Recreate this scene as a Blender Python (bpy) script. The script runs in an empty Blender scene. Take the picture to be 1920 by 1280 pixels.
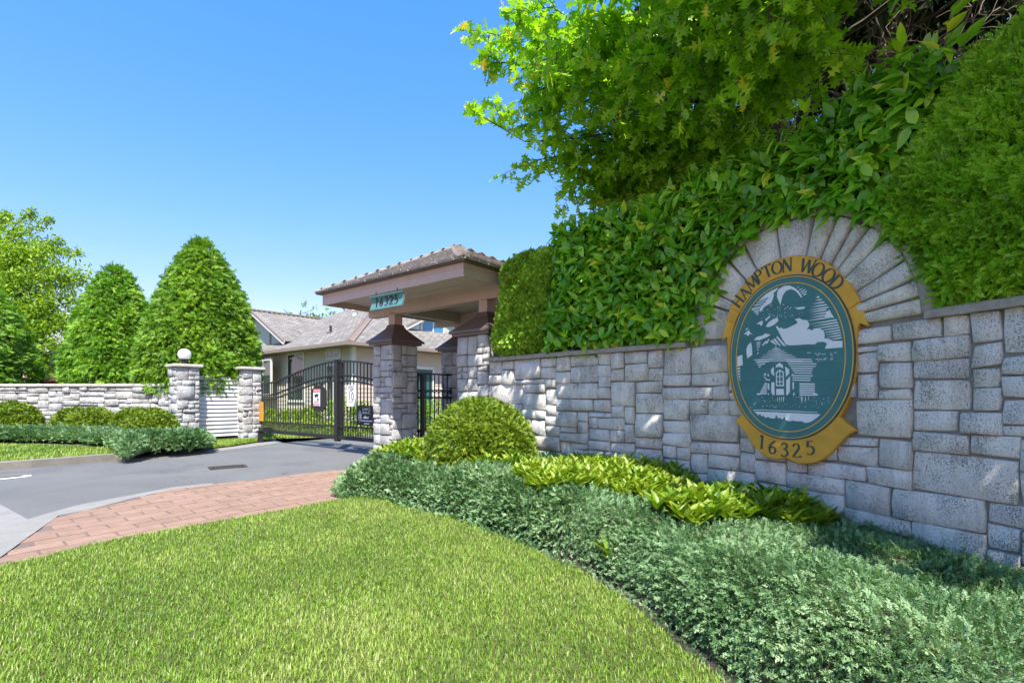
import bpy, math, random
import numpy as np
from mathutils import Vector, Matrix, noise

random.seed(7)
rng = np.random.default_rng(7)
R = math.radians
scene = bpy.context.scene
COL = scene.collection

# ---------------------------------------------------------------- camera
EYE = 1.1                      # height of the lens above the driveway
FPX = 963.0                    # focal length in pixels of the 1920 px wide photograph
cam_d = bpy.data.cameras.new('camera')
cam_d.sensor_width = 36.0
cam_d.lens = 36.0 * FPX / 1920.0
cam_d.shift_y = 105.0 / 1920.0
cam_d.clip_start = 0.05
cam_d.clip_end = 2000.0
cam = bpy.data.objects.new('camera', cam_d)
cam.location = (0.0, 0.0, EYE)
cam.rotation_euler = (R(90), 0, 0)
COL.objects.link(cam)
scene.camera = cam

# ---------------------------------------------------------------- sky, sun, exposure
SUN_AZ = 173.0                 # clockwise from +Y, degrees
SUN_EL = 57.0
world = bpy.data.worlds.new('World')
scene.world = world
world.use_nodes = True
wn = world.node_tree
wn.nodes.clear()
sky = wn.nodes.new('ShaderNodeTexSky')
sky.sky_type = 'NISHITA'
sky.sun_disc = False
sky.sun_elevation = R(SUN_EL)
sky.sun_rotation = R(SUN_AZ)
sky.altitude = 50.0
sky.air_density = 1.0
sky.dust_density = 0.1
sky.ozone_density = 2.2
bg = wn.nodes.new('ShaderNodeBackground')
bg.inputs['Strength'].default_value = 0.15
wo = wn.nodes.new('ShaderNodeOutputWorld')
# one even grade of the whole sky: each channel through its own power curve
sep = wn.nodes.new('ShaderNodeSeparateColor'); com = wn.nodes.new('ShaderNodeCombineColor')
wn.links.new(sky.outputs[0], sep.inputs[0])
for ch, (gain, pw) in enumerate(((0.3177, 1.367), (0.6802, .7076), (1.7788, .30))):
    m1 = wn.nodes.new('ShaderNodeMath'); m1.operation = 'POWER'; m1.inputs[1].default_value = pw
    m2 = wn.nodes.new('ShaderNodeMath'); m2.operation = 'MULTIPLY'; m2.inputs[1].default_value = gain
    wn.links.new(sep.outputs[ch], m1.inputs[0]); wn.links.new(m1.outputs[0], m2.inputs[0]); wn.links.new(m2.outputs[0], com.inputs[ch])
wn.links.new(com.outputs[0], bg.inputs[0])
wn.links.new(bg.outputs[0], wo.inputs[0])
sun_d = bpy.data.lights.new('sun', 'SUN')
sun_d.energy = 3.1
sun_d.angle = R(0.5)
sun_d.color = (1.0, 0.955, 0.88)
sun = bpy.data.objects.new('sun', sun_d)
sdir = Vector((math.sin(R(SUN_AZ)) * math.cos(R(SUN_EL)), math.cos(R(SUN_AZ)) * math.cos(R(SUN_EL)), math.sin(R(SUN_EL))))
sun.rotation_euler = sdir.to_track_quat('Z', 'Y').to_euler()
sun.location = (0, -10, 30)
COL.objects.link(sun)
scene.view_settings.view_transform = 'Standard'
scene.view_settings.look = 'None'
scene.view_settings.exposure = 1.65
scene.view_settings.gamma = 1.0
scene.view_settings.use_curve_mapping = False
scene.cycles.max_bounces = 10
scene.cycles.diffuse_bounces = 6
scene.cycles.transmission_bounces = 6
scene.cycles.transparent_max_bounces = 8
scene.cycles.use_denoising = True

# ---------------------------------------------------------------- helpers
WM = {}                        # world matrix of every object built here


def put(o, parent=None, m=None):
    """link o at world matrix m below parent"""
    m = m or Matrix.Identity(4)
    COL.objects.link(o)
    if parent is not None:
        o.parent = parent
        o.matrix_parent_inverse = WM[parent].inverted()
    o.matrix_basis = m
    WM[o] = m
    return o


def tag(o, label=None, cat=None, group=None, kind=None):
    if label: o['label'] = label
    if cat: o['category'] = cat
    if group: o['group'] = group
    if kind: o['kind'] = kind
    return o


def thing(name, loc, label, cat, group=None):
    o = bpy.data.objects.new(name, None)
    o.empty_display_size = 0.2
    put(o, None, Matrix.Translation(Vector(loc)))
    return tag(o, label, cat, group)


def mk(name, V, F, mat=None, smooth=False, tint=None, uv=None):
    me = bpy.data.meshes.new(name)
    if isinstance(F, np.ndarray):
        V = np.asarray(V, dtype=np.float32)
        k = F.shape[1]
        me.vertices.add(len(V)); me.vertices.foreach_set('co', V.ravel())
        me.loops.add(F.size); me.loops.foreach_set('vertex_index', F.astype(np.int32).ravel())
        me.polygons.add(len(F))
        me.polygons.foreach_set('loop_start', np.arange(0, F.size, k, dtype=np.int32))
        me.polygons.foreach_set('loop_total', np.full(len(F), k, dtype=np.int32))
        me.update(calc_edges=True)
    else:
        me.from_pydata([tuple(v) for v in V], [], F)
    if smooth:
        me.polygons.foreach_set('use_smooth', [True] * len(me.polygons))
    if tint is not None:
        a = me.attributes.new('tint', 'FLOAT', 'POINT')
        a.data.foreach_set('value', np.asarray(tint, dtype=np.float32))
    if uv is not None:
        l = me.uv_layers.new(name='UVMap')
        for p in me.polygons:
            for li, vi in zip(p.loop_indices, p.vertices):
                l.data[li].uv = uv[vi]
    if mat: me.materials.append(mat)
    me.update()
    return me


def part(name, V, F, mat, parent=None, smooth=False, tint=None, uv=None, m=None):
    return put(bpy.data.objects.new(name, mk(name, V, F, mat, smooth, tint, uv)), parent, m)


class MB:
    """collects shapes in world coordinates into one mesh"""
    def __init__(s): s.V = []; s.F = []

    def add(s, V, F):
        n = len(s.V)
        s.V += [tuple(v) for v in V]
        s.F += [tuple(i + n for i in f) for f in F]
        return s

    def box(s, c, ax, ay, az, sx, sy, sz):
        c = Vector(c); ax = Vector(ax); ay = Vector(ay); az = Vector(az)
        v = [c + ax * (sx * i / 2) + ay * (sy * j / 2) + az * (sz * k / 2) for i, j, k in
             ((-1, -1, -1), (1, -1, -1), (1, 1, -1), (-1, 1, -1), (-1, -1, 1), (1, -1, 1), (1, 1, 1), (-1, 1, 1))]
        f = [(0, 3, 2, 1), (4, 5, 6, 7), (0, 1, 5, 4), (1, 2, 6, 5), (2, 3, 7, 6), (3, 0, 4, 7)]
        return s.add(v, f)

    def beam(s, a, b, w, h, up=(0, 0, 1)):
        a = Vector(a); b = Vector(b); d = (b - a); L = d.length; d.normalize()
        side = d.cross(Vector(up)); 
        if side.length < 1e-4: side = d.cross(Vector((1, 0, 0)))
        side.normalize(); u = side.cross(d)
        return s.box((a + b) / 2, d, side, u, L, w, h)

    def tube(s, pts, rad, n=6, cap=True):
        pts = [Vector(p) for p in pts]
        if not hasattr(rad, '__len__'): rad = [rad] * len(pts)
        V = []; F = []
        ref = Vector((0, 0, 1))
        for i, p in enumerate(pts):
            d = (pts[min(i + 1, len(pts) - 1)] - pts[max(i - 1, 0)])
            if d.length < 1e-9: d = Vector((0, 0, 1))
            d.normalize()
            x = d.cross(ref)
            if x.length < .05: x = d.cross(Vector((1, 0, 0)))
            x.normalize(); y = d.cross(x)
            for k in range(n):
                t = 2 * math.pi * k / n
                V.append(p + (x * math.cos(t) + y * math.sin(t)) * rad[i])
        for i in range(len(pts) - 1):
            for k in range(n):
                F.append((i * n + k, i * n + (k + 1) % n, (i + 1) * n + (k + 1) % n, (i + 1) * n + k))
        if cap:
            F.append(tuple(range(n))); F.append(tuple((len(pts) - 1) * n + k for k in reversed(range(n))))
        return s.add(V, F)

    def prism(s, poly, M, d0, d1):
        """poly in 2D, M(u,v,d)->xyz, extruded d0..d1 (d1 = front)"""
        n = len(poly)
        V = [M(u, v, d0) for u, v in poly] + [M(u, v, d1) for u, v in poly]
        F = [tuple(range(n))[::-1], tuple(range(n, 2 * n))]
        F += [(i, (i + 1) % n, n + (i + 1) % n, n + i) for i in range(n)]
        return s.add(V, F)

    def sphere(s, c, r, nu=24, nv=14, sz=1.0):
        c = Vector(c); V = []; F = []
        for j in range(nv + 1):
            ph = math.pi * j / nv
            for i in range(nu):
                t = 2 * math.pi * i / nu
                V.append(c + Vector((r * math.sin(ph) * math.cos(t), r * math.sin(ph) * math.sin(t), r * sz * math.cos(ph))))
        for j in range(nv):
            for i in range(nu):
                F.append((j * nu + i, (j + 1) * nu + i, (j + 1) * nu + (i + 1) % nu, j * nu + (i + 1) % nu))
        return s.add(V, F)

    def build(s, name, mat, parent=None, smooth=False, bevel=0):
        o = part(name, s.V, s.F, mat, parent, smooth)
        if bevel:
            b = o.modifiers.new('bevel', 'BEVEL'); b.width = bevel; b.segments = 2; b.limit_method = 'ANGLE'
        return o


def ground_z(x, y):
    """the site falls gently towards the street behind the camera"""
    return -0.03 * min(max(0.0, 8.0 - y), 9.0)


def at(px, py, z=None, off=0.0):
    """point of the ground (or of height z) seen at photo pixel px, py"""
    a = (px - 960.0) / FPX; b = (745.0 - py) / FPX
    zz = off if z is None else z
    for _ in range(12):
        t = (zz - EYE) / b
        if z is not None: break
        zz = ground_z(a * t, t) + off
    return Vector((a * t, t, zz))


def tri_poly(poly):
    """triangulate a simple 2D polygon (list of (x,y)) -> index triples"""
    from mathutils.geometry import tessellate_polygon
    return [tuple(t) for t in tessellate_polygon([[Vector((p[0], p[1], 0)) for p in poly]])]


def in_poly(P, poly):
    x = P[:, 0]; y = P[:, 1]; c = np.zeros(len(P), bool)
    n = len(poly)
    for i in range(n):
        x0, y0 = poly[i][:2]; x1, y1 = poly[(i + 1) % n][:2]
        with np.errstate(divide='ignore', invalid='ignore'):
            t = ((y0 > y) != (y1 > y)) & (x < (x1 - x0) * (y - y0) / (y1 - y0 + 1e-12) + x0)
        c ^= t
    return c


def dist_path(P, path):
    d = np.full(len(P), 1e9)
    for a, b in zip(path[:-1], path[1:]):
        a = np.array(a[:2]); b = np.array(b[:2]); ab = b - a
        t = np.clip(((P[:, :2] - a) @ ab) / (ab @ ab + 1e-12), 0, 1)
        q = a + t[:, None] * ab
        d = np.minimum(d, np.hypot(*(P[:, :2] - q).T))
    return d


def nz(P, sc, seed=0.0):
    return np.array([noise.noise(Vector((p[0] * sc + seed, p[1] * sc - seed, (p[2] if len(p) > 2 else 0) * sc + 3.1 * seed))) for p in P])


# ---------------------------------------------------------------- materials
def nodes(name):
    m = bpy.data.materials.new(name); m.use_nodes = True
    nt = m.node_tree; nt.nodes.clear()
    out = nt.nodes.new('ShaderNodeOutputMaterial'); b = nt.nodes.new('ShaderNodeBsdfPrincipled')
    nt.links.new(b.outputs[0], out.inputs[0])
    return m, nt, b, out


def ramp(nt, fac, stops):
    r = nt.nodes.new('ShaderNodeValToRGB')
    e = r.color_ramp.elements
    while len(e) < len(stops): e.new(0.5)
    for k, (p, c) in zip(e, stops): k.position = p; k.color = (*c, 1)
    nt.links.new(fac, r.inputs[0])
    return r.outputs[0]


def mixc(nt, fac, a, b, mode='MIX'):
    m = nt.nodes.new('ShaderNodeMix'); m.data_type = 'RGBA'; m.blend_type = mode
    for sock, val in ((m.inputs[0], fac), (m.inputs[6], a), (m.inputs[7], b)):
        if hasattr(val, 'is_output'): nt.links.new(val, sock)
        elif isinstance(val, (tuple, list)): sock.default_value = (*val, 1)
        else: sock.default_value = val
    return m.outputs[2]


def tex(nt, kind, scale, vec=None, **kw):
    t = nt.nodes.new('ShaderNodeTex' + kind)
    t.inputs['Scale'].default_value = scale
    for k, v in kw.items():
        if k in t.inputs: t.inputs[k].default_value = v
        else: setattr(t, k, v)
    if vec is not None: nt.links.new(vec, t.inputs['Vector'])
    return t


def objco(nt):
    return nt.nodes.new('ShaderNodeTexCoord').outputs['Object']


def bump(nt, b, h, strength, dist):
    n = nt.nodes.new('ShaderNodeBump'); n.inputs['Strength'].default_value = strength; n.inputs['Distance'].default_value = dist
    nt.links.new(h, n.inputs['Height']); nt.links.new(n.outputs[0], b.inputs['Normal'])
    return n


def plain(name, c, rough=.6, var=.12, scale=6., bumps=0., bscale=60., metal=0., rnd=0., spec=.5):
    """colour with soft grain, fine relief and (rnd) a shade of its own for every piece"""
    m, nt, b, out = nodes(name)
    co = objco(nt)
    n = tex(nt, 'Noise', scale, co, Detail=6., Roughness=.65)
    lo = tuple(x * (1 - var) for x in c); hi = tuple(min(1, x * (1 + var)) for x in c)
    col = ramp(nt, n.outputs[0], [(.25, lo), (.75, hi)])
    if rnd:
        oi = nt.nodes.new('ShaderNodeObjectInfo')
        k = ramp(nt, oi.outputs['Random'], [(0, (1 - rnd,) * 3), (1, (1 + rnd * .3,) * 3)])
        col = mixc(nt, 1.0, col, k, 'MULTIPLY')
    nt.links.new(col, b.inputs['Base Color'])
    b.inputs['Roughness'].default_value = rough; b.inputs['Metallic'].default_value = metal
    b.inputs['Specular IOR Level'].default_value = spec
    if bumps:
        n2 = tex(nt, 'Noise', bscale, co, Detail=8., Roughness=.7)
        bump(nt, b, n2.outputs[0], bumps, .01)
    return m


def leafmat(name, stops, rough=.5, trans=.3, spec=.5):
    """leaf colour picked by the tint every leaf carries; light passes through the blade"""
    m, nt, b, out = nodes(name)
    a = nt.nodes.new('ShaderNodeAttribute'); a.attribute_name = 'tint'
    col = ramp(nt, a.outputs['Fac'], stops)
    nt.links.new(col, b.inputs['Base Color'])
    b.inputs['Roughness'].default_value = rough; b.inputs['Specular IOR Level'].default_value = spec
    t = nt.nodes.new('ShaderNodeBsdfTranslucent')
    tc = mixc(nt, 1.0, col, (1.15, 1.2, .45), 'MULTIPLY')
    nt.links.new(tc, t.inputs[0])
    mx = nt.nodes.new('ShaderNodeMixShader'); mx.inputs[0].default_value = trans
    nt.links.new(b.outputs[0], mx.inputs[1]); nt.links.new(t.outputs[0], mx.inputs[2])
    nt.links.new(mx.outputs[0], out.inputs[0])
    return m


def stonemat(name, base, dark, spots=.5, warm=(.36, .33, .27), relief=.03):
    m, nt, b, out = nodes(name)
    co = objco(nt)
    oi = nt.nodes.new('ShaderNodeObjectInfo')
    big = tex(nt, 'Noise', 3.5, co, Detail=5., Roughness=.6)
    col = ramp(nt, big.outputs[0], [(.3, tuple(x * .88 for x in base)), (.7, base)])
    tone = ramp(nt, oi.outputs['Random'], [(0, (.86, .86, .87)), (.35, (.96, .95, .93)), (.7, (1, 1, 1)), (1, (.90, .91, .96))])
    col = mixc(nt, 1., col, tone, 'MULTIPLY')
    st = tex(nt, 'Noise', 7., co, Detail=10., Roughness=.75)
    stain = ramp(nt, st.outputs[0], [(.60, (0, 0, 0)), (.74, (1, 1, 1))])
    col = mixc(nt, stain, col, warm)
    pit = tex(nt, 'Noise', 125., co, Detail=3., Roughness=.6)
    gate = tex(nt, 'Noise', 5., co, Detail=3.)
    thr = nt.nodes.new('ShaderNodeMath'); thr.operation = 'MULTIPLY_ADD'
    nt.links.new(gate.outputs[0], thr.inputs[0]); thr.inputs[1].default_value = .34; nt.links.new(pit.outputs[0], thr.inputs[2])
    pm = ramp(nt, thr.outputs[0], [(.74, (0, 0, 0)), (.83, (1, 1, 1))])
    mul = nt.nodes.new('ShaderNodeMath'); mul.operation = 'MULTIPLY'; mul.inputs[1].default_value = spots
    nt.links.new(pm, mul.inputs[0])
    col = mixc(nt, mul.outputs[0], col, dark)
    li = tex(nt, 'Noise', 14., co, Detail=10., Roughness=.75, Distortion=.6)
    lm = ramp(nt, li.outputs[0], [(.61, (0, 0, 0)), (.68, (.8, .8, .8))])
    col = mixc(nt, lm, col, dark)
    # rain streaks and grime running down the faces
    mp = nt.nodes.new('ShaderNodeMapping'); mp.inputs['Scale'].default_value = (5., 5., .7)
    nt.links.new(co, mp.inputs[0])
    sk = tex(nt, 'Noise', 1.6, mp.outputs[0], Detail=7., Roughness=.65)
    col = mixc(nt, 1., col, ramp(nt, sk.outputs[0], [(.34, (.82, .80, .78)), (.52, (1, 1, 1))]), 'MULTIPLY')
    nt.links.new(col, b.inputs['Base Color'])
    b.inputs['Roughness'].default_value = .9; b.inputs['Specular IOR Level'].default_value = .2
    h1 = tex(nt, 'Noise', 11., co, Detail=12., Roughness=.72)
    sub = nt.nodes.new('ShaderNodeMath'); sub.operation = 'MULTIPLY_ADD'; sub.inputs[1].default_value = -.35
    nt.links.new(pm, sub.inputs[0]); nt.links.new(h1.outputs[0], sub.inputs[2])
    bump(nt, b, sub.outputs[0], 1.0, relief)
    return m


M = {}
M['stone'] = stonemat('limestone', (.86, .83, .76), (.09, .09, .095), .5)
M['stone_arch'] = stonemat('arch_limestone', (.86, .82, .73), (.12, .12, .11), .28, (.42, .38, .28))
M['stone_left'] = stonemat('split_limestone', (.70, .69, .67), (.12, .12, .12), .25, (.5, .48, .44), .06)
M['stone_col'] = stonemat('column_limestone', (.62, .61, .59), (.10, .10, .10), .3)
M['mortar'] = plain('mortar', (.23, .225, .215), .95, .25, 20, .4)
M['coping'] = plain('coping_concrete', (.33, .30, .255), .95, .35, 14, .8, 120)
M['coping_lt'] = plain('pale_coping', (.50, .47, .42), .95, .2, 14, .6, 120)
M['gold'] = plain('gold_paint', (.60, .32, .03), .7, .18, 6, .12, 40)
M['gold_thin'] = plain('gold_line', (.60, .36, .06), .5, .08, 5)
M['teal'] = plain('teal_paint', (.048, .172, .168), .75, .16, 4, .12, 40)
M['teal_dk'] = plain('dark_green_letter', (.030, .062, .050), .6, .1, 8)
M['offwhite'] = plain('sign_white', (.66, .70, .72), .55, .05, 6)
M['trim'] = plain('pinkish_tan_trim', (.50, .375, .315), .6, .08, 4, .1, 30)
M['trim_dk'] = plain('brown_trim', (.235, .165, .135), .6, .08, 4, .1, 30)
M['soffit'] = plain('soffit_board', (.58, .49, .43), .7, .06, 4)
M['copper'] = plain('brown_metal', (.15, .105, .088), .45, .12, 4, .05, 20, .2)
M['shake'] = plain('cedar_shake', (.345, .31, .278), .85, .22, 8, .5, 50, rnd=.22)
M['iron'] = plain('black_iron', (.018, .017, .019), .5, .1, 8)
M['plaque'] = plain('pale_teal_plaque', (.085, .205, .21), .5, .08, 5)
M['ink'] = plain('black_ink', (.015, .015, .016), .6, .05, 5)
M['white'] = plain('white_panel', (.78, .78, .78), .5, .03, 5)
M['red'] = plain('red_print', (.62, .05, .07), .5, .05, 5)
M['orange'] = plain('orange_panel', (.80, .30, .015), .5, .05, 5)
M['vinyl'] = plain('white_slat', (.74, .72, .70), .55, .05, 5)
M['globe'] = plain('opal_globe', (.86, .86, .86), .25, .02, 3)
M['siding'] = plain('beige_siding', (.58, .54, .43), .7, .05, 2)
M['siding2'] = plain('rose_siding', (.60, .48, .40), .7, .05, 2)
M['stucco'] = plain('pale_green_stucco', (.42, .50, .46), .8, .05, 2)
M['wtrim'] = plain('cream_trim', (.72, .70, .62), .6, .04, 3)
M['gutter'] = plain('brown_gutter', (.27, .21, .175), .5, .05, 3)
M['door'] = plain('teal_door', (.03, .10, .095), .5, .05, 3)
M['bark'] = plain('bark', (.10, .075, .055), .95, .35, 14, .9, 40)
M['twig'] = plain('dry_twig', (.17, .125, .095), .95, .35, 14, .5, 40)
M['soil'] = plain('soil', (.055, .040, .030), 1., .5, 25, 1., 60)
M['redfence'] = plain('red_cedar_fence', (.24, .075, .04), .8, .2, 6, .3, 40, rnd=.2)
M['cast'] = plain('cast_iron', (.05, .04, .036), .7, .3, 30)
M['paint'] = plain('road_paint', (.74, .74, .72), .8, .08, 20)


def glassmat(name, c):
    m, nt, b, out = nodes(name)
    b.inputs['Base Color'].default_value = (*c, 1); b.inputs['Roughness'].default_value = .04
    b.inputs['Specular IOR Level'].default_value = .8
    return m


M['glass'] = glassmat('window_glass', (.03, .06, .045))
M['glass_blue'] = glassmat('sky_glass', (.04, .22, .42))  # sky reflection painted in as the pane's blue base colour


def roadmat():
    m, nt, b, out = nodes('asphalt')
    co = objco(nt)
    a = tex(nt, 'Noise', .7, co, Detail=4., Roughness=.6)
    f = tex(nt, 'Noise', 130., co, Detail=3., Roughness=.7)
    col = ramp(nt, a.outputs[0], [(.3, (.122, .122, .120)), (.7, (.158, .157, .154))])
    g = ramp(nt, f.outputs[0], [(.3, (.72,) * 3), (.7, (1.22,) * 3)])
    col = mixc(nt, 1., col, g, 'MULTIPLY')
    cr = tex(nt, 'Voronoi', .42, co, feature='DISTANCE_TO_EDGE')
    wob = tex(nt, 'Noise', 3., co, Detail=4.)
    mx = nt.nodes.new('ShaderNodeVectorMath'); mx.operation = 'ADD'
    nt.links.new(co, mx.inputs[0]); nt.links.new(wob.outputs[1], mx.inputs[1]); nt.links.new(mx.outputs[0], cr.inputs['Vector'])
    cm = ramp(nt, cr.outputs['Distance'], [(.0, (.55,) * 3), (.006, (1,) * 3)])
    col = mixc(nt, .8, col, cm, 'MULTIPLY')
    # patched lengths, drips of oil and dusty edges
    pt_ = tex(nt, 'Noise', .35, co, Detail=3., Roughness=.5, Distortion=.8)
    col = mixc(nt, 1., col, ramp(nt, pt_.outputs[0], [(.42, (.90, .90, .91)), (.47, (1.03, 1.03, 1.02))]), 'MULTIPLY')
    oil = tex(nt, 'Noise', 2.3, co, Detail=6., Roughness=.7)
    col = mixc(nt, 1., col, ramp(nt, oil.outputs[0], [(.30, (.62, .61, .60)), (.38, (1, 1, 1))]), 'MULTIPLY')
    nt.links.new(col, b.inputs['Base Color']); b.inputs['Roughness'].default_value = .9
    bump(nt, b, f.outputs[0], .5, .006)
    return m


M['asphalt'] = roadmat()
M['concrete'] = plain('concrete', (.25, .238, .22), .95, .16, 5, .5, 150)
M['concrete_dk'] = plain('kerb_concrete', (.24, .215, .18), .95, .25, 5, .5, 150)
M['brick'] = plain('rose_paver', (.295, .185, .135), .95, .16, 9, .5, 140, rnd=.14)
M['joint'] = plain('paver_joint', (.17, .12, .10), 1., .3, 20)
M['turf'] = plain('turf_base', (.085, .10, .022), 1., .5, 7, .8, 80)
M['land'] = plain('far_grass', (.07, .10, .03), 1., .3, .5)


def shinglemat(name, c):
    m, nt, b, out = nodes(name)
    uv = nt.nodes.new('ShaderNodeTexCoord').outputs['UV']
    br = tex(nt, 'Brick', 1., uv)
    br.inputs['Color1'].default_value = (*[x * .72 for x in c], 1); br.inputs['Color2'].default_value = (*[min(1, x * 1.22) for x in c], 1)
    br.inputs['Mortar'].default_value = (*[x * .45 for x in c], 1)
    br.inputs['Mortar Size'].default_value = .02; br.inputs['Brick Width'].default_value = .32; br.inputs['Row Height'].default_value = .14
    n = tex(nt, 'Noise', 2.2, uv, Detail=6.)
    k = ramp(nt, n.outputs[0], [(.3, (.82, .80, .80)), (.7, (1.15, 1.12, 1.08))])
    nt.links.new(mixc(nt, 1., br.outputs[0], k, 'MULTIPLY'), b.inputs['Base Color'])
    b.inputs['Roughness'].default_value = .9
    bump(nt, b, br.outputs['Fac'], -.6, .02)
    return m


M['shingle'] = shinglemat('asphalt_shingle', (.25, .23, .208))
M['shingle_grey'] = shinglemat('grey_shingle', (.36, .35, .34))
# leaves: darker to lighter kinds of leaf
M['grass'] = leafmat('grass_blade', [(0, (0.097, 0.196, 0.017)), (.45, (0.228, 0.371, 0.035)), (.8, (0.369, 0.474, 0.088)), (1, (0.533, 0.515, 0.264))], .5, .35)
M['juniper'] = leafmat('juniper_needles', [(0, (0.071, 0.163, 0.055)), (.5, (0.189, 0.333, 0.139)), (1, (0.361, 0.496, 0.259))], .6, .2)
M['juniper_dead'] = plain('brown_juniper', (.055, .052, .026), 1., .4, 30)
M['thuja'] = leafmat('cedar_sprays', [(0, (0.125, 0.294, 0.014)), (.5, (0.314, 0.608, 0.033)), (1, (0.566, 0.750, 0.075))], .5, .35)
M['boxy'] = leafmat('clipped_cedar', [(0, (0.131, 0.261, 0.019)), (.5, (0.304, 0.505, 0.039)), (1, (0.552, 0.750, 0.113))], .5, .35)
M['laurel'] = leafmat('laurel_leaf', [(0, (0.081, 0.255, 0.016)), (.5, (0.187, 0.475, 0.026)), (.9, (0.452, 0.750, 0.042)), (1, (0.750, 0.750, 0.050))], .27, .36, .5)
M['oak'] = leafmat('oak_leaf', [(0, (0.138, 0.319, 0.014)), (.5, (0.291, 0.551, 0.026)), (.9, (0.550, 0.750, 0.047)), (.95, (0.750, 0.637, 0.054)), (1, (0.750, 0.425, 0.054))], .4, .5)
M['conifer'] = leafmat('hemlock_needles', [(0, (0.044, 0.152, 0.008)), (.5, (0.152, 0.341, 0.016)), (1, (0.329, 0.518, 0.034))], .55, .3)
M['conifer_y'] = leafmat('yellower_needles', [(0, (0.050, 0.159, 0.008)), (.5, (0.164, 0.329, 0.015)), (1, (0.307, 0.476, 0.033))], .55, .3)
M['topiary'] = leafmat('box_leaf', [(0, (0.074, 0.127, 0.006)), (.5, (0.174, 0.268, 0.014)), (1, (0.321, 0.443, 0.030))], .5, .25)
M['topiary_r'] = leafmat('yew_leaf', [(0, (0.062, 0.127, 0.006)), (.5, (0.167, 0.265, 0.015)), (1, (0.334, 0.431, 0.038))], .5, .3)
M['golden'] = leafmat('golden_leaf', [(0, (0.068, 0.171, 0.009)), (.4, (0.196, 0.316, 0.017)), (.85, (0.362, 0.451, 0.046)), (1, (0.415, 0.478, 0.120))], .38, .35)
M['maple'] = leafmat('loose_tree_leaf', [(0, (0.093, 0.202, 0.010)), (.5, (0.239, 0.392, 0.023)), (.93, (0.393, 0.543, 0.040)), (1, (0.465, 0.380, 0.046))], .5, .4)
M['dark_leaf'] = leafmat('shade_coloured_needles', [(0, (.012, .030, .006)), (1, (.05, .085, .014))], .7, .15)  # needle colour itself darkened to carry the shade under the crown
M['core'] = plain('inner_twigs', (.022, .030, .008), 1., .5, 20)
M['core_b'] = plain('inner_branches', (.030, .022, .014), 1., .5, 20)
BOARD = [(-0.556,0.212),(-0.569,0.325),(-0.542,0.461),(-0.485,0.568),(-0.421,0.67),(-0.337,0.751),(-0.24,0.818),(-0.123,0.855),(0.019,0.862),(0.104,0.85),(0.208,0.816),(0.287,0.767),(0.384,0.673),(0.465,0.572),(0.507,0.506),(0.552,0.395),(0.584,0.297),(0.607,0.198),(0.549,0.231),(0.528,0.179),(0.518,0.01),(0.52,-0.075),(0.514,-0.167),(0.489,-0.287),(0.45,-0.401),(0.402,-0.492),(0.457,-0.544),(0.528,-0.598),(0.482,-0.615),(0.431,-0.668),(0.365,-0.76),(0.298,-0.832),(0.214,-0.881),(0.121,-0.896),(0.054,-0.886),(-0.007,-0.857),(-0.069,-0.875),(-0.148,-0.879),(-0.214,-0.848),(-0.272,-0.804),(-0.324,-0.742),(-0.384,-0.646),(-0.478,-0.553),(-0.447,-0.527),(-0.402,-0.487),(-0.456,-0.421),(-0.51,-0.285),(-0.54,-0.13),(-0.547,-0.0)]
FOLD = [(0.425,0.435),(0.507,0.496),(0.555,0.398),(0.471,0.346)]
TAIL = [(0.471,0.346),(0.555,0.381),(0.607,0.198),(0.549,0.231),(0.525,0.18),(0.507,0.259)]
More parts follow.
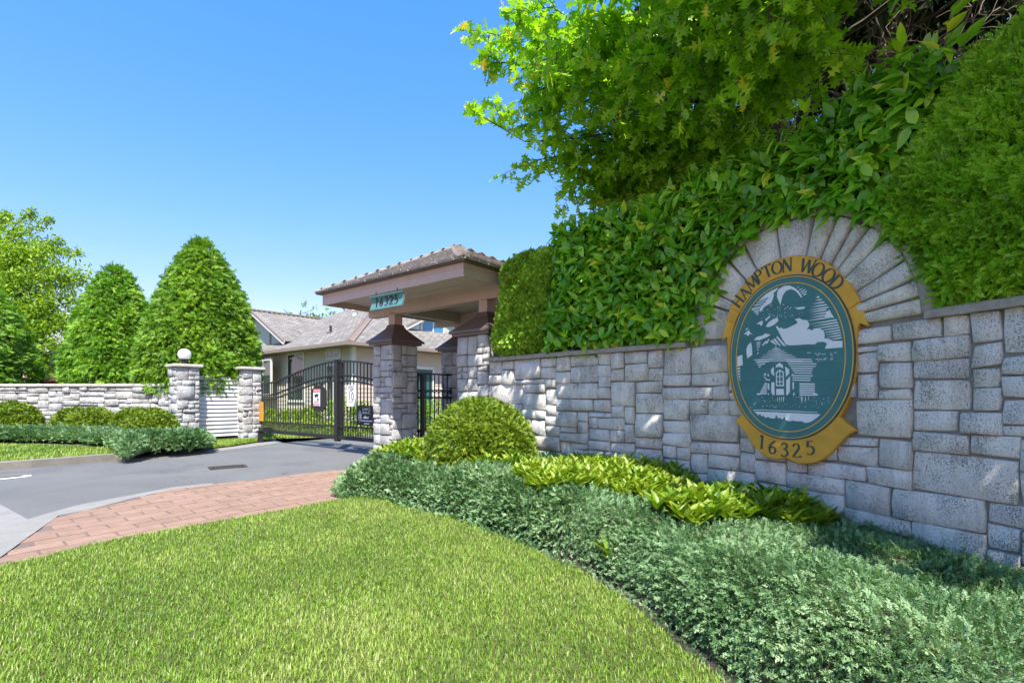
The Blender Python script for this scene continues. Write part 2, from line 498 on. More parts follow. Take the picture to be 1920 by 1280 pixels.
WHITE = [[(-0.078,0.565),(-0.063,0.593),(-0.018,0.612),(0.026,0.608),(0.069,0.582),(0.104,0.543),(0.13,0.495),(0.117,0.493),(0.097,0.529),(0.069,0.56),(0.037,0.576),(-0.003,0.568),(-0.029,0.535),(-0.04,0.499),(-0.051,0.452),(-0.064,0.491),(-0.079,0.528)],[(-0.07,0.606),(-0.123,0.592),(-0.177,0.566),(-0.224,0.535),(-0.212,0.526),(-0.154,0.547),(-0.108,0.567),(-0.078,0.588)],[(-0.154,0.547),(-0.131,0.567),(-0.104,0.558),(-0.112,0.522),(-0.131,0.482),(-0.161,0.472),(-0.189,0.46),(-0.216,0.425),(-0.228,0.419),(-0.228,0.45),(-0.208,0.475),(-0.177,0.497),(-0.169,0.519),(-0.154,0.528)],[(-0.232,0.529),(-0.146,0.545),(-0.154,0.535),(-0.238,0.518)],[(-0.256,0.51),(-0.16,0.521),(-0.169,0.511),(-0.262,0.502)],[(-0.276,0.49),(-0.177,0.499),(-0.189,0.49),(-0.284,0.48)],[(-0.305,0.47),(-0.201,0.477),(-0.216,0.469),(-0.313,0.459)],[(-0.313,0.453),(-0.216,0.46),(-0.228,0.45),(-0.298,0.44)],[(-0.288,0.431),(-0.226,0.441),(-0.232,0.432),(-0.28,0.42)],[(-0.272,0.413),(-0.236,0.422),(-0.24,0.413),(-0.267,0.404)],[(-0.262,0.394),(-0.243,0.406),(-0.248,0.392)],[(-0.185,0.344),(-0.146,0.374),(-0.134,0.365),(-0.177,0.334)],[(-0.177,0.281),(-0.154,0.317),(-0.108,0.342),(-0.074,0.345),(-0.066,0.322),(-0.1,0.292),(-0.146,0.276)],[(-0.264,0.314),(-0.232,0.33),(-0.208,0.339),(-0.204,0.315),(-0.22,0.292),(-0.232,0.312)],[(-0.383,0.236),(-0.354,0.253),(-0.333,0.271),(-0.321,0.246),(-0.296,0.226),(-0.321,0.234),(-0.342,0.215),(-0.354,0.233)],[(-0.364,0.278),(-0.342,0.29),(-0.337,0.283),(-0.358,0.271)],[(-0.089,0.272),(-0.078,0.279),(-0.063,0.257),(-0.04,0.259),(-0.025,0.246),(0.011,0.249),(0.055,0.267),(0.09,0.281),(0.09,0.296),(0.069,0.317),(0.108,0.323),(0.132,0.305),(0.167,0.297),(0.187,0.262),(0.18,0.242),(0.163,0.218),(0.187,0.223),(0.201,0.207),(0.228,0.222),(0.268,0.218),(0.294,0.194),(0.304,0.154),(0.297,0.137),(0.333,0.13),(0.359,0.11),(0.431,0.104),(0.431,0.052),(0.304,0.052),(0.32,0.093),(0.294,0.109),(0.248,0.11),(0.228,0.093),(0.174,0.098),(0.104,0.099),(0.033,0.101),(-0.003,0.111),(-0.033,0.16),(-0.063,0.223)],[(-0.138,0.151),(-0.119,0.161),(-0.078,0.115),(-0.089,0.114)],[(-0.112,0.164),(-0.096,0.172),(-0.044,0.101),(-0.059,0.106)],[(-0.085,0.18),(-0.074,0.19),(-0.003,0.098),(-0.024,0.101)],[(0.32,0.345),(0.336,0.361),(0.371,0.29),(0.355,0.295),(0.301,0.309)],[(0.076,0.411),(0.104,0.413),(0.139,0.413),(0.156,0.4),(0.132,0.396),(0.111,0.394),(0.083,0.401)],[(-0.354,0.102),(-0.342,0.133),(-0.313,0.158),(-0.303,0.114),(-0.3,0.043),(-0.346,0.014),(-0.354,0.055)],[(-0.464,0.038),(-0.396,0.052),(-0.391,-0.023),(-0.393,-0.047),(-0.457,-0.045)],[(-0.288,0.176),(-0.256,0.2),(-0.201,0.21),(-0.185,0.224),(-0.134,0.208),(-0.161,0.191),(-0.201,0.179),(-0.232,0.169)],[(-0.212,0.121),(-0.177,0.158),(-0.165,0.152),(-0.201,0.117)],[(-0.177,0.135),(-0.154,0.171),(-0.144,0.166),(-0.166,0.131)],[(-0.26,0.15),(-0.224,0.154),(-0.226,0.145),(-0.259,0.14)],[(-0.259,0.131),(-0.227,0.135),(-0.229,0.127),(-0.258,0.122)],[(-0.258,0.111),(-0.232,0.115),(-0.234,0.107),(-0.257,0.103)],[(-0.256,0.087),(-0.24,0.09),(-0.24,0.083),(-0.255,0.079)],[(-0.254,0.059),(-0.243,0.063),(-0.245,0.049),(-0.254,0.046)],[(0.09,0.582),(0.104,0.583),(0.106,0.579),(0.092,0.577)],[(0.104,0.561),(0.132,0.567),(0.134,0.562),(0.106,0.555)],[(0.115,0.541),(0.156,0.556),(0.159,0.55),(0.117,0.533)],[(0.125,0.525),(0.167,0.54),(0.168,0.534),(0.128,0.517)],[(0.139,0.512),(0.163,0.52),(0.165,0.514),(0.143,0.504)],[(0.236,0.474),(0.251,0.479),(0.261,0.48),(0.264,0.469),(0.251,0.469)],[(0.228,0.45),(0.26,0.455),(0.28,0.456),(0.283,0.445),(0.26,0.445)],[(0.211,0.425),(0.264,0.431),(0.299,0.433),(0.302,0.422),(0.264,0.421)],[(0.195,0.401),(0.268,0.408),(0.316,0.41),(0.318,0.399),(0.268,0.398)],[(0.18,0.377),(0.271,0.385),(0.331,0.387),(0.333,0.377),(0.271,0.375)],[(0.185,0.359),(0.263,0.367),(0.314,0.37),(0.316,0.359),(0.263,0.357)],[(0.195,0.337),(0.271,0.345),(0.321,0.348),(0.324,0.337),(0.271,0.336)],[(0.19,0.315),(0.274,0.324),(0.329,0.327),(0.331,0.316),(0.274,0.314)],[(0.16,0.291),(0.267,0.302),(0.336,0.305),(0.339,0.295),(0.267,0.292)],[(0.179,0.262),(0.308,0.273),(0.39,0.279),(0.393,0.268),(0.308,0.264)],[(0.205,0.241),(0.322,0.253),(0.397,0.258),(0.4,0.247),(0.322,0.243)],[(0.2,0.219),(0.323,0.231),(0.403,0.237),(0.405,0.226),(0.323,0.222)],[(0.245,0.2),(0.344,0.211),(0.408,0.216),(0.411,0.206),(0.344,0.202)],[(0.273,0.18),(0.358,0.191),(0.413,0.196),(0.416,0.185),(0.358,0.181)],[(0.299,0.161),(0.37,0.171),(0.417,0.175),(0.419,0.165),(0.37,0.162)],[(0.308,0.141),(0.376,0.151),(0.42,0.155),(0.423,0.145),(0.376,0.141)],[(0.332,0.122),(0.387,0.131),(0.424,0.135),(0.426,0.124),(0.387,0.121)],[(-0.101,0.097),(-0.089,0.105),(-0.077,0.1),(-0.092,0.097),(-0.089,0.096),(-0.093,0.094)],[(-0.125,0.082),(-0.083,0.088),(-0.042,0.08),(-0.056,0.076),(-0.083,0.078),(-0.118,0.078)],[(-0.16,0.067),(-0.083,0.07),(-0.008,0.06),(-0.023,0.057),(-0.083,0.061),(-0.153,0.063)],[(-0.173,0.05),(-0.078,0.052),(0.013,0.041),(-0.001,0.038),(-0.078,0.043),(-0.165,0.046)],[(-0.206,0.034),(-0.072,0.035),(0.057,0.021),(0.042,0.018),(-0.072,0.025),(-0.198,0.031)],[(-0.221,0.018),(-0.064,0.017),(0.084,0.003),(0.07,-0.001),(-0.064,0.008),(-0.213,0.014)],[(-0.236,0.001),(-0.055,-0.001),(0.114,-0.016),(0.1,-0.02),(-0.055,-0.01),(-0.228,-0.003)],[(-0.258,-0.016),(-0.053,-0.019),(0.138,-0.034),(0.124,-0.038),(-0.053,-0.028),(-0.25,-0.02)],[(-0.289,-0.001),(-0.108,0.001),(-0.116,-0.01),(-0.272,-0.009)],[(-0.274,-0.023),(-0.144,-0.018),(-0.152,-0.029),(-0.257,-0.032)],[(-0.259,-0.046),(-0.181,-0.037),(-0.189,-0.048),(-0.242,-0.054)],[(-0.244,-0.068),(-0.218,-0.056),(-0.226,-0.067),(-0.227,-0.076)],[(-0.014,-0.007),(0.206,-0.024),(0.198,-0.032),(-0.004,-0.017)],[(-0.002,-0.028),(0.217,-0.043),(0.208,-0.051),(0.009,-0.038)],[(0.01,-0.048),(0.244,-0.063),(0.236,-0.071),(0.021,-0.058)],[(0.022,-0.068),(0.237,-0.082),(0.229,-0.09),(0.033,-0.078)],[(0.035,-0.088),(0.216,-0.099),(0.208,-0.107),(0.045,-0.098)],[(0.047,-0.108),(0.212,-0.118),(0.203,-0.126),(0.057,-0.118)],[(0.059,-0.128),(0.208,-0.137),(0.199,-0.145),(0.069,-0.137)],[(0.047,-0.15),(0.217,-0.159),(0.208,-0.167),(0.057,-0.159)],[(0.047,-0.169),(0.201,-0.177),(0.192,-0.185),(0.057,-0.179)],[(0.047,-0.188),(0.199,-0.196),(0.191,-0.204),(0.057,-0.198)],[(-0.092,-0.082),(-0.085,-0.059),(-0.057,-0.04),(-0.03,-0.061),(-0.026,-0.093),(-0.057,-0.074)],[(-0.132,-0.096),(-0.108,-0.073),(-0.103,-0.155),(-0.128,-0.13)],[(-0.01,-0.074),(0.024,-0.103),(0.024,-0.136),(-0.003,-0.163)],[(-0.088,-0.241),(-0.088,-0.122),(-0.057,-0.099),(-0.022,-0.121),(-0.02,-0.242),(-0.03,-0.242),(-0.03,-0.126),(-0.057,-0.111),(-0.079,-0.127),(-0.079,-0.233),(-0.03,-0.234),(-0.03,-0.244)],[(-0.058,-0.107),(-0.052,-0.108),(-0.052,-0.234),(-0.058,-0.234)],[(-0.079,-0.156),(-0.03,-0.157),(-0.03,-0.164),(-0.079,-0.162)],[(-0.079,-0.2),(-0.03,-0.201),(-0.03,-0.208),(-0.079,-0.206)],[(-0.085,-0.265),(-0.022,-0.266),(-0.018,-0.318),(-0.085,-0.318)],[(-0.128,-0.208),(-0.103,-0.205),(-0.1,-0.318),(-0.116,-0.318),(-0.128,-0.296)],[(-0.001,-0.196),(0.031,-0.159),(0.029,-0.29),(0.01,-0.321),(-0.001,-0.315)],[(-0.161,-0.216),(-0.147,-0.216),(-0.145,-0.276),(-0.16,-0.264)],[(0.051,-0.209),(0.063,-0.211),(0.063,-0.271),(0.053,-0.271)],[(0.056,-0.306),(0.065,-0.298),(0.069,-0.321),(0.056,-0.321)],[(-0.16,-0.306),(-0.152,-0.3),(-0.147,-0.317),(-0.158,-0.311)],[(-0.197,-0.142),(-0.185,-0.125),(-0.173,-0.135),(-0.184,-0.149)],[(-0.163,-0.135),(-0.155,-0.132),(-0.148,-0.153),(-0.158,-0.155)],[(-0.181,-0.176),(-0.139,-0.184),(-0.14,-0.194),(-0.176,-0.188)],[(-0.197,-0.156),(-0.181,-0.16),(-0.169,-0.171),(-0.191,-0.166)],[(0.045,-0.143),(0.056,-0.138),(0.053,-0.157),(0.045,-0.16)],[(-0.262,-0.313),(-0.247,-0.3),(-0.229,-0.314),(-0.23,-0.318)],[(0.206,-0.322),(0.221,-0.307),(0.241,-0.305),(0.255,-0.323)],[(-0.289,-0.45),(-0.206,-0.446),(-0.1,-0.45),(0.069,-0.452),(0.249,-0.458),(0.248,-0.463),(0.069,-0.459),(-0.1,-0.456),(-0.206,-0.452),(-0.289,-0.457)],[(-0.285,-0.464),(-0.069,-0.467),(0.272,-0.475),(0.242,-0.505),(0.2,-0.536),(0.175,-0.547),(0.146,-0.548),(0.128,-0.537),(0.084,-0.538),(0.054,-0.534),(0.024,-0.54),(-0.007,-0.531),(-0.014,-0.501),(-0.034,-0.529),(-0.053,-0.514),(-0.069,-0.519),(-0.088,-0.487),(-0.096,-0.521),(-0.132,-0.521),(-0.157,-0.509),(-0.181,-0.518),(-0.197,-0.498),(-0.214,-0.507),(-0.23,-0.483),(-0.247,-0.5),(-0.256,-0.485)],[(0.106,-0.22),(0.23,-0.225),(0.227,-0.236),(0.108,-0.232)],[(0.108,-0.239),(0.232,-0.243),(0.225,-0.253),(0.11,-0.25)],[(0.107,-0.257),(0.231,-0.261),(0.226,-0.271),(0.109,-0.268)],[(0.106,-0.275),(0.231,-0.279),(0.226,-0.289),(0.108,-0.287)],[(0.108,-0.294),(0.233,-0.297),(0.224,-0.307),(0.111,-0.305)],[(0.108,-0.312),(0.233,-0.315),(0.224,-0.325),(0.111,-0.324)],[(-0.185,-0.211),(-0.166,-0.212),(-0.17,-0.221),(-0.192,-0.222)],[(-0.194,-0.229),(-0.166,-0.229),(-0.17,-0.239),(-0.201,-0.24)],[(-0.203,-0.246),(-0.166,-0.247),(-0.17,-0.257),(-0.21,-0.258)],[(-0.212,-0.264),(-0.166,-0.265),(-0.17,-0.274),(-0.219,-0.275)],[(-0.221,-0.282),(-0.166,-0.282),(-0.17,-0.292),(-0.228,-0.293)],[(-0.23,-0.3),(-0.166,-0.3),(-0.17,-0.31),(-0.237,-0.311)],[(0.282,-0.39),(0.286,-0.393),(0.282,-0.398),(0.278,-0.394)],[(0.253,-0.418),(0.256,-0.421),(0.253,-0.425),(0.25,-0.422)],[(-0.204,-0.412),(-0.199,-0.416),(-0.204,-0.422),(-0.209,-0.417)],[(0.282,-0.38),(0.285,-0.383),(0.282,-0.387),(0.279,-0.384)],[(-0.17,-0.409),(-0.166,-0.412),(-0.17,-0.416),(-0.173,-0.413)],[(-0.118,-0.335),(-0.114,-0.338),(-0.118,-0.343),(-0.122,-0.339)],[(0.332,-0.337),(0.336,-0.34),(0.332,-0.345),(0.329,-0.341)],[(-0.032,-0.343),(-0.029,-0.345),(-0.032,-0.348),(-0.035,-0.346)],[(0.199,-0.408),(0.201,-0.41),(0.199,-0.412),(0.197,-0.41)],[(0.102,-0.333),(0.106,-0.336),(0.102,-0.341),(0.098,-0.337)],[(-0.086,-0.412),(-0.081,-0.416),(-0.086,-0.422),(-0.091,-0.417)],[(0.031,-0.422),(0.034,-0.424),(0.031,-0.427),(0.029,-0.425)],[(-0.267,-0.387),(-0.264,-0.389),(-0.267,-0.391),(-0.269,-0.389)],[(-0.18,-0.368),(-0.176,-0.371),(-0.18,-0.375),(-0.183,-0.372)],[(-0.209,-0.332),(-0.204,-0.336),(-0.209,-0.341),(-0.214,-0.337)],[(-0.098,-0.42),(-0.093,-0.424),(-0.098,-0.429),(-0.102,-0.425)],[(-0.054,-0.372),(-0.051,-0.375),(-0.054,-0.379),(-0.058,-0.376)],[(0.121,-0.384),(0.124,-0.386),(0.121,-0.39),(0.118,-0.387)],[(0.106,-0.415),(0.109,-0.418),(0.106,-0.422),(0.103,-0.419)],[(-0.018,-0.396),(-0.016,-0.399),(-0.018,-0.402),(-0.021,-0.399)],[(-0.107,-0.422),(-0.103,-0.425),(-0.107,-0.429),(-0.11,-0.426)],[(0.059,-0.33),(0.062,-0.332),(0.059,-0.336),(0.056,-0.333)],[(0.08,-0.331),(0.083,-0.334),(0.08,-0.338),(0.076,-0.334)],[(0.113,-0.334),(0.117,-0.337),(0.113,-0.342),(0.11,-0.338)],[(0.005,-0.392),(0.008,-0.395),(0.005,-0.398),(0.002,-0.395)],[(0.161,-0.396),(0.163,-0.398),(0.161,-0.4),(0.159,-0.398)],[(-0.279,-0.395),(-0.274,-0.399),(-0.279,-0.404),(-0.284,-0.4)],[(-0.142,-0.372),(-0.138,-0.375),(-0.142,-0.38),(-0.145,-0.376)],[(-0.094,-0.363),(-0.091,-0.366),(-0.094,-0.369),(-0.097,-0.366)],[(-0.06,-0.385),(-0.057,-0.387),(-0.06,-0.391),(-0.063,-0.388)],[(-0.055,-0.402),(-0.053,-0.403),(-0.055,-0.406),(-0.057,-0.404)],[(0.073,-0.397),(0.076,-0.399),(0.073,-0.402),(0.07,-0.4)],[(-0.162,-0.406),(-0.159,-0.408),(-0.162,-0.411),(-0.164,-0.409)],[(-0.187,-0.371),(-0.183,-0.374),(-0.187,-0.379),(-0.191,-0.375)],[(-0.248,-0.36),(-0.245,-0.362),(-0.248,-0.366),(-0.251,-0.363)],[(0.239,-0.369),(0.243,-0.372),(0.239,-0.377),(0.235,-0.373)],[(-0.2,-0.361),(-0.196,-0.364),(-0.2,-0.369),(-0.204,-0.365)],[(0.27,-0.369),(0.272,-0.371),(0.27,-0.374),(0.268,-0.372)],[(-0.234,-0.38),(-0.232,-0.382),(-0.234,-0.385),(-0.237,-0.383)],[(0.223,-0.405),(0.225,-0.406),(0.223,-0.409),(0.22,-0.407)],[(-0.122,-0.406),(-0.119,-0.409),(-0.122,-0.413),(-0.126,-0.41)],[(0.222,-0.36),(0.224,-0.362),(0.222,-0.365),(0.22,-0.362)],[(-0.113,-0.405),(-0.11,-0.407),(-0.113,-0.41),(-0.116,-0.407)],[(-0.076,-0.368),(-0.072,-0.371),(-0.076,-0.375),(-0.079,-0.371)],[(-0.033,-0.416),(-0.03,-0.417),(-0.033,-0.42),(-0.035,-0.418)],[(-0.32,-0.422),(-0.315,-0.425),(-0.32,-0.431),(-0.325,-0.426)],[(0.331,-0.368),(0.335,-0.371),(0.331,-0.376),(0.327,-0.372)],[(0.296,-0.349),(0.299,-0.352),(0.296,-0.357),(0.292,-0.353)],[(0.241,-0.389),(0.244,-0.391),(0.241,-0.395),(0.238,-0.392)],[(-0.115,-0.361),(-0.112,-0.363),(-0.115,-0.366),(-0.118,-0.364)],[(-0.273,-0.386),(-0.27,-0.388),(-0.273,-0.392),(-0.276,-0.389)],[(0.225,-0.333),(0.229,-0.337),(0.225,-0.342),(0.221,-0.337)],[(0.152,-0.413),(0.157,-0.417),(0.152,-0.422),(0.148,-0.418)],[(0.279,-0.381),(0.281,-0.382),(0.279,-0.384),(0.277,-0.383)],[(0.185,-0.345),(0.187,-0.347),(0.185,-0.35),(0.182,-0.347)],[(0.133,-0.377),(0.136,-0.379),(0.133,-0.383),(0.13,-0.38)],[(0.302,-0.384),(0.305,-0.386),(0.302,-0.389),(0.3,-0.386)],[(-0.141,-0.411),(-0.137,-0.414),(-0.141,-0.418),(-0.144,-0.415)],[(0.208,-0.361),(0.21,-0.363),(0.208,-0.366),(0.205,-0.363)],[(0.05,-0.405),(0.053,-0.407),(0.05,-0.41),(0.048,-0.407)],[(-0.027,-0.343),(-0.023,-0.343),(-0.024,-0.378),(-0.028,-0.379)],[(-0.026,-0.342),(-0.022,-0.342),(-0.023,-0.377),(-0.027,-0.377)],[(-0.076,-0.339),(-0.072,-0.339),(-0.073,-0.374),(-0.077,-0.374)],[(-0.023,-0.329),(-0.019,-0.329),(-0.02,-0.365),(-0.024,-0.365)],[(-0.06,-0.333),(-0.056,-0.333),(-0.056,-0.368),(-0.06,-0.368)],[(-0.044,-0.335),(-0.04,-0.335),(-0.04,-0.371),(-0.044,-0.371)],[(0.152,-0.341),(0.155,-0.341),(0.155,-0.375),(0.151,-0.375)],[(0.121,-0.33),(0.125,-0.33),(0.124,-0.364),(0.12,-0.364)],[(0.129,-0.331),(0.133,-0.331),(0.132,-0.365),(0.128,-0.365)],[(0.125,-0.344),(0.129,-0.344),(0.128,-0.378),(0.125,-0.378)],[(0.177,-0.33),(0.18,-0.33),(0.179,-0.364),(0.176,-0.364)],[(0.154,-0.334),(0.157,-0.334),(0.157,-0.368),(0.153,-0.368)],[(-0.083,0.357),(-0.079,0.353),(-0.083,0.348),(-0.088,0.353)],[(-0.127,0.455),(-0.124,0.452),(-0.127,0.449),(-0.13,0.452)],[(-0.071,0.382),(-0.067,0.379),(-0.071,0.375),(-0.075,0.379)],[(-0.007,0.346),(-0.003,0.342),(-0.007,0.338),(-0.011,0.342)],[(-0.122,0.471),(-0.119,0.468),(-0.122,0.464),(-0.126,0.468)],[(-0.202,0.429),(-0.199,0.425),(-0.202,0.421),(-0.206,0.425)],[(-0.197,0.454),(-0.194,0.452),(-0.197,0.449),(-0.199,0.452)],[(-0.14,0.39),(-0.135,0.385),(-0.14,0.38),(-0.145,0.385)],[(0.037,0.423),(0.042,0.419),(0.037,0.414),(0.033,0.419)],[(-0.028,0.458),(-0.025,0.455),(-0.028,0.451),(-0.032,0.455)],[(-0.056,0.415),(-0.053,0.412),(-0.056,0.409),(-0.058,0.412)],[(-0.043,0.429),(-0.041,0.427),(-0.043,0.424),(-0.046,0.427)],[(0.13,0.367),(0.132,0.365),(0.13,0.362),(0.128,0.365)],[(0.071,0.419),(0.076,0.415),(0.071,0.41),(0.067,0.415)],[(0.109,0.363),(0.112,0.36),(0.109,0.356),(0.105,0.36)],[(-0.058,0.443),(-0.053,0.439),(-0.058,0.434),(-0.062,0.439)],[(-0.016,0.415),(-0.013,0.412),(-0.016,0.409),(-0.019,0.412)],[(-0.22,0.485),(-0.217,0.482),(-0.22,0.479),(-0.223,0.482)],[(-0.016,0.359),(-0.012,0.356),(-0.016,0.351),(-0.02,0.356)],[(-0.12,0.381),(-0.116,0.378),(-0.12,0.374),(-0.124,0.378)],[(0.049,0.357),(0.054,0.353),(0.049,0.347),(0.044,0.353)],[(-0.188,0.369),(-0.185,0.367),(-0.188,0.364),(-0.191,0.367)],[(-0.16,0.434),(-0.156,0.43),(-0.16,0.425),(-0.165,0.43)],[(-0.004,0.427),(-0.002,0.425),(-0.004,0.422),(-0.006,0.425)],[(-0.196,0.391),(-0.193,0.389),(-0.196,0.386),(-0.199,0.389)],[(-0.055,0.366),(-0.051,0.362),(-0.055,0.358),(-0.059,0.362)],[(-0.076,0.368),(-0.071,0.364),(-0.076,0.36),(-0.08,0.365)],[(0.029,0.416),(0.033,0.412),(0.029,0.407),(0.025,0.412)],[(-0.215,0.362),(-0.21,0.358),(-0.215,0.354),(-0.219,0.358)],[(-0.055,0.364),(-0.053,0.362),(-0.055,0.359),(-0.057,0.362)],[(-0.143,0.414),(-0.141,0.412),(-0.143,0.409),(-0.146,0.412)],[(-0.103,0.371),(-0.098,0.367),(-0.103,0.362),(-0.107,0.367)],[(-0.137,0.467),(-0.132,0.463),(-0.137,0.458),(-0.142,0.463)],[(-0.039,0.36),(-0.034,0.356),(-0.039,0.351),(-0.043,0.356)],[(-0.044,0.366),(-0.041,0.363),(-0.044,0.36),(-0.047,0.363)],[(0.012,0.432),(0.016,0.428),(0.012,0.422),(0.007,0.428)],[(-0.087,0.349),(-0.083,0.345),(-0.087,0.34),(-0.092,0.345)],[(-0.011,0.39),(-0.007,0.385),(-0.011,0.38),(-0.016,0.386)],[(-0.071,0.351),(-0.067,0.348),(-0.071,0.343),(-0.075,0.348)],[(-0.053,0.418),(-0.05,0.415),(-0.053,0.411),(-0.056,0.415)],[(-0.152,0.393),(-0.149,0.391),(-0.152,0.387),(-0.155,0.391)],[(-0.095,0.426),(-0.092,0.423),(-0.095,0.42),(-0.098,0.423)],[(-0.072,0.442),(-0.067,0.437),(-0.072,0.432),(-0.077,0.438)],[(-0.011,0.421),(-0.006,0.417),(-0.011,0.411),(-0.016,0.417)],[(-0.167,0.342),(-0.163,0.337),(-0.167,0.332),(-0.172,0.338)],[(-0.089,0.317),(-0.085,0.313),(-0.089,0.309),(-0.093,0.314)],[(-0.022,0.456),(-0.017,0.452),(-0.022,0.447),(-0.026,0.452)],[(0.089,0.415),(0.093,0.411),(0.089,0.407),(0.086,0.412)],[(0.037,0.348),(0.04,0.345),(0.037,0.341),(0.033,0.345)],[(0.175,-0.041),(0.188,-0.04),(0.188,-0.044),(0.175,-0.046)],[(0.234,-0.026),(0.258,-0.026),(0.258,-0.03),(0.234,-0.031)],[(0.296,-0.024),(0.316,-0.023),(0.316,-0.028),(0.296,-0.028)],[(0.229,0.021),(0.24,0.022),(0.24,0.017),(0.229,0.016)],[(0.34,-0.035),(0.362,-0.035),(0.362,-0.039),(0.34,-0.04)],[(0.346,-0.002),(0.362,-0.002),(0.362,-0.006),(0.346,-0.007)],[(0.249,-0.04),(0.259,-0.039),(0.259,-0.043),(0.249,-0.045)],[(0.282,0.011),(0.31,0.011),(0.31,0.007),(0.282,0.006)],[(0.24,0.007),(0.26,0.007),(0.26,0.003),(0.24,0.002)],[(0.292,-0.034),(0.31,-0.033),(0.31,-0.038),(0.292,-0.039)],[(0.375,0.016),(0.39,0.017),(0.39,0.012),(0.375,0.011)],[(0.168,0.031),(0.197,0.03),(0.197,0.026),(0.168,0.026)],[(0.343,0.012),(0.357,0.013),(0.357,0.009),(0.343,0.007)],[(0.258,-0.029),(0.287,-0.03),(0.287,-0.034),(0.258,-0.034)],[(0.349,-0.022),(0.361,-0.022),(0.361,-0.026),(0.349,-0.027)],[(0.253,0.018),(0.275,0.018),(0.275,0.014),(0.253,0.013)],[(-0.456,-0.04),(-0.415,-0.038),(-0.415,-0.052),(-0.453,-0.055)],[(-0.456,-0.067),(-0.415,-0.065),(-0.415,-0.079),(-0.453,-0.082)],[(-0.456,-0.094),(-0.415,-0.092),(-0.415,-0.106),(-0.453,-0.109)],[(-0.456,-0.121),(-0.415,-0.119),(-0.415,-0.133),(-0.453,-0.136)],[(-0.456,-0.148),(-0.415,-0.146),(-0.415,-0.159),(-0.453,-0.163)],[(-0.456,-0.175),(-0.415,-0.173),(-0.415,-0.186),(-0.453,-0.19)]]
LET = [('H',-0.444,0.547),('A',-0.377,0.616),('M',-0.309,0.692),('P',-0.244,0.745),('T',-0.169,0.771),('O',-0.085,0.783),('N',0.003,0.787),('W',0.168,0.745),('O',0.249,0.698),('O',0.327,0.636),('D',0.39,0.568)]
DIG = [('1',-0.216,-0.731),('6',-0.123,-0.772),('3',-0.02,-0.786),('2',0.08,-0.783),('5',0.189,-0.752)]
# ================================================================ ground, road, paving
G = Vector((-.773, .634, 0)); G.normalize()          # along the gate, away to the left
RR = Vector((.634, .773, 0)); RR.normalize()         # through the gate, away to the right
UP = Vector((0, 0, 1))


def sheet(name, poly, off, mat, kind='structure', step=.5, parent=None):
    """flat-lying surface following the fall of the site: grid cells clipped to a polygon outline"""
    import bmesh
    bm = bmesh.new()
    vs = [bm.verts.new((p[0], p[1], 0)) for p in poly]
    f = bm.faces.new(vs)
    bmesh.ops.triangulate(bm, faces=[f])
    ys = [p[1] for p in poly]
    for y in ((8.0, -1.0)):
        if min(ys) < y < max(ys):
            bmesh.ops.bisect_plane(bm, geom=bm.verts[:] + bm.edges[:] + bm.faces[:], plane_co=(0, y, 0), plane_no=(0, 1, 0))
    for v in bm.verts: v.co.z = ground_z(v.co.x, v.co.y) + off
    bmesh.ops.recalc_face_normals(bm, faces=bm.faces[:])
    for fc in bm.faces:
        if fc.normal.z < 0: fc.normal_flip()
    me = bpy.data.meshes.new(name); bm.to_mesh(me); bm.free()
    me.materials.append(mat)
    o = put(bpy.data.objects.new(name, me), parent)
    if kind: o['kind'] = kind
    return o


sheet('ground', [(-400, -60), (400, -60), (400, 700), (-400, 700)], -.03, M['land'])
# asphalt: the street on the left and the drive through the gate
road = sheet('road', [(-40, -30), (1.5, -30), (1.5, 3.0), (-1.2, 6.0), (-1.3, 9.0), (.6, 13.0), (4, 20), (-2, 22), (-4.4, 14.6), (-5.6, 12.6), (-7.4, 10.2), (-7.6, 8.7), (-10, 7.2), (-14, 5.5), (-40, 1)], -.004, M['asphalt'])

# brick walk ------------------------------------------------------------
lawn_edge = [at(*p) for p in [(0, 1066), (92, 1045), (182, 1022), (365, 988), (547, 957), (642, 938)]]
walk_top = [at(*p) for p in [(0, 1049), (55, 1008), (110, 968), (164, 957), (250, 935), (325, 918), (400, 909), (470, 900), (560, 890), (632, 882)]]
far = [Vector((-.7, 7.55, 0)), Vector((-.35, 6.9, 0)), Vector((-.9, 5.4, 0))]
edir = (lawn_edge[0] - lawn_edge[1]).normalized()
out_l = [lawn_edge[0] + edir * 2.2]
wdir = (walk_top[0] - walk_top[2]).normalized()
walk_poly = [walk_top[0] + wdir * 2.0] + walk_top + far + lawn_edge[::-1] + out_l
sheet('brick_walk', [tuple(p[:2]) for p in walk_poly], .004, M['joint'])
walk = bpy.data.objects['brick_walk']
wp = [tuple(p[:2]) for p in walk_poly]


def clip_poly(sub, a, b):
    """keep the part of sub on the left of the line a->b"""
    out = []
    def side(p): return (b[0] - a[0]) * (p[1] - a[1]) - (b[1] - a[1]) * (p[0] - a[0])
    for i in range(len(sub)):
        p, q = sub[i], sub[(i + 1) % len(sub)]
        sp, sq = side(p), side(q)
        if sp >= 0: out.append(p)
        if (sp >= 0) != (sq >= 0):
            t = sp / (sp - sq); out.append((p[0] + t * (q[0] - p[0]), p[1] + t * (q[1] - p[1])))
    return out


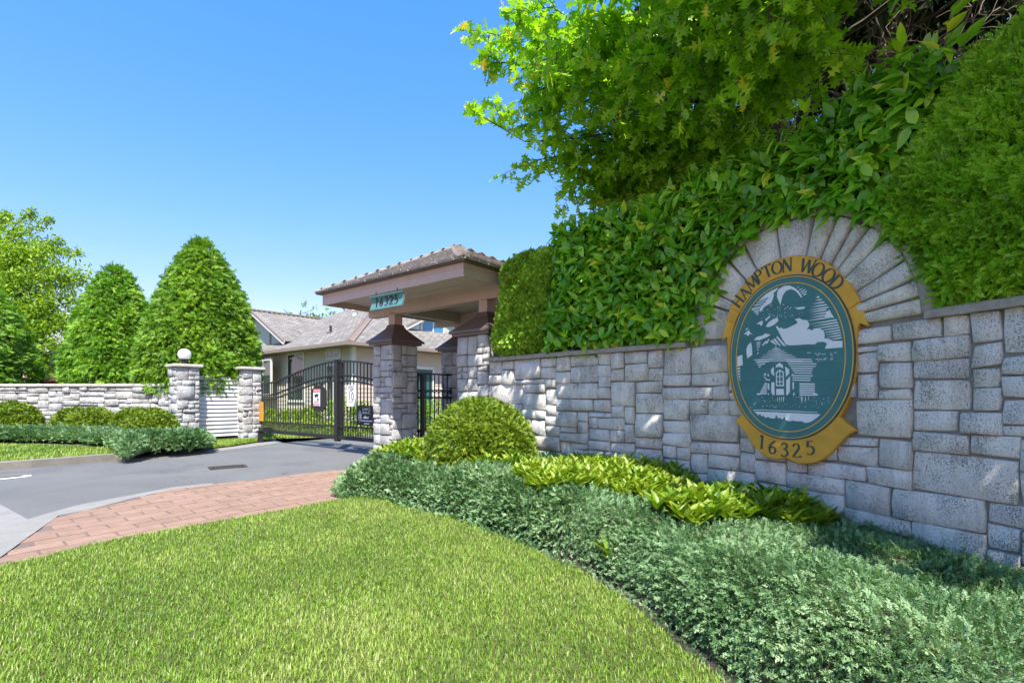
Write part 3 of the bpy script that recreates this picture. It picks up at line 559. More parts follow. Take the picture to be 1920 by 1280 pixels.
bd = (lawn_edge[4] - lawn_edge[1]); bd.z = 0; bd.normalize()          # the long joints
bn = Vector((-bd.y, bd.x, 0))
b0 = lawn_edge[3].copy()
BL, BW = .35, .17
bricks = []
for j in range(-20, 26):
    for i in range(-14, 17):
        x0 = (i + (.5 if j % 2 else 0)) * BL; y0 = j * BW
        g = .009
        q = [(x0 + g, y0 + g), (x0 + BL - g, y0 + g), (x0 + BL - g, y0 + BW - g), (x0 + g, y0 + BW - g)]
        W2 = [tuple((b0 + bd * u + bn * v)[:2]) for u, v in q]
        c = np.array(W2).mean(0)
        inside = in_poly(np.array(W2 + [tuple(c)]), wp)
        if inside.sum() < 3: continue
        if inside.sum() < 5:
            # cut at the edges of the walk
            for k in range(len(wp)):
                a, b2 = wp[k], wp[(k + 1) % len(wp)]
                if not W2: break
                m = ((a[0] + b2[0]) / 2, (a[1] + b2[1]) / 2)
                if dist_path(np.array([c]), [a, b2])[0] < .35: W2 = clip_poly(W2, b2, a)
            if len(W2) < 3: continue
        bricks.append((math.hypot(c[0], c[1]), W2))
bricks.sort(key=lambda t: t[0])
rest = MB()
for k, (d, q) in enumerate(bricks):
    h = .012 + random.uniform(-.0025, .0025)
    n = len(q)
    cx, cy = np.array(q).mean(0)
    b = MB()
    def lift(s, off): return [Vector((cx + (x - cx) * s, cy + (y - cy) * s, ground_z(x, y) + off)) for x, y in q]
    V = lift(1, .0) + lift(1, h - .003) + lift(.97, h)
    F = [(i, (i + 1) % n, n + (i + 1) % n, n + i) for i in range(n)] + [(n + i, n + (i + 1) % n, 2 * n + (i + 1) % n, 2 * n + i) for i in range(n)] + [tuple(range(2 * n, 3 * n))]
    if len({round(v.x, 4) for v in V}) < 3: continue
    if k < 300: part('brick', V, F, M['brick'], walk)
    else: rest.add(V, F)
if rest.V: tag(rest.build('brickwork', M['brick'], walk), kind='stuff')

# pale concrete edge between street and walk, kerbs
def strip(name, top, width_pts, mat, h0, h1):
    """a solid strip between two ground lines, from h0 under to h1 above the ground"""
    n = len(top); V = []
    for a, b in zip(top, width_pts):
        for p in (a, b):
            V.append((p.x, p.y, ground_z(p.x, p.y) + h0)); V.append((p.x, p.y, ground_z(p.x, p.y) + h1))
    F = []
    for i in range(n - 1):
        o = 4 * i
        F += [(o + 1, o + 3, o + 7, o + 5), (o, o + 1, o + 5, o + 4), (o + 2, o + 6, o + 7, o + 3)]
    F += [(0, 2, 3, 1), (4 * n - 4, 4 * n - 3, 4 * n - 1, 4 * n - 2)]
    return tag(part(name, V, F, mat), kind='structure')


inner = [at(*p) for p in [(0, 1046), (55, 1006), (110, 967), (165, 956.5), (250, 934.5), (325, 917.5), (400, 908.5)]]
outer = [at(*p) for p in [(0, 1000), (40, 978), (90, 963), (152, 946), (245, 929), (322, 914), (398, 906.5)]]
strip('concrete_edging', [inner[0] + wdir * 1.8] + inner, [outer[0] + wdir * 1.8 + Vector((-.25, 0, 0))] + outer, M['concrete'], -.05, .008)
sheet('concrete_apron', [tuple(at(*p)[:2]) for p in [(0, 945), (52, 973), (38, 979), (0, 1001)]] + [(-3.9, 3.2), (-4.6, 3.6), (-5.2, 4.6)], .001, M['concrete'])
# far kerb, left
kf = [at(*p) for p in [(-160, 899), (0, 881), (60, 876), (120, 871), (180, 866), (243, 861)]]
kd = [Vector((-.12, .13, 0))] * 6
kerb = strip('kerb', kf, [p + d for p, d in zip(kf, kd)], M['concrete_dk'], -.05, .115)
strip('gutter_strip', [at(*p, off=0) for p in [(243, 862), (310, 857), (375, 850), (440, 842), (500, 834), (530, 829)]],
      [at(*p, off=0) for p in [(243, 856), (300, 851), (372, 845), (438, 837), (488, 829), (515, 825)]], M['concrete'], -.05, .006)
# white road marking at the left edge of the picture
a, b = at(0, 896.5), at(56, 890.5)
dv = (a - b).normalized()
q = [at(57, 889.8), at(60, 891.5), at(52, 893.5), at(0, 899) + dv * 0, at(0, 899) + dv * 2.5, at(0, 895.3) + dv * 2.5, at(0, 895.3)]
sheet('road_marking', [tuple(p[:2]) for p in q], .002, M['paint'])
q = [at(-20, 899), at(46, 892.3), at(40, 891.6), at(-20, 897.2)]
sheet('road_patch', [tuple(p[:2]) for p in q], .005, M['cast'])

# drain grate in the drive
dg = thing('drain_grate', at(427, 875.5), 'dark cast iron drain grate let into the asphalt drive', 'drain')
c = at(427, 875.5)
ux = (at(462, 873) - at(393, 878)); ux.z = 0; L = ux.length; ux.normalize(); uy = Vector((-ux.y, ux.x, 0))
fr = MB()
for s in (-1, 1):
    fr.box(c + uy * s * .13 + UP * .003, ux, uy, UP, L, .04, .02)
    fr.box(c + ux * s * (L / 2 - .02) + UP * .003, ux, uy, UP, .04, .222, .02)
fr.build('grate_frame', M['cast'], dg)
for i in range(9):
    MB().box(c + ux * (-L / 2 + .08 + i * (L - .16) / 8) + UP * .002, ux, uy, UP, .028, .22, .014).build('bar', M['cast'], dg)
MB().box(c + UP * -.0035, ux, uy, UP, L - .08, .22, .006).build('pit', M['ink'], dg)  # flat black sheet under the bars, the hole's darkness put in as colour

# lawns -------------------------------------------------------------------
bed_front = [at(*p) for p in [(642, 938), (676, 934), (713, 937), (746, 948), (789, 962), (845, 973), (900, 994), (978, 1025), (1040, 1056), (1094, 1075), (1119, 1097), (1166, 1125), (1212, 1162), (1259, 1209), (1306, 1247), (1353, 1280)]]
bdir = (bed_front[-1] - bed_front[-3]).normalized()
bed_end = bed_front[-1] + bdir * 1.6
lawn_poly = [tuple(p[:2]) for p in ([out_l[0]] + lawn_edge[:-1] + bed_front + [bed_end])] + [(bed_end.x - .3, -1.2), (-4.5, -1.2), (out_l[0].x - .4, out_l[0].y - .5)]
sheet('lawn', lawn_poly, .02, M['turf'])
# soil of the planting bed along the sign wall
bed_poly = [tuple(p[:2]) for p in bed_front] + [tuple(bed_end[:2]), (4.6, .6), (4.2, 1.5), (3.5, 3.0), (2.9, 4.4), (1.9, 5.6), (-.3, 7.6), (-.9, 7.6)]
sheet('planting_bed', bed_poly, .012, M['soil'])


# left bed: raised behind the kerb
def left_z(x, y):
    """height of the left lawn and bed: flush with the kerb, rising towards the wall"""
    k = dist_path(np.array([[x, y]]), [tuple(p[:2]) for p in [kf[0] + Vector((-3, -.4, 0))] + kf])[0]
    return ground_z(x, y) + .10 + min(k, 4.0) * .03


ll_front = [p + d for p, d in zip(kf, kd)]
ll_poly = [tuple(p[:2]) for p in ll_front] + [(-6.72, 9.6), (-6.75, 10.4), (-7.2, 11.3), (-7.5, 12.2), (-9, 12.3), (-13, 12.5), (-18, 12.4), (-18, 8), (-13.5, 6.6)]
V = []; F = []
xs = np.arange(-18, -6.5, .25); ys = np.arange(5.5, 12.8, .25)
import bmesh
bm = bmesh.new()
f = bm.faces.new([bm.verts.new((x, y, 0)) for x, y in ll_poly])
bmesh.ops.triangulate(bm, faces=[f])
for x in np.arange(-17.5, -6.5, .5): bmesh.ops.bisect_plane(bm, geom=bm.verts[:] + bm.edges[:] + bm.faces[:], plane_co=(x, 0, 0), plane_no=(1, 0, 0))
for y in np.arange(6, 12.6, .5): bmesh.ops.bisect_plane(bm, geom=bm.verts[:] + bm.edges[:] + bm.faces[:], plane_co=(0, y, 0), plane_no=(0, 1, 0))
for v in bm.verts: v.co.z = left_z(v.co.x, v.co.y)
for fc in bm.faces:
    fc.normal_update()
    if fc.normal.z < 0: fc.normal_flip()
me = bpy.data.meshes.new('garden_lawn'); bm.to_mesh(me); bm.free(); me.materials.append(M['turf'])
tag(put(bpy.data.objects.new('garden_lawn', me)), kind='structure')
# grass verge in front of the slatted screen
verge = [at(*p) for p in [(372, 845), (438, 837), (488, 829), (515, 825)]]
sheet('verge', [tuple(p[:2]) for p in verge] + [(-6.2, 13.6), (-7.4, 14), (-8.2, 12.4), (-7.2, 11.2)], .03, M['turf'])
# inside the gate: lawn in front of the house, pale path
sheet('house_lawn', [(-6.2, 13.6), (-4.6, 14.3), (-2.2, 16.5), (-.5, 20), (-5.5, 24), (-16, 26), (-9, 15)], .01, M['turf'])
sheet('garden_path', [(-4.4, 14.75), (-1.9, 17.0), (-1.4, 16.6), (-3.9, 14.3)], .013, M['concrete'])
sheet('side_lawn', [(-.9, 10.9), (.4, 10.9), (2.5, 16), (.2, 16.8)], .012, M['turf'])
# ================================================================ stone walls
def stone(Mp, s0, s1, z0, z1, d, mat, parent, jit=.008, rough=.006, inset=.016, name='stone'):
    """one quarried stone on a wall face; Mp(s, z, depth) -> point"""
    L = s1 - s0; H = z1 - z0
    eu = min(inset / L, .3); ew = min(inset / H, .3)
    U = [(0, -.02), (0, .72), (eu, .97), (.5, 1.), (1 - eu, .97), (1, .72), (1, -.02)]
    if L > .38: U = U[:3] + [(.35, 1.), (.65, 1.)] + U[4:]
    Wv = [(0, -.02), (0, .72), (ew, .97), (.5, 1.), (1 - ew, .97), (1, .72), (1, -.02)]
    j = [random.uniform(-jit, jit) for _ in range(8)]
    ta, tb = random.uniform(-.012, .012), random.uniform(-.010, .010)
    k = random.uniform(0, 99)
    V = []
    for w, pw in Wv:
        for u, pu in U:
            # corners wander, edges bow a little
            ds = (j[0] * (1 - w) + j[1] * w) * (1 - u) + (j[2] * (1 - w) + j[3] * w) * u
            dz = (j[4] * (1 - u) + j[5] * u) * (1 - w) + (j[6] * (1 - u) + j[7] * u) * w
            p = min(pu, pw)
            if pu < .9 and pw < .9 and p > 0: p *= .75
            cu = (u - .5) * 2; cw = (w - .5) * 2
            rnd = 1 - .03 * (cu * cu) * (cw * cw)
            s = s0 + L * (.5 + (u - .5) * rnd) + ds; z = z0 + H * (.5 + (w - .5) * rnd) + dz
            dep = d * p
            if p > .5:
                dep += (ta * cu + tb * cw) * p + (noise.noise(Vector((s * 9 + k, z * 9, k))) + .5 * noise.noise(Vector((s * 23 + k, z * 23, k)))) * rough
            V.append(Mp(s, z, dep))
    n = len(U); F = []
    for a in range(len(Wv) - 1):
        for b in range(n - 1):
            F.append((a * n + b, a * n + b + 1, (a + 1) * n + b + 1, (a + 1) * n + b))
    return part(name, V, F, mat, parent, smooth=True)


def ashlar(S, Z, us, uz, ok=None, ws=(1, 2, 2, 3, 3, 4), hs=(1, 1, 2, 2, 3), jit=1.0):
    """random squared rubble: rectangles (s0,s1,z0,z1) filling S x Z"""
    nx = max(1, round((S[1] - S[0]) / us)); ny = max(1, round((Z[1] - Z[0]) / uz))
    us = (S[1] - S[0]) / nx; uz = (Z[1] - Z[0]) / ny
    # joints between the cells are not quite even
    xs = [S[0] + us * (i + (random.uniform(-.22, .22) * jit if 0 < i < nx else 0)) for i in range(nx + 1)]
    zs = [Z[0] + uz * (i + (random.uniform(-.16, .16) * jit if 0 < i < ny else 0)) for i in range(ny + 1)]
    occ = np.zeros((nx, ny), bool); out = []
    for y in range(ny):
        for x in range(nx):
            if occ[x, y]: continue
            run = 1
            while x + run < nx and not occ[x + run, y]: run += 1
            w = random.choice(ws); h = random.choice(hs)
            if run - w < min(ws): w = run if run <= max(ws) + 1 else run // 2
            w = min(w, run)
            if h > w: h = max(1, w - (w > 2))
            if w <= 2 and max(ws) > 4: h = random.choice((2, 2, 3))
            h = min(h, ny - y)
            if ny - y - h == 1: h = ny - y if h + 1 <= max(hs) else h - 1 or 1
            occ[x:x + w, y:y + h] = True
            r = (xs[x], xs[x + w], zs[y], zs[y + h])
            if ok is None or ok(r): out.append(r)
    return out


class Path:
    """smooth plan curve; s = metres from the origin point, Mp(s,z,d): d towards the viewer side"""
    def __init__(self, pts, origin=0):
        P = [Vector((p[0], p[1], 0)) for p in pts]
        P = [P[0] * 2 - P[1]] + P + [P[-1] * 2 - P[-2]]
        self.p = []
        for i in range(1, len(P) - 2):
            for k in range(24):
                t = k / 24
                a, b, c, d = P[i - 1:i + 3]
                self.p.append(.5 * (2 * b + (c - a) * t + (2 * a - 5 * b + 4 * c - d) * t * t + (3 * b - a - 3 * c + d) * t ** 3))
        self.p.append(P[-2])
        self.s = [0]
        for a, b in zip(self.p[:-1], self.p[1:]): self.s.append(self.s[-1] + (b - a).length)
        if origin:
            o = Vector((origin[0], origin[1], 0))
            i = min(range(len(self.p)), key=lambda i: (self.p[i] - o).length)
            z0 = self.s[i]; self.s = [v - z0 for v in self.s]
        self.sa = np.array(self.s); self.xa = np.array([v.x for v in self.p]); self.ya = np.array([v.y for v in self.p])

    def pos(self, s):
        return Vector((np.interp(s, self.sa, self.xa), np.interp(s, self.sa, self.ya), 0))

    def tan(self, s):
        return (self.pos(s + .08) - self.pos(s - .08)).normalized()

    def M(self, s, z, d):
        t = self.tan(s); n = Vector((t.y, -t.x, 0))
        p = self.pos(s) + n * d
        return Vector((p.x, p.y, z))


SGN = Vector((2.45, 4.456, 0))
wpath = Path([(-.32, 7.24), (.8, 6.19), (1.87, 5.2), (2.45, 4.456), (2.87, 3.64), (3.12, 3.13), (3.5, 2.2), (3.85, 1.2)], SGN)
WM_ = wpath.M
S0, S1 = wpath.s[0], wpath.s[-1]
wall = thing('stone_wall', WM_(0, 0, 0), 'long curving pale limestone wall with arched middle carrying the oval sign', 'wall')
AR = 1.03


def cap_z(s): return float(np.interp(s, [S0, -1.05, .95, S1], [1.655, 1.668, 1.70, 1.75]))


def bot_z(s):
    p = wpath.pos(s); return ground_z(p.x, p.y) - .06


# mortar core, 0.3 m thick, arched above the sign
ss = sorted(set(list(np.linspace(S0, S1, 60)) + list(np.linspace(-AR, AR, 41))))
V = []; F = []
for s in ss:
    top = cap_z(s) - .05
    if abs(s) < AR: top = max(top, 1.66 + math.sqrt(max(0, AR * AR - s * s)))
    for d in (0, -.30):
        V.append(WM_(s, bot_z(s) - .1, d)); V.append(WM_(s, top, d))
for i in range(len(ss) - 1):
    o = 4 * i
    F += [(o, o + 4, o + 5, o + 1), (o + 1, o + 5, o + 7, o + 3), (o + 2, o + 3, o + 7, o + 6)]
F += [(0, 1, 3, 2), (4 * len(ss) - 4, 4 * len(ss) - 2, 4 * len(ss) - 1, 4 * len(ss) - 3)]
part('core', V, F, M['mortar'], wall)


def warp(z, s):
    """courses lie level under the coping and follow the fall of the ground lower down"""
    t = (z - 0) / 1.6
    return bot_z(s) + (cap_z(s) - .055 - bot_z(s)) * t


def Mwarp(s, z, d): return WM_(s, warp(z, s), d)


def skip(r):
    s0, s1, z0, z1 = r
    cs, cz = (s0 + s1) / 2, (z0 + z1) / 2
    return not (abs(cs) < .34 and .78 < cz < 1.6)          # wholly behind the sign board


random.seed(21)
rects = []
rects += ashlar((S0 + .02, S1 - .02), (0, 1.6), .079, .061, skip, ws=(2, 3, 3, 4, 4, 5, 6, 7), hs=(1, 2, 2, 2, 3, 3, 4))
#, (0, 1.6), .082, .068, skip, ws=(2, 3, 4, 4, 5, 6, 7), hs=(1, 2, 2, 3, 3, 4))
#, (0, 1.6), .088, .070, skip, ws=(3, 4, 4, 5, 6), hs=(2, 2, 3, 4))
# - .02), (0, 1.6), .088, .066, skip, ws=(3, 4, 5, 6, 7), hs=(2, 2, 3, 3, 4))
gap = .0045
for r in rects:
    stone(Mwarp, r[0] + gap, r[1] - gap, r[2] + gap, r[3] - gap, random.uniform(.022, .052), M['stone'], wall, jit=.009, rough=.016, inset=.008)


# voussoirs of the arch round the sign
def Mpol(a, r, d):
    return WM_(r * math.cos(a), 1.665 + r * math.sin(a), d)


ang = 0.0; vs = []
while ang < math.pi - .08:
    w = random.choice([.14, .17, .20, .24, .30, .34])
    if math.pi - ang - w < .12: w = math.pi - ang
    vs.append((ang, ang + w)); ang += w
for a0, a1 in vs:
    r0 = .50 if .5 < (a0 + a1) / 2 < 2.6 else .52
    r1 = .965 + random.uniform(-.012, .01)
    stone(lambda s, z, d: Mpol(s, z, d), a0 + .011, a1 - .011, r0, r1, random.uniform(.045, .065), M['stone_arch'], wall, jit=.006, rough=.012, inset=.012)
ang = 0.02
while ang < math.pi - .05:
    w = random.uniform(.16, .3)
    stone(lambda s, z, d: Mpol(s, z, d), ang, min(ang + w - .012, math.pi - .02), .970, 1.045, .066, M['coping'], wall, jit=.004, rough=.006, inset=.014, name='edge_stone')
    ang += w


# concrete coping
def coping(pathM, s0, s1, zf, th, over, back, mat, parent, seg=.95):
    n = max(1, round((s1 - s0) / seg)); L = (s1 - s0) / n
    for i in range(n):
        a, b = s0 + i * L + .002, s0 + (i + 1) * L - .002
        V = []; F = []
        st = np.linspace(a, b, 9)
        for s in st:
            z = zf(s) + noise.noise(Vector((s * 6, 0, 3))) * .003
            for d, zz in ((over, z - th), (over + .004, z - .012), (over - .010, z), (-back, z), (-back, z - th)):
                V.append(pathM(s, zz + noise.noise(Vector((s * 11, d * 30, zz * 9))) * .003, d + noise.noise(Vector((s * 13, zz * 40, 7))) * .004))
        for k in range(len(st) - 1):
            for q in range(5): F.append((k * 5 + q, (k + 1) * 5 + q, (k + 1) * 5 + (q + 1) % 5, k * 5 + (q + 1) % 5))
        F += [tuple(range(5)), tuple((len(st) - 1) * 5 + q for q in reversed(range(5)))]
        part('coping_slab', V, F, mat, parent)


coping(WM_, S0, -1.02, cap_z, .055, .085, .36, M['coping'], wall)
coping(WM_, 1.0, S1, cap_z, .06, .095, .36, M['coping'], wall)


# ---------------------------------------------------------------- left garden wall
lpath = Path([(-18.2, 12.35), (-14, 12.55), (-11, 12.45), (-9, 12.35), (-7.95, 12.25)])
lw = thing('garden_wall', (-11, 12.4, .2), 'low pale split limestone wall in front of the clipped conifers', 'wall')
LS = lpath.s[-1]
LZ = 1.42
V = []; F = []
ls = np.linspace(0, LS, 30)
for s in ls:
    for d in (0, -.3):
        V.append(lpath.M(s, 0, d)); V.append(lpath.M(s, LZ - .05, d))
for i in range(len(ls) - 1):
    o = 4 * i
    F += [(o, o + 4, o + 5, o + 1), (o + 1, o + 5, o + 7, o + 3), (o + 2, o + 3, o + 7, o + 6)]
part('core', V, F, M['mortar'], lw)
random.seed(5)
lr = ashlar((2.5, LS), (.38, LZ - .055), .088, .058, None, ws=(2, 3, 4, 5, 6), hs=(1, 2, 2, 3, 3))
for r in lr:
    stone(lpath.M, r[0] + .006, r[1] - .006, r[2] + .006, r[3] - .006, random.uniform(.025, .07), M['stone_left'], lw, jit=.012, rough=.018, inset=.010)
coping(lpath.M, 2.4, LS, lambda s: LZ + .01, .06, .08, .36, M['coping_lt'], lw, 1.2)


# ---------------------------------------------------------------- square stone pillars
def square_faces(c, hw, axes):
    """face mappings of a square pillar turned to axes (ex, ey)"""
    ex, ey = axes; out = []
    for nrm, tan in ((-ey, ex), (ex, ey), (ey, -ex), (-ex, -ey)):
        def Mp(s, z, d, nrm=nrm, tan=tan): 
            p = c + nrm * (hw + d) + tan * s
            return Vector((p.x, p.y, z))
        out.append(Mp)
    return out


def pillar_stones(parent, c, hw, axes, z0, z1, faces, mat, us=.12, uz=.09, dmin=.025, dmax=.045, rough=.007, jit=.007):
    MB().box(Vector((c.x, c.y, (z0 + z1) / 2)), axes[0], axes[1], UP, 2 * hw, 2 * hw, z1 - z0).build('core', M['mortar'], parent)
    mp = square_faces(Vector((c.x, c.y, 0)), hw, axes)
    for k, f in enumerate(faces):
        rr = ashlar((-hw - .02, hw + .02), (z0, z1), us, uz, None, ws=(1, 2, 2, 3), hs=(1, 2, 2, 3), jit=.8)
        for r in rr:
            s0, s1 = r[0] + .006, r[1] - .006
            stone(mp[f], s0, s1, r[2] + .006, r[3] - .006, random.uniform(dmin, dmax), mat, parent, jit=jit, rough=rough, inset=.010)


random.seed(11)
AX = (RR, G)      # ex through the gate, ey along it: faces 0 = towards -G, 1 = RR, 2 = G, 3 = -RR
pl = thing('stone_pillar', (-7.66, 12.0, .1), 'square pale stone pillar topped by a white globe lamp', 'pillar', 'stone pillars beside the slatted screen')
pc1 = Vector((-7.64, 11.98, 0))
pillar_stones(pl, pc1, .215, AX, 0, 1.80, (0, 3), M['stone_left'], .13, .105, .03, .06, .012, .010)
MB().box(pc1 + UP * 1.835, RR, G, UP, .60, .60, .07).build('cap', M['coping_lt'], pl, bevel=.015)
pr = thing('stone_pillar', (-6.72, 13.1, .1), 'narrower pale stone pillar between the white slatted screen and the gate', 'pillar', 'stone pillars beside the slatted screen')
pc2 = Vector((-6.74, 13.12, 0))
pillar_stones(pr, pc2, .21, AX, 0, 1.80, (0, 3), M['stone_left'], .13, .105, .025, .05, .012, .010)
MB().box(pc2 + UP * 1.835, RR, G, UP, .60, .60, .07).build('cap', M['coping_lt'], pr, bevel=.015)

gl = thing('globe_lamp', pc1 + UP * 1.87, 'round white globe lamp on a dark base atop the left stone pillar', 'lamp')
MB().tube([pc1 + UP * 1.87, pc1 + UP * 1.89, pc1 + UP * 1.90, pc1 + UP * 1.97, pc1 + UP * 1.99], [.10, .10, .06, .075, .105], 20).build('base', M['iron'], gl)
MB().sphere(pc1 + UP * 2.10, .138, 32, 18).build('globe', M['globe'], gl, smooth=True)

# white slatted screen between the pillars
sc0 = pc1 + RR * .25 + G * .02; sc1 = pc2 - RR * .24 + G * .02
sl = thing('slatted_screen', (sc0 + sc1) / 2, 'white horizontal slatted screen panel between two stone pillars', 'screen')
nS = 15
for i in range(nS):
    z = .20 + i * .098
    a = sc0 + UP * z; b = sc1 + UP * z
    mid = (a + b) / 2
    t = R(26)
    nv = -G
    MB().box(mid, RR, (nv * math.cos(t) + UP * math.sin(t)), (UP * math.cos(t) - nv * math.sin(t)), (b - a).length, .012, .098).build('slat', M['vinyl'], sl)
for p in (sc0, sc1): MB().box(p + UP * .9, RR, G, UP, .05, .06, 1.55).build('jamb', M['vinyl'], sl)
MB().box((sc0 + sc1) / 2 + UP * .09 + G * .03, RR, G, UP, (sc1 - sc0).length, .05, .08).build('bottom_rail', M['iron'], sl)
MB().box((sc0 + sc1) / 2 + UP * .9 + G * .12, RR, G, UP, (sc1 - sc0).length + .2, .04, 1.6).build('backing', M['siding2'], sl)
# ================================================================ roofed gateway
CN = Vector((-2.024, 8.70, 0))                       # nearest edge of the left column
c1 = CN + (G + RR) * .28
c2 = CN - G * 1.86 + RR * .32
c3 = c1 + RR * 1.62
c4 = c2 + RR * 1.62
pav = thing('gateway_pavilion', c1, 'roofed gateway with cedar shake hip roof carried on tall grey stone columns', 'gateway')
CZ = 2.01
random.seed(31)
for c, hw, faces in ((c1, .245, (0, 3, 1)), (c2, .29, (3, 0)), (c3, .245, (3, 0)), (c4, .29, ())):
    col = MB().box(Vector((c.x, c.y, (CZ - .15) / 2)), RR, G, UP, 2 * hw, 2 * hw, CZ + .15).build('column', M['mortar'], pav)
    mp = square_faces(c, hw, (RR, G))
    for f in faces:
        for r in ashlar((-hw - .028, hw + .028), (0.0, CZ), .105, .092, None, ws=(1, 2, 2, 3), hs=(1, 2, 2, 3), jit=.8):
            stone(mp[f], r[0] + .005, r[1] - .005, r[2] + .006, r[3] - .006, random.uniform(.026, .044), M['stone_col'], col, jit=.007, rough=.009)
    # flared metal cap with a stepped lower edge
    e = hw + .115
    prof = [(e - .035, CZ + .0), (e - .035, CZ + .035), (e, CZ + .04), (e, CZ + .075), (e - .02, CZ + .085), (e * .62, CZ + .20), (.125, CZ + .30), (.10, CZ + .37)]
    V = []; F = []
    for a, z in prof:
        for i, j in ((-1, -1), (1, -1), (1, 1), (-1, 1)): V.append(c + RR * i * a + G * j * a + UP * z)
    for k in range(len(prof) - 1):
        for q in range(4): F.append((4 * k + q, 4 * k + (q + 1) % 4, 4 * k + 4 + (q + 1) % 4, 4 * k + 4 + q))
    F += [(3, 2, 1, 0), tuple(4 * (len(prof) - 1) + q for q in range(4))]
    part('column_cap', V, F, M['copper'], pav)
    MB().box(c + UP * ((CZ + .36 + 2.6) / 2), RR, G, UP, .17, .17, 2.6 - CZ - .36).build('post', M['trim'], pav)

FL = Vector((-3.245, 8.80, 0)); FR = Vector((-.629, 6.655, 0))
W_ = (FR - FL).length; DEP = 3.1
BLc = FL + RR * DEP; BRc = FR + RR * DEP
cen = (FL + BRc) / 2
Z0, Z1, ZA = 2.676, 2.862, 3.70
# beams on the posts
bz = 2.665
for a, b in ((FL + RR * (c1 - FL).dot(RR) - G * .05, FL + RR * (c1 - FL).dot(RR) - G * (W_ - .05)), (FL + RR * (c3 - FL).dot(RR) - G * .05, FL + RR * (c3 - FL).dot(RR) - G * (W_ - .05))):
    MB().beam(a + UP * bz, b + UP * bz, .17, .21).build('beam', M['trim'], pav)
for c in (c1, c2):
    k = (c - FL).dot(-G)
    a = FL - G * k + RR * ((c1 - FL).dot(RR) + .086); b = FL - G * k + RR * ((c3 - FL).dot(RR) - .086)
    MB().beam(a + UP * (bz + .012), b + UP * (bz + .012), .15, .18).build('beam', M['trim'], pav)
# soffit boards
nb = 9
for i in range(nb):
    y0 = .03 + i * (DEP - .06) / nb; y1 = y0 + (DEP - .06) / nb - .008
    m = FL + RR * (y0 + y1) / 2 - G * W_ / 2
    MB().box(m + UP * (2.775 + .008 * (i % 2)), G, RR, UP, W_ - .06, y1 - y0, .012).build('soffit_board', M['soffit'], pav)
# fascia: lower board and set-back upper board on each side
for a, b, n in ((FL, FR, -RR), (FR, BRc, -G), (BRc, BLc, RR), (BLc, FL, G)):
    d = (b - a).normalized()
    MB().beam(a + UP * 2.732 + d * .0 - n * .02, b + UP * 2.732 - n * .02 - d * .04, .04, .112).build('fascia', M['trim'], pav)
    MB().beam(a + UP * 2.823 - n * .018, b + UP * 2.823 - n * .018 - d * .036, .036, .066).build('upper_fascia', M['trim'], pav)
# roof deck
ov = .08
e = [FL - RR * ov + G * ov, FR - RR * ov - G * ov, BRc + RR * ov - G * ov, BLc + RR * ov + G * ov]
V = [p + UP * 2.858 for p in e] + [p + UP * 2.876 for p in e] + [cen + UP * ZA]
F = [(3, 2, 1, 0)] + [(i, (i + 1) % 4, 4 + (i + 1) % 4, 4 + i) for i in range(4)] + [(4 + i, 4 + (i + 1) % 4, 8) for i in range(4)]
roof = part('roof', V, F, M['copper'], pav)
random.seed(41)
far_sh = MB(); cnt = 0
apex = cen + UP * ZA
for k in range(4):
    a = e[k] + UP * 2.876; b = e[(k + 1) % 4] + UP * 2.876
    u = (b - a).normalized(); m = (a + b) / 2; foot = a + u * (apex - a).dot(u)
    v = (apex - foot).normalized(); n = u.cross(v)
    if n.z < 0: n = -n
    SL = (apex - foot).length; Wd = (b - a).length
    rows = 13; ex = SL / rows
    for r in range(rows):
        v0 = r * ex - (.02 if r == 0 else 0); v1 = v0 + ex * 1.35
        t0 = max(v0, 0) / SL
        x0 = (apex - a).dot(u) * t0; x1 = Wd - (Wd - (apex - a).dot(u)) * t0
        x = x0 + random.uniform(-.08, 0)
        while x < x1 - .02:
            w = random.uniform(.11, .21)
            xa = max(x, x0); xb = min(x + w, x1)
            x += w
            if xb - xa < .03: continue
            dz = random.uniform(-.003, .004); dv = random.uniform(-.012, .010)
            g = .004; th = .012 + dz * .6
            ll = [(xa + g, v0 + dv, .022 + th), (xb - g, v0 + dv, .022 + th), (xb - g, v1, .006), (xa + g, v1, .006), (xa + g, v0 + dv, .004), (xb - g, v0 + dv, .004), (xb - g, v1, .0), (xa + g, v1, .0)]
            sh = MB(); o = Vector((0, 0, 0))
            P_ = [a + u * q[0] + v * q[1] + n * q[2] for q in ll]
            Fs = [(0, 1, 2, 3), (0, 4, 5, 1), (1, 5, 6, 2), (3, 7, 4, 0)]
            if k < 2 and cnt < 300:
                part('shake', P_, Fs, M['shake'], roof); cnt += 1
            else: far_sh.add(P_, Fs)
    # hip shakes
    h = (apex - a); hl = h.length; h.normalize()
    an = (n + (e[k - 1] - e[k]).normalized() * 0).normalized()
    side = h.cross(UP).normalized(); nn = side.cross(h)
    if nn.z < 0: nn = -nn
    q = 0.0
    while q < hl - .05 and k in (0, 1):
        l0, l1 = q - .01, min(q + .2, hl)
        hs = MB()
        for sgn in (-1, 1):
            pts = [(l0, 0, .062), (l0, .085 * sgn, .032), (l1, .085 * sgn, .012), (l1, 0, .040)]
            hs.add([a + h * x + side * y + nn * z for x, y, z in pts] + [a + h * x + side * y + nn * (z - .02) for x, y, z in pts],
                   [(0, 1, 2, 3), (0, 4, 5, 1), (1, 5, 6, 2), (4, 7, 6, 5)])
        hs.build('hip_shake', M['shake'], roof)
        q += .13
    if k == 2: pass
tag(far_sh.build('shakes', M['shake'], roof), kind='stuff')

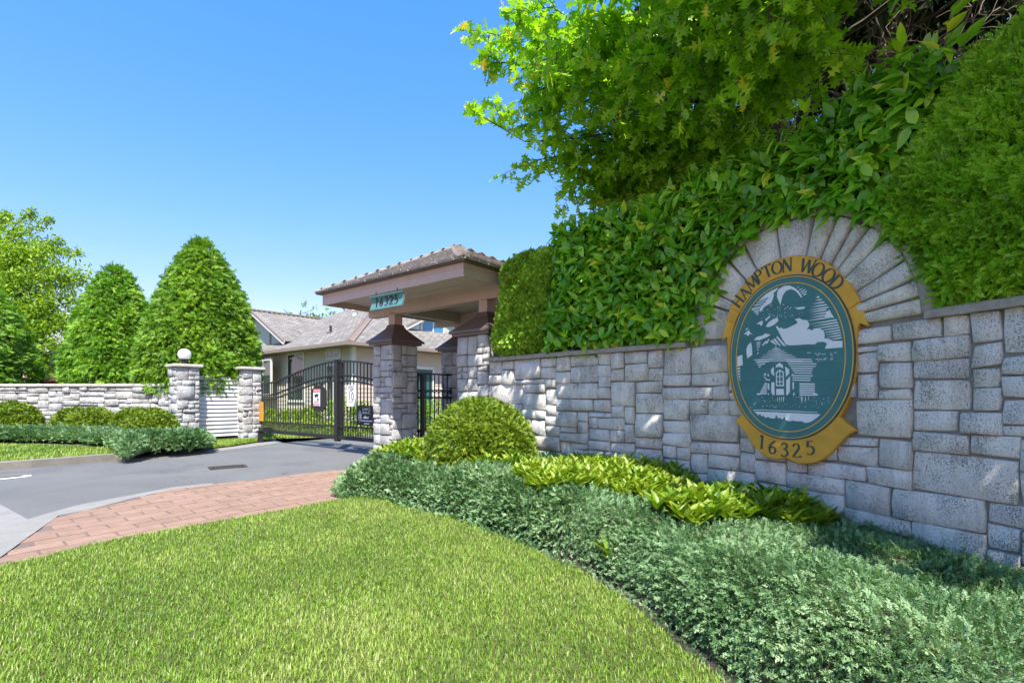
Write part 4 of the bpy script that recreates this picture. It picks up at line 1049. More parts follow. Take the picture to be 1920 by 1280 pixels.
# lettering: strokes whose width follows the pen direction
GL = {
 'H': (.78, [[(.1, 0), (.1, 1)], [(.66, 0), (.66, 1)], [(.1, .5), (.66, .5)], [(.02, .0), (.2, 0)], [(.02, 1), (.2, 1)], [(.57, 0), (.75, 0)], [(.57, 1), (.75, 1)]]),
 'A': (.80, [[(.06, 0), (.38, 1)], [(.36, 1), (.70, 0)], [(.18, .36), (.58, .36)], [(0, 0), (.16, 0)], [(.6, 0), (.8, 0)]]),
 'M': (.98, [[(.1, 0), (.15, 1)], [(.14, 1), (.48, .08)], [(.48, .08), (.82, 1)], [(.81, 1), (.87, 0)], [(.02, 0), (.2, 0)], [(.78, 0), (.96, 0)]]),
 'P': (.66, [[(.12, 0), (.12, 1)], [(.12, .97), (.36, .97), (.52, .90), (.58, .74), (.52, .58), (.36, .5), (.12, .5)], [(.03, 0), (.24, 0)]]),
 'T': (.70, [[(.35, 0), (.35, 1)], [(.03, .96), (.67, .96)], [(.03, .86), (.03, .98)], [(.67, .86), (.67, .98)], [(.25, 0), (.46, 0)]]),
 'O': (.88, [[(.44 + .38 * math.cos(t * math.pi / 12), .5 + .49 * math.sin(t * math.pi / 12)) for t in range(25)]]),
 'N': (.84, [[(.12, 0), (.12, 1)], [(.12, 1), (.70, 0)], [(.70, 0), (.70, 1)], [(.03, 0), (.22, 0)], [(.60, 1), (.80, 1)]]),
 'W': (1.15, [[(.08, 1), (.34, 0)], [(.34, 0), (.58, .98)], [(.56, .98), (.82, 0)], [(.82, 0), (1.06, 1)], [(0, 1), (.2, 1)], [(.98, 1), (1.14, 1)]]),
 'D': (.84, [[(.12, 0), (.12, 1)], [(.12, .97), (.34, .97), (.58, .86), (.70, .66), (.72, .5), (.70, .34), (.58, .14), (.34, .03), (.12, .03)]]),
 '1': (.40, [[(.2, 0), (.2, 1)], [(.04, .86), (.2, .98)], [(.06, 0), (.34, 0)]]),
 '6': (.66, [[(.52, .97), (.34, .86), (.18, .66), (.10, .42), (.12, .2), (.22, .06), (.34, .02), (.48, .08), (.56, .24), (.53, .42), (.42, .52), (.30, .52), (.16, .42)]]),
 '3': (.60, [[(.08, .84), (.2, .96), (.34, .98), (.46, .88), (.47, .72), (.38, .60), (.24, .55), (.40, .5), (.52, .36), (.50, .16), (.36, .03), (.2, .01), (.06, .12)]]),
 '2': (.64, [[(.08, .76), (.16, .92), (.30, .99), (.44, .92), (.50, .76), (.44, .58), (.28, .36), (.06, .03)], [(.06, .03), (.56, .03)], [(.56, .03), (.58, .14)]]),
 '5': (.60, [[(.50, .96), (.16, .96)], [(.16, .96), (.12, .56)], [(.12, .56), (.28, .62), (.44, .55), (.52, .38), (.50, .2), (.38, .06), (.22, .01), (.06, .08)]]),
}


def glyph(name, ch, Mp, u, v, h, rot, mat, parent, thick=.16, thin=.055, d0=0., d1=.004, sx=1.0, bold=None):
    """one letter, centred on (u, v) of the face mapping Mp, as raised strokes"""
    w, strokes = GL[ch]
    mb = MB(); cr, sr = math.cos(rot), math.sin(rot)
    for si, st in enumerate(strokes):
        n = len(st); Lr = []
        for i, (x, y) in enumerate(st):
            a = st[max(i - 1, 0)]; b = st[min(i + 1, n - 1)]
            if n > 3 and st[0] == st[-1] and i in (0, n - 1): a, b = st[-2], st[1]
            dx, dy = b[0] - a[0], b[1] - a[1]; l = math.hypot(dx, dy) or 1
            # a broad pen: strokes falling to the right are heavy, rising ones light
            f = abs(dy) / l
            if ch in 'AMWN' and n == 2 and f > .5:
                f = 1.0 if (dx * dy < 0 and abs(dx) > .05) or (ch == 'M' and si == 3) else .25
            if bold is not None: ww = bold
            else: ww = thin + (thick - thin) * f
            nx, ny = -dy / l * ww / 2, dx / l * ww / 2
            Lr.append(((x + nx, y + ny), (x - nx, y - ny)))
        pts = []
        for q in Lr:
            for (x, y) in q:
                X = (x - w / 2) * h * sx; Y = (y - .5) * h
                pts.append((u + X * cr - Y * sr, v + X * sr + Y * cr))
        k = .0004 * si
        V = [Mp(p[0], p[1], d1 + k) for p in pts] + [Mp(p[0], p[1], d0) for p in pts]
        m = len(pts); F = []
        for i in range(n - 1):
            F += [(2 * i, 2 * i + 1, 2 * i + 3, 2 * i + 2), (2 * i, 2 * i + 2, m + 2 * i + 2, m + 2 * i), (2 * i + 1, m + 2 * i + 1, m + 2 * i + 3, 2 * i + 3)]
        F += [(0, m, m + 1, 1), (m - 2, m - 1, 2 * m - 1, 2 * m - 2)]
        mb.add(V, F)
    return mb.build(name, mat, parent)


# hanging house-number plaque under the eave
pa = Vector((-2.160, 7.91, 0)); pb = Vector((-1.567, 7.425, 0))
pd = (pb - pa).normalized(); pn = Vector((pd.y, -pd.x, 0)); PLW = (pb - pa).length
num = thing('number_plaque', (pa + pb) / 2 + UP * 2.53, 'pale teal hanging plaque with the number 16325 under the gateway eave', 'sign')
def MPl(u, v, d): return pa + pd * u + pn * d + UP * (2.43 + v)
prof = [(.0, .035), (.03, .030), (.07, .012), (.12, .002), (.165, .012), (.19, .030), (.20, .034), (.203, .020), (.19, .0), (.12, -.022), (.05, -.008), (.0, .012)]
V = []
for u in (0, PLW):
    V += [MPl(u, v, d) for v, d in prof]
n = len(prof)
F = [(i, (i + 1) % n, n + (i + 1) % n, n + i) for i in range(n)] + [tuple(range(n)), tuple(range(2 * n - 1, n - 1, -1))]
part('panel', V, F, M['plaque'], num)
MB().box(MPl(PLW / 2, .199, .02), pd, pn, UP, PLW + .02, .05, .016).build('top_rail', M['teal'], num)
for u in (.13, .64): MB().box(MPl(u, .235, .015), pd, pn, UP, .008, .008, .07).build('hanger', M['iron'], num)
xs = [.155, .265, .385, .505, .62]
def MPd(u, v, d):
    return MPl(u, v, .012 + abs(v - .11) * .16 + d)
for ch, x in zip('16325', xs): glyph('digit', ch, MPd, x, .105, .135, 0, M['ink'], num, .16, .08, 0, .005)

# ================================================================ sliding drive gate
GO = Vector((-2.84, 10.20, 0)); TP = 1.119
GN = -RR                                             # towards the street
gate = thing('sliding_gate', GO + G * TP, 'black wrought iron sliding gate with arched top across the drive', 'gate')
T0, T1 = -1.60, 4.74


def gtop(t):
    q = abs(t - TP)
    c = .5 + .5 * math.cos(math.pi * min(q / 3.1, 1))
    return 1.474 + .405 * c ** .72


def GP(t, z, d=0.): return GO + G * t + GN * d + UP * z


def rail(name, f, t0, t1, w, h, n=40):
    V = []; F = []
    ts = np.linspace(t0, t1, n)
    for t in ts:
        for d, z in ((-w / 2, -h / 2), (w / 2, -h / 2), (w / 2, h / 2), (-w / 2, h / 2)): V.append(GP(t, f(t) + z, d))
    for i in range(n - 1):
        for q in range(4): F.append((4 * i + q, 4 * i + (q + 1) % 4, 4 * i + 4 + (q + 1) % 4, 4 * i + 4 + q))
    F += [(0, 3, 2, 1), tuple(4 * (n - 1) + q for q in range(4))]
    return part(name, V, F, M['iron'], gate)


def fr1(t): return gtop(t) - .31 - .0 * t


def fr2(t): return gtop(t) - .43


for s0, s1 in ((T0, TP - .05), (TP + .05, T1)):
    rail('top_rail', lambda t: gtop(t) - .015, s0, s1, .04, .035)
    rail('frieze_rail', fr1, s0, s1, .032, .024); rail('frieze_rail', fr2, s0, s1, .032, .024)
    rail('mid_rail', lambda t: .49, s0, s1, .04, .035, 2); rail('bottom_rail', lambda t: .255, s0, s1, .07, .075, 2)
for t in (T0, T1): MB().box(GP(t, (gtop(t) + .22) / 2), G, GN, UP, .06, .06, gtop(t) - .22).build('stile', M['iron'], gate)
MB().box(GP(TP, 1.03), G, GN, UP, .11, .10, 1.71).build('post', M['iron'], gate)
MB().box(GP(TP, 1.893), G, GN, UP, .13, .12, .016).build('post_cap', M['iron'], gate)
k = 0
t = T0 + .118
ring_me = MB().tube([Vector((.048 * math.cos(a * math.pi / 7), 0, .048 * math.sin(a * math.pi / 7))) for a in range(15)], .008, 4, False)
ring_mesh = mk('ring', ring_me.V, ring_me.F, M['iron'])
rot = Matrix((( G.x, -G.y, 0), (G.y, G.x, 0), (0, 0, 1))).to_4x4()
while t < T1 - .05:
    if abs(t - TP) > .1:
        MB().box(GP(t, (.49 + gtop(t)) / 2), G, GN, UP, .018, .018, gtop(t) - .49).build('picket', M['iron'], gate)
        if abs(t + .059 - TP) > .1 and t + .1 < T1:
            put(bpy.data.objects.new('ring', ring_mesh), gate, Matrix.Translation(GP(t + .059, gtop(t + .059) - .37)) @ rot)
    t += .118
t = T0 + .059
while t < T1 - .03:
    if abs(t - TP) > .08:
        MB().box(GP(t, .39), G, GN, UP, .014, .014, .20).build('short_picket', M['iron'], gate)
    t += .059
# closing bracket and counterweight truss behind
MB().box(GP(TP - .11, 1.03, -.02), G, GN, UP, .07, .05, 1.6).build('post_plate', M['iron'], gate)
gp = thing('gate_guide', at(488, 829), 'short black guide post at the left end of the sliding gate', 'post')
a = at(488, 829.5)
MB().box(a + UP * .135, G, GN, UP, .09, .10, .29).box(a + UP * .285, G, GN, UP, .12, .13, .016).build('guide_post', M['iron'], gp)
MB().box(a + UP * .32 + RR * .12 , G, GN, UP, .25, .22, .10).build('roller', M['iron'], gp)
gc = thing('gate_catch_post', GP(4.86, 0), 'slim dark steel post between the narrow stone pillar and the gate', 'post')
MB().box(GP(4.88, .85, .04), G, GN, UP, .09, .09, 1.70).build('shaft', M['iron'], gc)
MB().box(GP(4.88, 1.705, .04), G, GN, UP, .11, .11, .012).build('cap', M['iron'], gc)

# side panel of the walk gate between the columns
sg = thing('walk_gate', c1 + RR * .8, 'narrow black iron walk gate between the stone columns under the roof', 'gate')
A0 = c1 + RR * .26; A1 = c1 + RR * 1.36; LL = (A1 - A0).length
for z, h in ((1.545, .03), (1.235, .022), (1.085, .022), (.50, .03), (.22, .05)):
    MB().beam(A0 + UP * z, A1 + UP * z, .03, h).build('rail', M['iron'], sg)
for f in (.0, LL): MB().box(A0 + RR * f + UP * .9, G, RR, UP, .045, .045, 1.32).build('stile', M['iron'], sg)
rot2 = Matrix(((RR.x, -RR.y, 0), (RR.y, RR.x, 0), (0, 0, 1))).to_4x4()
f = .11
while f < LL - .04:
    MB().box(A0 + RR * f + UP * 1.02, G, RR, UP, .017, .017, 1.04).build('picket', M['iron'], sg)
    MB().box(A0 + RR * (f + .055) + UP * .37, G, RR, UP, .013, .013, .25).build('short_picket', M['iron'], sg)
    put(bpy.data.objects.new('ring', ring_mesh), sg, Matrix.Translation(A0 + RR * (f + .055) + UP * 1.16) @ rot2 @ Matrix.Scale(1.15, 4))
    f += .11


# ---------------------------------------------------------------- notices on the gate
def gate_pt(px, py):
    """(t, z) on the plane of the gate"""
    a = (px - 960) / FPX; b = (745 - py) / FPX
    t = (GO.x - a * GO.y) / (a * G.y - G.x)
    Y = GO.y + G.y * t
    return t, EYE + b * Y


def text_mesh(name, txt, size, Mp, u, v, mat, parent, d=.003, sx=1.0):
    cu = bpy.data.curves.new('text', 'FONT'); cu.body = txt; cu.size = size; cu.align_x = 'CENTER'; cu.align_y = 'CENTER'
    cu.resolution_u = 3
    o = bpy.data.objects.new('text', cu); COL.objects.link(o)
    dg_ = bpy.context.evaluated_depsgraph_get()
    me = bpy.data.meshes.new_from_object(o.evaluated_get(dg_)); bpy.data.objects.remove(o); bpy.data.curves.remove(cu)
    V = [Mp(u + q.co.x * sx, v + q.co.y, d) for q in me.vertices]
    F = [tuple(p.vertices) for p in me.polygons]
    bpy.data.meshes.remove(me)
    return part(name, V, F, mat, parent)


def notice(name, box, off, mat, label, th=.006):
    t1, z1 = gate_pt(box[0], box[1]); t0, z0 = gate_pt(box[2], box[3])
    t1b, _ = gate_pt(box[0], box[3])
    w = t1 - t0; h = z1 - z0
    th_ = thing(name, GP((t0 + t1) / 2, z0, off), label, 'sign')
    Mp = lambda u, v, d: GP(t1 - u, z0 + v, off + d)
    MB().box(Mp(w / 2, h / 2, -th / 2), G, GN, UP, w, th, h).build('panel', mat, th_)
    return th_, Mp, w, h


# amber notice
th_, Mp, w, h = notice('amber_notice', (483.5, 753, 497, 789), .05, M['orange'], 'small amber notice panel at the left end of the black gate')
for i, k in enumerate((.84, .74, .64, .5, .4, .26, .16)):
    ww = w * (.62, .7, .5, .66, .6, .7, .45)[i]
    MB().box(Mp(w / 2, h * k, .002), G, GN, UP, ww, .002, h * .028).build('print_line', M['trim_dk'], th_)
# warning notice with a camera on a dark shield
t_, z_ = gate_pt(600.5, 747)
sh = thing('shield_plate', GP(t_, z_), 'dark eight-sided iron shield plate mounted on the gate pickets', 'plate')
pw, ph = .30, .29
poly = [(-pw * .45, ph), (pw * .45, ph), (pw, ph * .62), (pw, -ph * .55), (pw * .4, -ph), (-pw * .4, -ph), (-pw, -ph * .55), (-pw, ph * .62)]
mb = MB(); mb.prism(poly, lambda u, v, d: GP(t_ - u, z_ + v, d), .02, .045); mb.build('plate', M['iron'], sh)
for s in (-1, 1): MB().box(GP(t_ - s * .10, z_ + ph + .03, .03), G, GN, UP, .03, .02, .08).build('bracket', M['iron'], sh)
th_, Mp, w, h = notice('warning_sign', (592, 729.5, 604.5, 761.5), .06, M['white'], 'white and red security camera warning sign on the dark shield plate')
MB().box(Mp(w / 2, h * .91, .002), G, GN, UP, w * .96, .002, h * .17).build('red_band', M['red'], th_)
text_mesh('lettering', 'WARNING', .055, Mp, w / 2, h * .91, M['white'], th_, .005, .9)
MB().box(Mp(w / 2, h * .15, .002), G, GN, UP, w * .96, .002, h * .045).build('red_band', M['red'], th_)
MB().box(Mp(w / 2, h * .045, .002), G, GN, UP, w * .96, .002, h * .055).build('red_band', M['red'], th_)
cm = MB()
cm.prism([(.18, .66), (.62, .74), (.80, .66), (.76, .60), (.30, .52)], lambda u, v, d: Mp(u * w, v * h, d), .001, .005)
cm.prism([(.62, .56), (.70, .56), (.62, .46), (.74, .42), (.90, .42), (.90, .37), (.56, .37)], lambda u, v, d: Mp(u * w, v * h, d), .001, .005)
cm.build('camera_picture', M['ink'], th_)
for k, ww in ((.30, .6), (.245, .75)): MB().box(Mp(w / 2, h * k, .002), G, GN, UP, w * ww, .002, h * .025).build('print_line', M['red'], th_)
# speed limit
th_, Mp, w, h = notice('speed_sign', (654.5, 722, 671, 761.5), .055, M['white'], 'white speed limit 10 sign fixed to the gate right of the middle post')
text_mesh('lettering', 'SPEED', .095, Mp, w / 2, h * .88, M['ink'], th_, .003, .82)
text_mesh('lettering', 'LIMIT', .095, Mp, w / 2, h * .72, M['ink'], th_, .003, .82)
text_mesh('lettering', '10', .22, Mp, w / 2, h * .45, M['ink'], th_, .003)
text_mesh('lettering', 'km/h', .075, Mp, w / 2, h * .22, M['ink'], th_, .003)
# black notice half hidden by the column
th_, Mp, w, h = notice('black_notice', (675, 760, 709, 798.5), .05, M['ink'], 'black notice with white lettering partly hidden behind the left stone column')
text_mesh('lettering', 'Look C', .085, Mp, w * .49, h * .84, M['white'], th_, .003)
text_mesh('lettering', 'Auto C', .085, Mp, w * .47, h * .66, M['white'], th_, .003)
for i, an in enumerate(np.linspace(-.9, .9, 6)):
    a0 = Vector((w * .18 - .02 * math.cos(an), h * .46 + .02 * math.sin(an), 0)); 
    MB().prism([(w * .26 - .035 * math.cos(an), h * .46 + .035 * math.sin(an) - .006), (w * .26 - .035 * math.cos(an), h * .46 + .035 * math.sin(an) + .006), (w * .26 - .15 * math.cos(an), h * .46 + .15 * math.sin(an) + .008), (w * .26 - .15 * math.cos(an), h * .46 + .15 * math.sin(an) - .008)], Mp, .001, .004).build('ray', M['white'], th_)
MB().prism([(w * .30, h * .40), (w * .42, h * .50), (w * .52, h * .42), (w * .62, h * .46), (w * .60, h * .36), (w * .32, h * .35)], Mp, .001, .004).build('picture', M['white'], th_)
for k, ww in ((.24, .62), (.10, .3)): MB().box(Mp(w * .5, h * k, .002), G, GN, UP, w * ww, .002, h * .045).build('print_line', M['white'], th_)

# ================================================================ oval entrance sign
SD = Vector((.58778525, -.80901699, 0)); SN = Vector((SD.y, -SD.x, 0)); SO = Vector((2.345, 4.38, 1.44))
sign = thing('entrance_sign', SO, 'large oval carved sign in mustard gold and teal on the arched stone wall', 'sign')
def MS(u, v, d): return SO + SD * u + UP * v + SN * d
# gold board with softened front edge
def inset(poly, k):
    n = len(poly); out = []
    for i in range(n):
        a, b, c = Vector(poly[i - 1]), Vector(poly[i]), Vector(poly[(i + 1) % n])
        d1 = (b - a).normalized(); d2 = (c - b).normalized()
        nrm = Vector((d1.y + d2.y, -d1.x - d2.x)); 
        l = nrm.length
        if l < .3: nrm = Vector((d1.y, -d1.x)); l = 1
        nrm /= l
        cs = max(.5, (d1.dot(d2) + 1) / 2) ** .5
        out.append(tuple(b + nrm * k / cs))
    return out
def smooth_closed(poly, it=1):
    for _ in range(it):
        out = []
        for i in range(len(poly)):
            a, b, c = Vector(poly[i - 1]), Vector(poly[i]), Vector(poly[(i + 1) % len(poly)])
            if (b - a).normalized().dot((c - b).normalized()) < .75: out.append(poly[i])
            else: out += [tuple(a.lerp(b, .75)), tuple(b.lerp(c, .25))]
        poly = out
    return poly
bd_ = smooth_closed(BOARD, 2)
area = sum(bd_[i - 1][0] * bd_[i][1] - bd_[i][0] * bd_[i - 1][1] for i in range(len(bd_)))
if area > 0: bd_ = bd_[::-1]
ins = inset(bd_, .008)
n = len(bd_)
T = tri_poly(ins)
V = [MS(u, v, -.13) for u, v in bd_] + [MS(u, v, -.008) for u, v in bd_] + [MS(u, v, 0) for u, v in ins]
F = [(i, (i + 1) % n, n + (i + 1) % n, n + i) for i in range(n)] + [(n + i, n + (i + 1) % n, 2 * n + (i + 1) % n, 2 * n + i) for i in range(n)]
F += [tuple(2 * n + q for q in t) for t in T]
part('board', V, F, M['gold'], sign)
for nm, pl_, d in (('ribbon_fold', FOLD, .010), ('ribbon_tail', TAIL, .005)):
    for sgn in (1, -1):
        q = [(u * sgn, v) for u, v in pl_]
        if sgn < 0:
            q = [(max(u, -.600), v) for u, v in q]
        MB().prism(q, MS, -.004, d).build(nm, M['gold'], sign)


def oval(a, b, d0, d1, name, mat, parent, a2=None, b2=None, n=96, c=(0, 0)):
    """solid oval disc, or an oval ring when a2, b2 are given"""
    V = []; F = []
    pts = [(math.cos(2 * math.pi * i / n), math.sin(2 * math.pi * i / n)) for i in range(n)]
    f = lambda x: math.copysign(abs(x) ** .94, x)
    pts = [(f(x), f(y)) for x, y in pts]
    if a2 is None:
        V = [MS(c[0] + a * x, c[1] + b * y, d0) for x, y in pts] + [MS(c[0] + a * x, c[1] + b * y, d1) for x, y in pts]
        F = [(i, (i + 1) % n, n + (i + 1) % n, n + i) for i in range(n)] + [tuple(range(n, 2 * n))]
    else:
        V = [MS(c[0] + a * x, c[1] + b * y, d0) for x, y in pts] + [MS(c[0] + a * x, c[1] + b * y, d1) for x, y in pts] + [MS(c[0] + a2 * x, c[1] + b2 * y, d1) for x, y in pts] + [MS(c[0] + a2 * x, c[1] + b2 * y, d0) for x, y in pts]
        F = [(k * n + i, k * n + (i + 1) % n, (k + 1) * n + (i + 1) % n, (k + 1) * n + i) for k in range(3) for i in range(n)]
    return part(name, V, F, mat, parent)


ea, eb = .522, .70
oval(ea, eb, -.003, .006, 'dark_groove', M['teal_dk'], sign)
oval(ea - .012, eb - .012, .0, .012, 'gold_line', M['gold_thin'], sign, ea - .020, eb - .020)
pan = oval(ea - .0215, eb - .0215, .0, .009, 'oval_panel', M['teal'], sign)
oval(ea - .066, eb - .066, .008, .0125, 'gold_line', M['gold_thin'], sign, ea - .074, eb - .074)
# boards of the panel show as fine grooves
for v in (-.46, -.33, -.2, -.07, .06, .19, .32, .45):
    hw_ = (ea - .09) * math.sqrt(max(0, 1 - (v / (eb - .09)) ** 2))
    MB().box(MS(0, v, .0093), SD, SN, UP, 2 * hw_, .001, .0022).build('board_joint', M['teal_dk'], sign)
mb = MB()
for i, pl_ in enumerate(WHITE):
    q = []
    for u, v in pl_:
        rr = math.hypot(u / (ea - .078), v / (eb - .078))
        if rr > 1: u, v = u / rr, v / rr
        q.append((u, v))
    q = [p for k, p in enumerate(q) if (Vector(p) - Vector(q[k - 1])).length > 1e-4]
    if len(q) < 3: continue
    h = .0115 + (i % 7) * .00025
    t3 = tri_poly(q)
    mb.add([MS(u, v, h) for u, v in q] + [MS(u, v, .0088) for u, v in q], [t if True else t for t in t3] + [(k, (k + 1) % len(q), len(q) + (k + 1) % len(q), len(q) + k) for k in range(len(q))])
mb.build('cottage_picture', M['offwhite'], sign)
for ch, u, v in LET:
    an = math.atan2(v * ea / eb * 1.05, u * eb / ea * .9) if False else math.atan2((v - .0) / (eb + .1) ** 2, u / (ea + .1) ** 2) - math.pi / 2
    glyph('letter', ch, MS, u, v, .108, an * .92, M['teal_dk'], sign, .17, .05, -.001, .0035)
for ch, u, v in DIG:
    glyph('digit', ch, MS, u, v, .118, (u - 0) * .35, M['teal_dk'], sign, .15, .05, -.001, .0035)
# ================================================================ house behind the gate
EC = Vector((-5.72, 18.0, 0)); EZ = 3.06; PT = .53


def HP(a, b, z): return EC + G * a + RR * b + UP * z


house = thing('house', HP(4, 4, 0), 'beige house with brown hip roof and gables behind the gate', 'house')


def slope(name, pts, uaxis, mat, parent, th=.03):
    """roof plane through world points with its own shingle coordinates (u along eave, v up the slope)"""
    pts = [Vector(p) for p in pts]
    n = (pts[1] - pts[0]).cross(pts[2] - pts[0]).normalized()
    if n.z < 0: n = -n
    u = Vector(uaxis).normalized(); v = n.cross(u)
    uv = [(p.dot(u), p.dot(v)) for p in pts]
    k = len(pts)
    V = pts + [p - n * th for p in pts]
    F = [tuple(range(k)), tuple(range(2 * k - 1, k - 1, -1))] + [(i, (i + 1) % k, k + (i + 1) % k, k + i) for i in range(k)]
    return part(name, V, F, mat, parent, uv=uv + uv)


LH = 12.5; KA = LH / 2
apx = HP(KA, KA, EZ + PT * KA)
rf = slope('roof', [HP(0, 0, EZ), HP(LH, 0, EZ), apx], G, M['shingle'], house)
slope('roof', [HP(0, 0, EZ), HP(0, 13, EZ), HP(KA, 13, EZ + PT * KA), apx], RR, M['shingle'], house)
slope('roof', [HP(LH, 0, EZ), HP(LH, 13, EZ), HP(KA, 13, EZ + PT * KA), apx], RR, M['shingle'], house)
# hip caps as a row of raised tabs
h = (apx - HP(0, 0, EZ)); hl = h.length; h.normalize(); sd = h.cross(UP).normalized(); nn = sd.cross(h)
if nn.z < 0: nn = -nn
q = .1
while q < hl:
    c = HP(0, 0, EZ) + h * q
    hc = MB()
    for s in (-1, 1):
        hc.add([c + nn * .06, c + sd * s * .17 + nn * .0, c + h * .22 + sd * s * .17 - nn * .015, c + h * .22 + nn * .035, c - nn * .01, c + sd * s * .17 - nn * .04], [(0, 1, 2, 3), (0, 4, 5, 1)])
    hc.build('hip_tile', M['gutter'], house)
    q += .2
# gutters and soffit
MB().beam(HP(-.06, -.06, EZ - .05), HP(LH, -.06, EZ - .05), .11, .12).build('gutter', M['gutter'], house)
MB().beam(HP(-.06, .0, EZ - .05), HP(-.06, 13, EZ - .05), .11, .12).build('gutter', M['gutter'], house)
MB().box(HP(LH / 2, .28, EZ - .10), G, RR, UP, LH, .5, .02).build('soffit', M['gutter'], house)
MB().box(HP(.25, 6.5, EZ - .103), G, RR, UP, .45, 13, .02).build('soffit', M['gutter'], house)


def lap_wall(name, a0, a1, base, axis, nrm, z0, z1, mat, lap=.16):
    """lapped boards: every course leans out over the one below"""
    mb = MB(); z = z0
    while z < z1:
        zz = min(z + lap, z1)
        p0 = base + axis * a0; p1 = base + axis * a1
        mb.add([p0 + nrm * .018 + UP * z, p1 + nrm * .018 + UP * z, p1 + nrm * .004 + UP * zz, p0 + nrm * .004 + UP * zz, p0 + UP * z, p1 + UP * z], [(0, 1, 2, 3), (0, 4, 5, 1)])
        z = zz
    return mb.build(name, mat, house)


FW = EC + RR * .5; RW = EC + G * .5
MB().box(HP(LH / 2, 6.8, (EZ - .15) / 2), G, RR, UP, LH - 1.02, 12.5, EZ - .15).build('wall', M['siding'], house)
lap_wall('siding', .5, LH - .5, FW, G, -RR, 0, EZ - .1, M['siding'])
lap_wall('siding', .5, 13, RW, RR, -G, 0, EZ - .1, M['siding2'])
for a, b in ((.5, .5),):
    MB().box(HP(a, b, 1.48), G, RR, UP, .17, .17, 2.94).build('corner_board', M['wtrim'], house)


def wall_pt(px, py, b=.5):
    """(a, z) on the front wall seen at a photo pixel"""
    k = (px - 960) / FPX
    o = EC + RR * b
    a = (o.x - k * o.y) / (k * G.y - G.x)
    Y = o.y + G.y * a
    return a, EYE + (745 - py) / FPX * Y


def window(box, b, nrm_off, panes, parent=house, tall=None, glass='glass'):
    a1, z1 = wall_pt(box[0], box[1], b); a0, z0 = wall_pt(box[2], box[3], b)
    if tall is not None: z0 = tall
    c = EC + RR * (b - nrm_off) + G * (a0 + a1) / 2 + UP * (z0 + z1) / 2
    w = a1 - a0; h = z1 - z0
    t = .10
    f = MB()
    f.box(c + UP * (h / 2), G, RR, UP, w + t, .06, t).box(c - UP * (h / 2), G, RR, UP, w + t, .06, t)
    f.box(c + G * (w / 2), G, RR, UP, t, .055, h - t).box(c - G * (w / 2), G, RR, UP, t, .055, h - t)
    fo = f.build('window', M['wtrim'], parent)
    MB().box(c - RR * .012, G, RR, UP, w - t + .02, .012, h - t + .02).build('pane', M[glass], fo)
    for i in range(1, panes): MB().box(c - G * (w / 2) + G * w * i / panes, G, RR, UP, .055, .04, h - t).build('mullion', M['wtrim'], fo)
    return fo


window((541, 664, 571, 716), .5, .03, 2, tall=.95)
window((614, 657, 638.5, 671), .5, .03, 3)
# garage-like lower panel door of the front wall, behind the gate
window((614, 684, 640, 716), .5, .03, 2, tall=.35)
# front gable at the left, its ridge running back into the main roof
gb = .87
gz = EZ + PT * 3.98
L_, R_ = HP(11.92, gb, 3.52), HP(5.6, gb, 3.52); top = HP(8.76, gb, gz)
o = -RR * .35
slope('roof', [R_ + o - UP * .0, top + o, HP(8.76, 3.98, gz)], RR, M['shingle'], house)
slope('roof', [L_ + o, top + o, HP(8.76, 3.98, gz)], RR, M['shingle'], house)
slope('roof', [R_ + o + G * 0 - G * .35 * 0, HP(8.76, 3.98, gz), HP(5.6, gb, 3.53)], RR, M['shingle'], house)
MB().add([HP(11.7, gb, 0), HP(5.85, gb, 3.3), HP(8.76, gb, gz - .12), HP(11.7, gb, 3.5), HP(5.85, gb, 0)], [(0, 4, 1, 2, 3)]).build('gable_wall', M['stucco'], house)
for p, q in ((R_, top), (L_, top)):
    MB().beam(p + o * 1.05 - UP * .10, q + o * 1.05 - UP * .10, .04, .16).build('rake_board', M['wtrim'], house)
    MB().beam(p + o * 1.12 - UP * .0, q + o * 1.12 - UP * .0, .05, .07).build('rake_trim', M['gutter'], house)
q = 0
while q < 4.8:
    MB().box(top + o + RR * (q + .1) + UP * .035, RR, G, UP, .17, .22, .06).build('ridge_tile', M['gutter'], house)
    q += .24
# strapwork on the gable and the white arched porch below it
MB().box(HP(7.6, gb - .02, 3.75), G, RR, UP, .14, .04, 1.3).build('gable_strip', M['gutter'], house)
pz = 3.75
P0, P1, Pt = HP(10.3, .0, pz - .95), HP(7.55, .0, pz - .95), HP(8.95, .0, pz + .0)
for p in (P0, P1): MB().beam(p, Pt, .10, .28).build('porch_rake', M['wtrim'], house)
MB().add([P0, P1, Pt], [(0, 1, 2)]).build('porch_glass', M['glass'], house)
MB().box(HP(8.9, -.02, pz - .75), G, RR, UP, .07, .05, .9).build('porch_bar', M['wtrim'], house)
window((481, 676, 510, 720), .05, .03, 2, tall=1.2)
MB().box(HP(7.55, .25, 1.4), G, RR, UP, .25, .5, 2.75).build('porch_post', M['wtrim'], house)
# vents on the front slope
for px, py, kind in ((620, 623, 'pipe'), (665, 591, 'box')):
    k = (px - 960) / FPX; sl_ = (745 - py) / FPX
    # ray against the plane z = EZ + PT*b
    best = min(((abs((EYE + sl_ * Y) - (EZ + PT * (Vector((k * Y, Y, 0)) - EC).dot(RR))), Y) for Y in np.arange(17, 30, .05)))
    Y = best[1]; p = Vector((k * Y, Y, EYE + sl_ * Y))
    if kind == 'pipe': MB().tube([p - UP * .1, p + UP * .28], .05, 10).build('vent_pipe', M['iron'], house); MB().box(p + UP * .0, G, RR, UP, .4, .2, .03).build('vent_flashing', M['gutter'], house)
    else: MB().tube([p - UP * .05, p + UP * .12, p + UP * .2, p + UP * .26], [.1, .1, .16, .10], 12).build('roof_vent', M['vinyl'], house)

